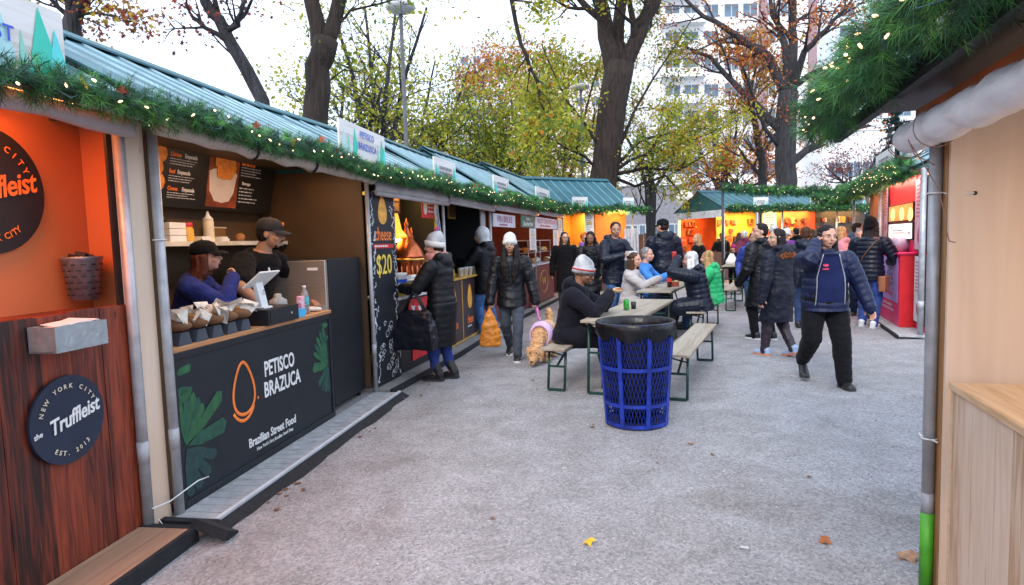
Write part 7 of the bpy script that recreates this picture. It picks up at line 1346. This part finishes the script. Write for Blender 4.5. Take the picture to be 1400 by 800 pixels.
person('seated white haired person in black puffer coat drinking from a red cup', sit_at(BR2, .28, .0), AT + 180, 1.70, 1.10, 'rosy', True, lean=10, yaw=-12, nod=2, hands=((-.03, .17, .715), (.06, .18, .70)), elbow=((-.9, .1, -1), (.9, .1, -1)), curl=(.9, .9), palm=((1, 0, .2), (-1, 0, .2)), feet=FT, coat=N_NAVY2, hem=.75, th=.035, scal=.012, hood=True, legs=C_BLACK, legth=.016, shoes=SHOEB, hair=H_WHITE, style='mid', extras=raise_cup, **SIT)
person('seated woman in bright green puffer jacket with blond hair', sit_at(BR2, 1.5, .05), AT + 180, 1.66, 1.08, 'rosy', True, lean=6, yaw=-10, hands=((-.12, .22, .52), (.1, .22, .52)), elbow=((-.9, 0, -1), (.9, 0, -1)), feet=FT, coat=GREENP, hem=.2, th=.035, scal=.010, hood=True, legs=DKDENIM, shoes=SHOEB, hair=H_BLOND, style='mid', **SIT)
person('blond woman in dark jacket standing behind the green puffer jacket', at_px(956, 15), 100, 1.62, 1.0, 'rosy', lean=3, yaw=12, coat=C_BLACK, hem=.5, th=.02, legs=C_BLACK, shoes=SHOEB, hair=H_BLOND, style='mid', hands=side_hang())
# ---- walkers on the right
def fur(J):
    b = MB(); rg = random.Random(3); n = J['neck']
    for i in range(260): a = rg.uniform(math.pi * 1.02, math.pi * 1.98) ; c = n + J['X'] * math.cos(a) * .118 + J['F'] * (math.sin(a) * .10 - .055) + J['up'] * (-.075 - .02 * math.sin(a)); d = V3(rg.gauss(0, .4), rg.gauss(-.4, .4), rg.gauss(-.3, .5)); d /= np.linalg.norm(d); b.tube([c, c + d * .05], [.009, .002], 4, cap=False)
    b.build('fur_trim', mat('fur_rust', (.26, .085, .03), .9, 0, .6, 30), J['root'])
w1065 = ground_at(1066, 487)
person('woman in navy parka with rust fur trimmed hood and pale blue sneakers', w1065, 28, 1.62, 1.04, 'light', True, lean=2, yaw=62, hands=((-.185, .02, .45), (.16, .06, .47)), curl=(.5, .5), feet=((-.05, .10), (.045, -.08)), heel=(.0, .03), toes=(0, -12), coat=nylon('parka_navy', (.005, .0065, .017), .5), hem=.88, th=.030, hood=True, legs=TIGHTS, legth=.009, shoes=SHOEL, sole=SOLEO, hair=H_BLACK, style='mid', extras=fur)
w1035 = ground_at(1043, 464)
person('person in long black hooded coat left of the fur trimmed parka', w1035, 25, 1.72, 1.04, 'light', True, lean=2, yaw=60, hands=((-.15, .12, .50), (.15, .1, .5)), feet=((-.05, .04), (.05, -.05)), coat=N_BLACK, hem=.82, th=.034, hood=True, legs=C_BLACK, legth=.012, shoes=SHOEB, sole=SOLEW, hair=H_BLACK, style='short')
def phone_extra(J):
    X, F, up, n, H = J['X'], J['F'], J['up'], J['neck'], J['H']
    # navy sweatshirt front showing between the open jacket edges
    b = MB(); pel, TL = J['pel'], J['TL']; secs = []
    for t in np.linspace(-.16, .97, 18):
        d = np.interp(t, [q[0] for q in TORSO], [q[2] for q in TORSO]); d = max(d, .072); bl = 1 + .22 * math.exp(-((t - .28) / .3) ** 2); hw = np.interp(t, [-.2, .5, .97], [.086, .080, .046]); secs.append((t, d, bl, hw))
    rows = []
    for t, d, bl, hw in secs:
        c = pel + up * t * TL; r = []
        for s in np.linspace(-1, 1, 13): x = s * hw * H; ry = (d * H * J['wide'] + J['th']) * bl + .016; rx = (.098 * H * J['wide'] + J['th']) * 1.08; y = ry * math.sqrt(max(.05, 1 - (x / rx) ** 2)); r.append((c + X * x + F * y))
        rows.append(r)
    vs = [p for r in rows for p in r] + [p - F * .03 for r in rows for p in r]; n_ = 13; k = len(rows); o2 = n_ * k; fs = []
    for i in range(k - 1):
        for j in range(n_ - 1): q = i * n_ + j; fs.append((q, q + n_, q + n_ + 1, q + 1)); fs.append((o2 + q, o2 + q + 1, o2 + q + n_ + 1, o2 + q + n_))
    for i in range(k - 1):
        for j in (0, n_ - 1): q = i * n_ + j; fs.append((q, q + n_, o2 + q + n_, o2 + q))
    for j in range(n_ - 1): fs.append((j, j + 1, o2 + j + 1, o2 + j)); q = (k - 1) * n_ + j; fs.append((q, q + 1, o2 + q + 1, o2 + q))
    b.add(vs, fs, True); b.build('sweatshirt', NAVYT, J['root'])
    b = MB()
    for s in (0, n_ - 1): b.tube([r[s] + F * .004 for r in rows], .006, 6)
    b.build('zip', mat('zip_grey', (.35, .36, .40), .4, .5), J['root'])
    c = rows[13][9] + F * .004; b = MB(); b.obox(c + up * .02, (.05, .004, .022)); b.obox(c - up * .018, (.06, .004, .014)); b.obox(c + up * .018 + X * .0, (.02, .005, .03), rotm(0, 35)); b.build('chest_print', mat('print_red', (.6, .04, .12)), J['root'])
    w = J['arms'][1][2]; d = J['arms'][1][2] - J['arms'][1][1]; d /= np.linalg.norm(d); q = J['w'](w + d * .07 - X * .028); b = MB(); b.obox((0, 0, 0), (.014, .07, .14), rotm(-15, 12, 0)); ph = b.build('phone', SATIN_BLACK, None, q, rz=178); tag(ph, 'dark phone held to the ear of the woman in the blue puffer', 'phone')
w1130 = (3.21, 6.40)
person('woman in open blue puffer jacket talking on the phone', w1130, 172, 1.63, 1.17, 'rosy', True, lean=1, yaw=10, nod=2, tilt=-4, hands=((-.235, .10, .475), (.078, .072, .885)), elbow=((-.7, -.8, 0), (.75, .25, -1.2)), curl=(.35, 1.1), palm=((.6, .3, 0), (-1, 0, 0)), feet=((-.07, .15), (.085, -.13)), heel=(.0, .07), fz=(.0, .02), toes=(8, -8), coat=N_NAVY, hem=.22, th=.028, scal=.010, collar=.02, legs=cloth('trousers_black_loose', (.006, .006, .008)), legth=.022, legr=1.04, shoes=SHOEB, boots=False, sole=SOLEB, hair=H_BLACK, style='mid', extras=phone_extra, belly=.22)
def cross(J): strap(J, 1, mat('strap_brown', (.10, .045, .02), .5))
w1185 = ground_at(1187, 447)
J = person('man in black hat and quilted navy jacket in front of the pink counter', w1185, -48, 1.76, 1.06, 'tan', True, lean=3, yaw=-8, hands=((-.10, .20, .60), (.12, .18, .60)), elbow=((-.9, -.3, -1), (.9, -.3, -1)), feet=((-.06, .03), (.06, -.04)), coat=N_NAVY2, hem=.32, th=.034, scal=.014, collar=.01, legs=cloth('jeans_deep_blue', (.03, .06, .22), .3), legth=.012, shoes=SHOEW, sole=SOLEW, hair=H_BLACK, style='mid', hat=('beanie', C_BLACK, C_BLACK), extras=cross)
q = J['w'](V3(.23, -.02, .72)); e = empty('shoulder_bag', q, -48, 'small tan shoulder bag at the side of the quilted navy jacket', 'bag'); b = MB(); b.box(-.05, .05, -.12, .12, -.13, .12); b.build('bag_body', mat('tan_leather', (.28, .10, .04), .5), e, bevel=.02); b = MB(); b.box(-.055, -.051, -.12, .12, 0, .12); b.build('flap', mat('tan_leather', (.28, .1, .04)), e)
# ---- crowd in front of the far row
CG = 'people in the crowd before the far stalls'
crowd = [('vendor in black standing inside the amber far stall', 986, 21.9, 185, 1.66, C_BLACK, .3, H_BLACK, 'short', None, 'brown'),
 ('child in maroon hat seated behind the white paper bag', 1003, 18.2, 150, 1.28, C_BLACK, .3, None, 'short', ('beanie', cloth('knit_maroon', (.28, .02, .09)), cloth('knit_maroon', (.28, .02, .09))), 'rosy'),
 ('white haired person in maroon coat at the far stall', 1019, 18.6, 20, 1.68, MAROONC, .6, H_WHITE, 'short', None, 'light'),
 ('person in royal blue jacket left of the long black coat', 1030, 12.5, 160, 1.60, nylon('jacket_royal_blue', (.02, .04, .22)), .4, H_BLACK, 'short', None, 'tan'),
 ('man in grey knit hat behind the two dark parkas', 1057, 14.5, 175, 1.74, C_CHAR, .4, None, 'short', ('beanie', KNITG, KNITG), 'rosy'),
 ('person in white hat and purple jacket behind the fur trimmed parka', 1077, 15.5, 110, 1.66, cloth('jacket_purple', (.14, .04, .22)), .5, None, 'short', ('beanie', KNITW, KNITW), 'light'),
 ('brown haired man in navy jacket seen from behind left of the phone woman', 1101, 10.2, -30, 1.66, N_NAVY2, .4, H_BROWN, 'short', None, 'rosy'),
 ('woman with long blond hair in pink top right of the phone woman', 1153, 11.5, 60, 1.66, cloth('top_pink', (.50, .22, .26)), .5, H_BLOND, 'long', None, 'rosy'),
 ('red faced man in slate jacket behind the blond woman', 1168, 12.8, 235, 1.74, cloth('jacket_slate_blue', (.08, .11, .17)), .4, H_DKBROWN, 'short', None, 'rosy'),
 ('person in grey blue hoodie behind the man in the black hat', 1176, 11.6, 150, 1.60, cloth('hoodie_grey_blue', (.14, .18, .24)), .4, H_GREY, 'short', None, 'light'),
 ('person in black coat at the counter of the red far stall', 1090, 18.0, 20, 1.72, C_BLACK, .6, H_BLACK, 'short', None, 'light'),
 ('person in brown coat at the counter of the last far stall', 1112, 17.0, 60, 1.66, cloth('coat_brown', (.12, .06, .03)), .6, H_BROWN, 'mid', None, 'light'),
 ('woman in grey coat left of the white haired person in maroon', 1012, 20.0, 15, 1.64, C_CHAR, .6, H_BROWN, 'mid', None, 'light')]
for lab, cpx, Yc, fc, hh, ct, hm_, hr, sty, ht_, sk_ in crowd:
    person(lab, at_px(cpx, Yc), fc, hh, 1.04, sk_, False, lean=3, coat=ct, hem=hm_, th=.026, hood=ht_ is None, legs=DKDENIM if Yc < 14 else C_BLACK, shoes=SHOEB, hair=hr, style=sty, hat=ht_, hands=side_hang(.49, .06), group=CG)
cx_, cy_, _ = C1.w(2.0, .75); person('dim vendor in blue inside the cheese stall behind the kettles', (cx_, cy_), C1.rz - 90, 1.72, 1.05, 'tan', z0=.06, lean=5, nod=10, coat=cloth('vendor_blue', (.02, .05, .22)), hem=.3, th=.02, legs=C_BLACK, shoes=SHOEB, hair=H_DKBROWN, hands=((-.12, .2, .58), (.12, .2, .58)))
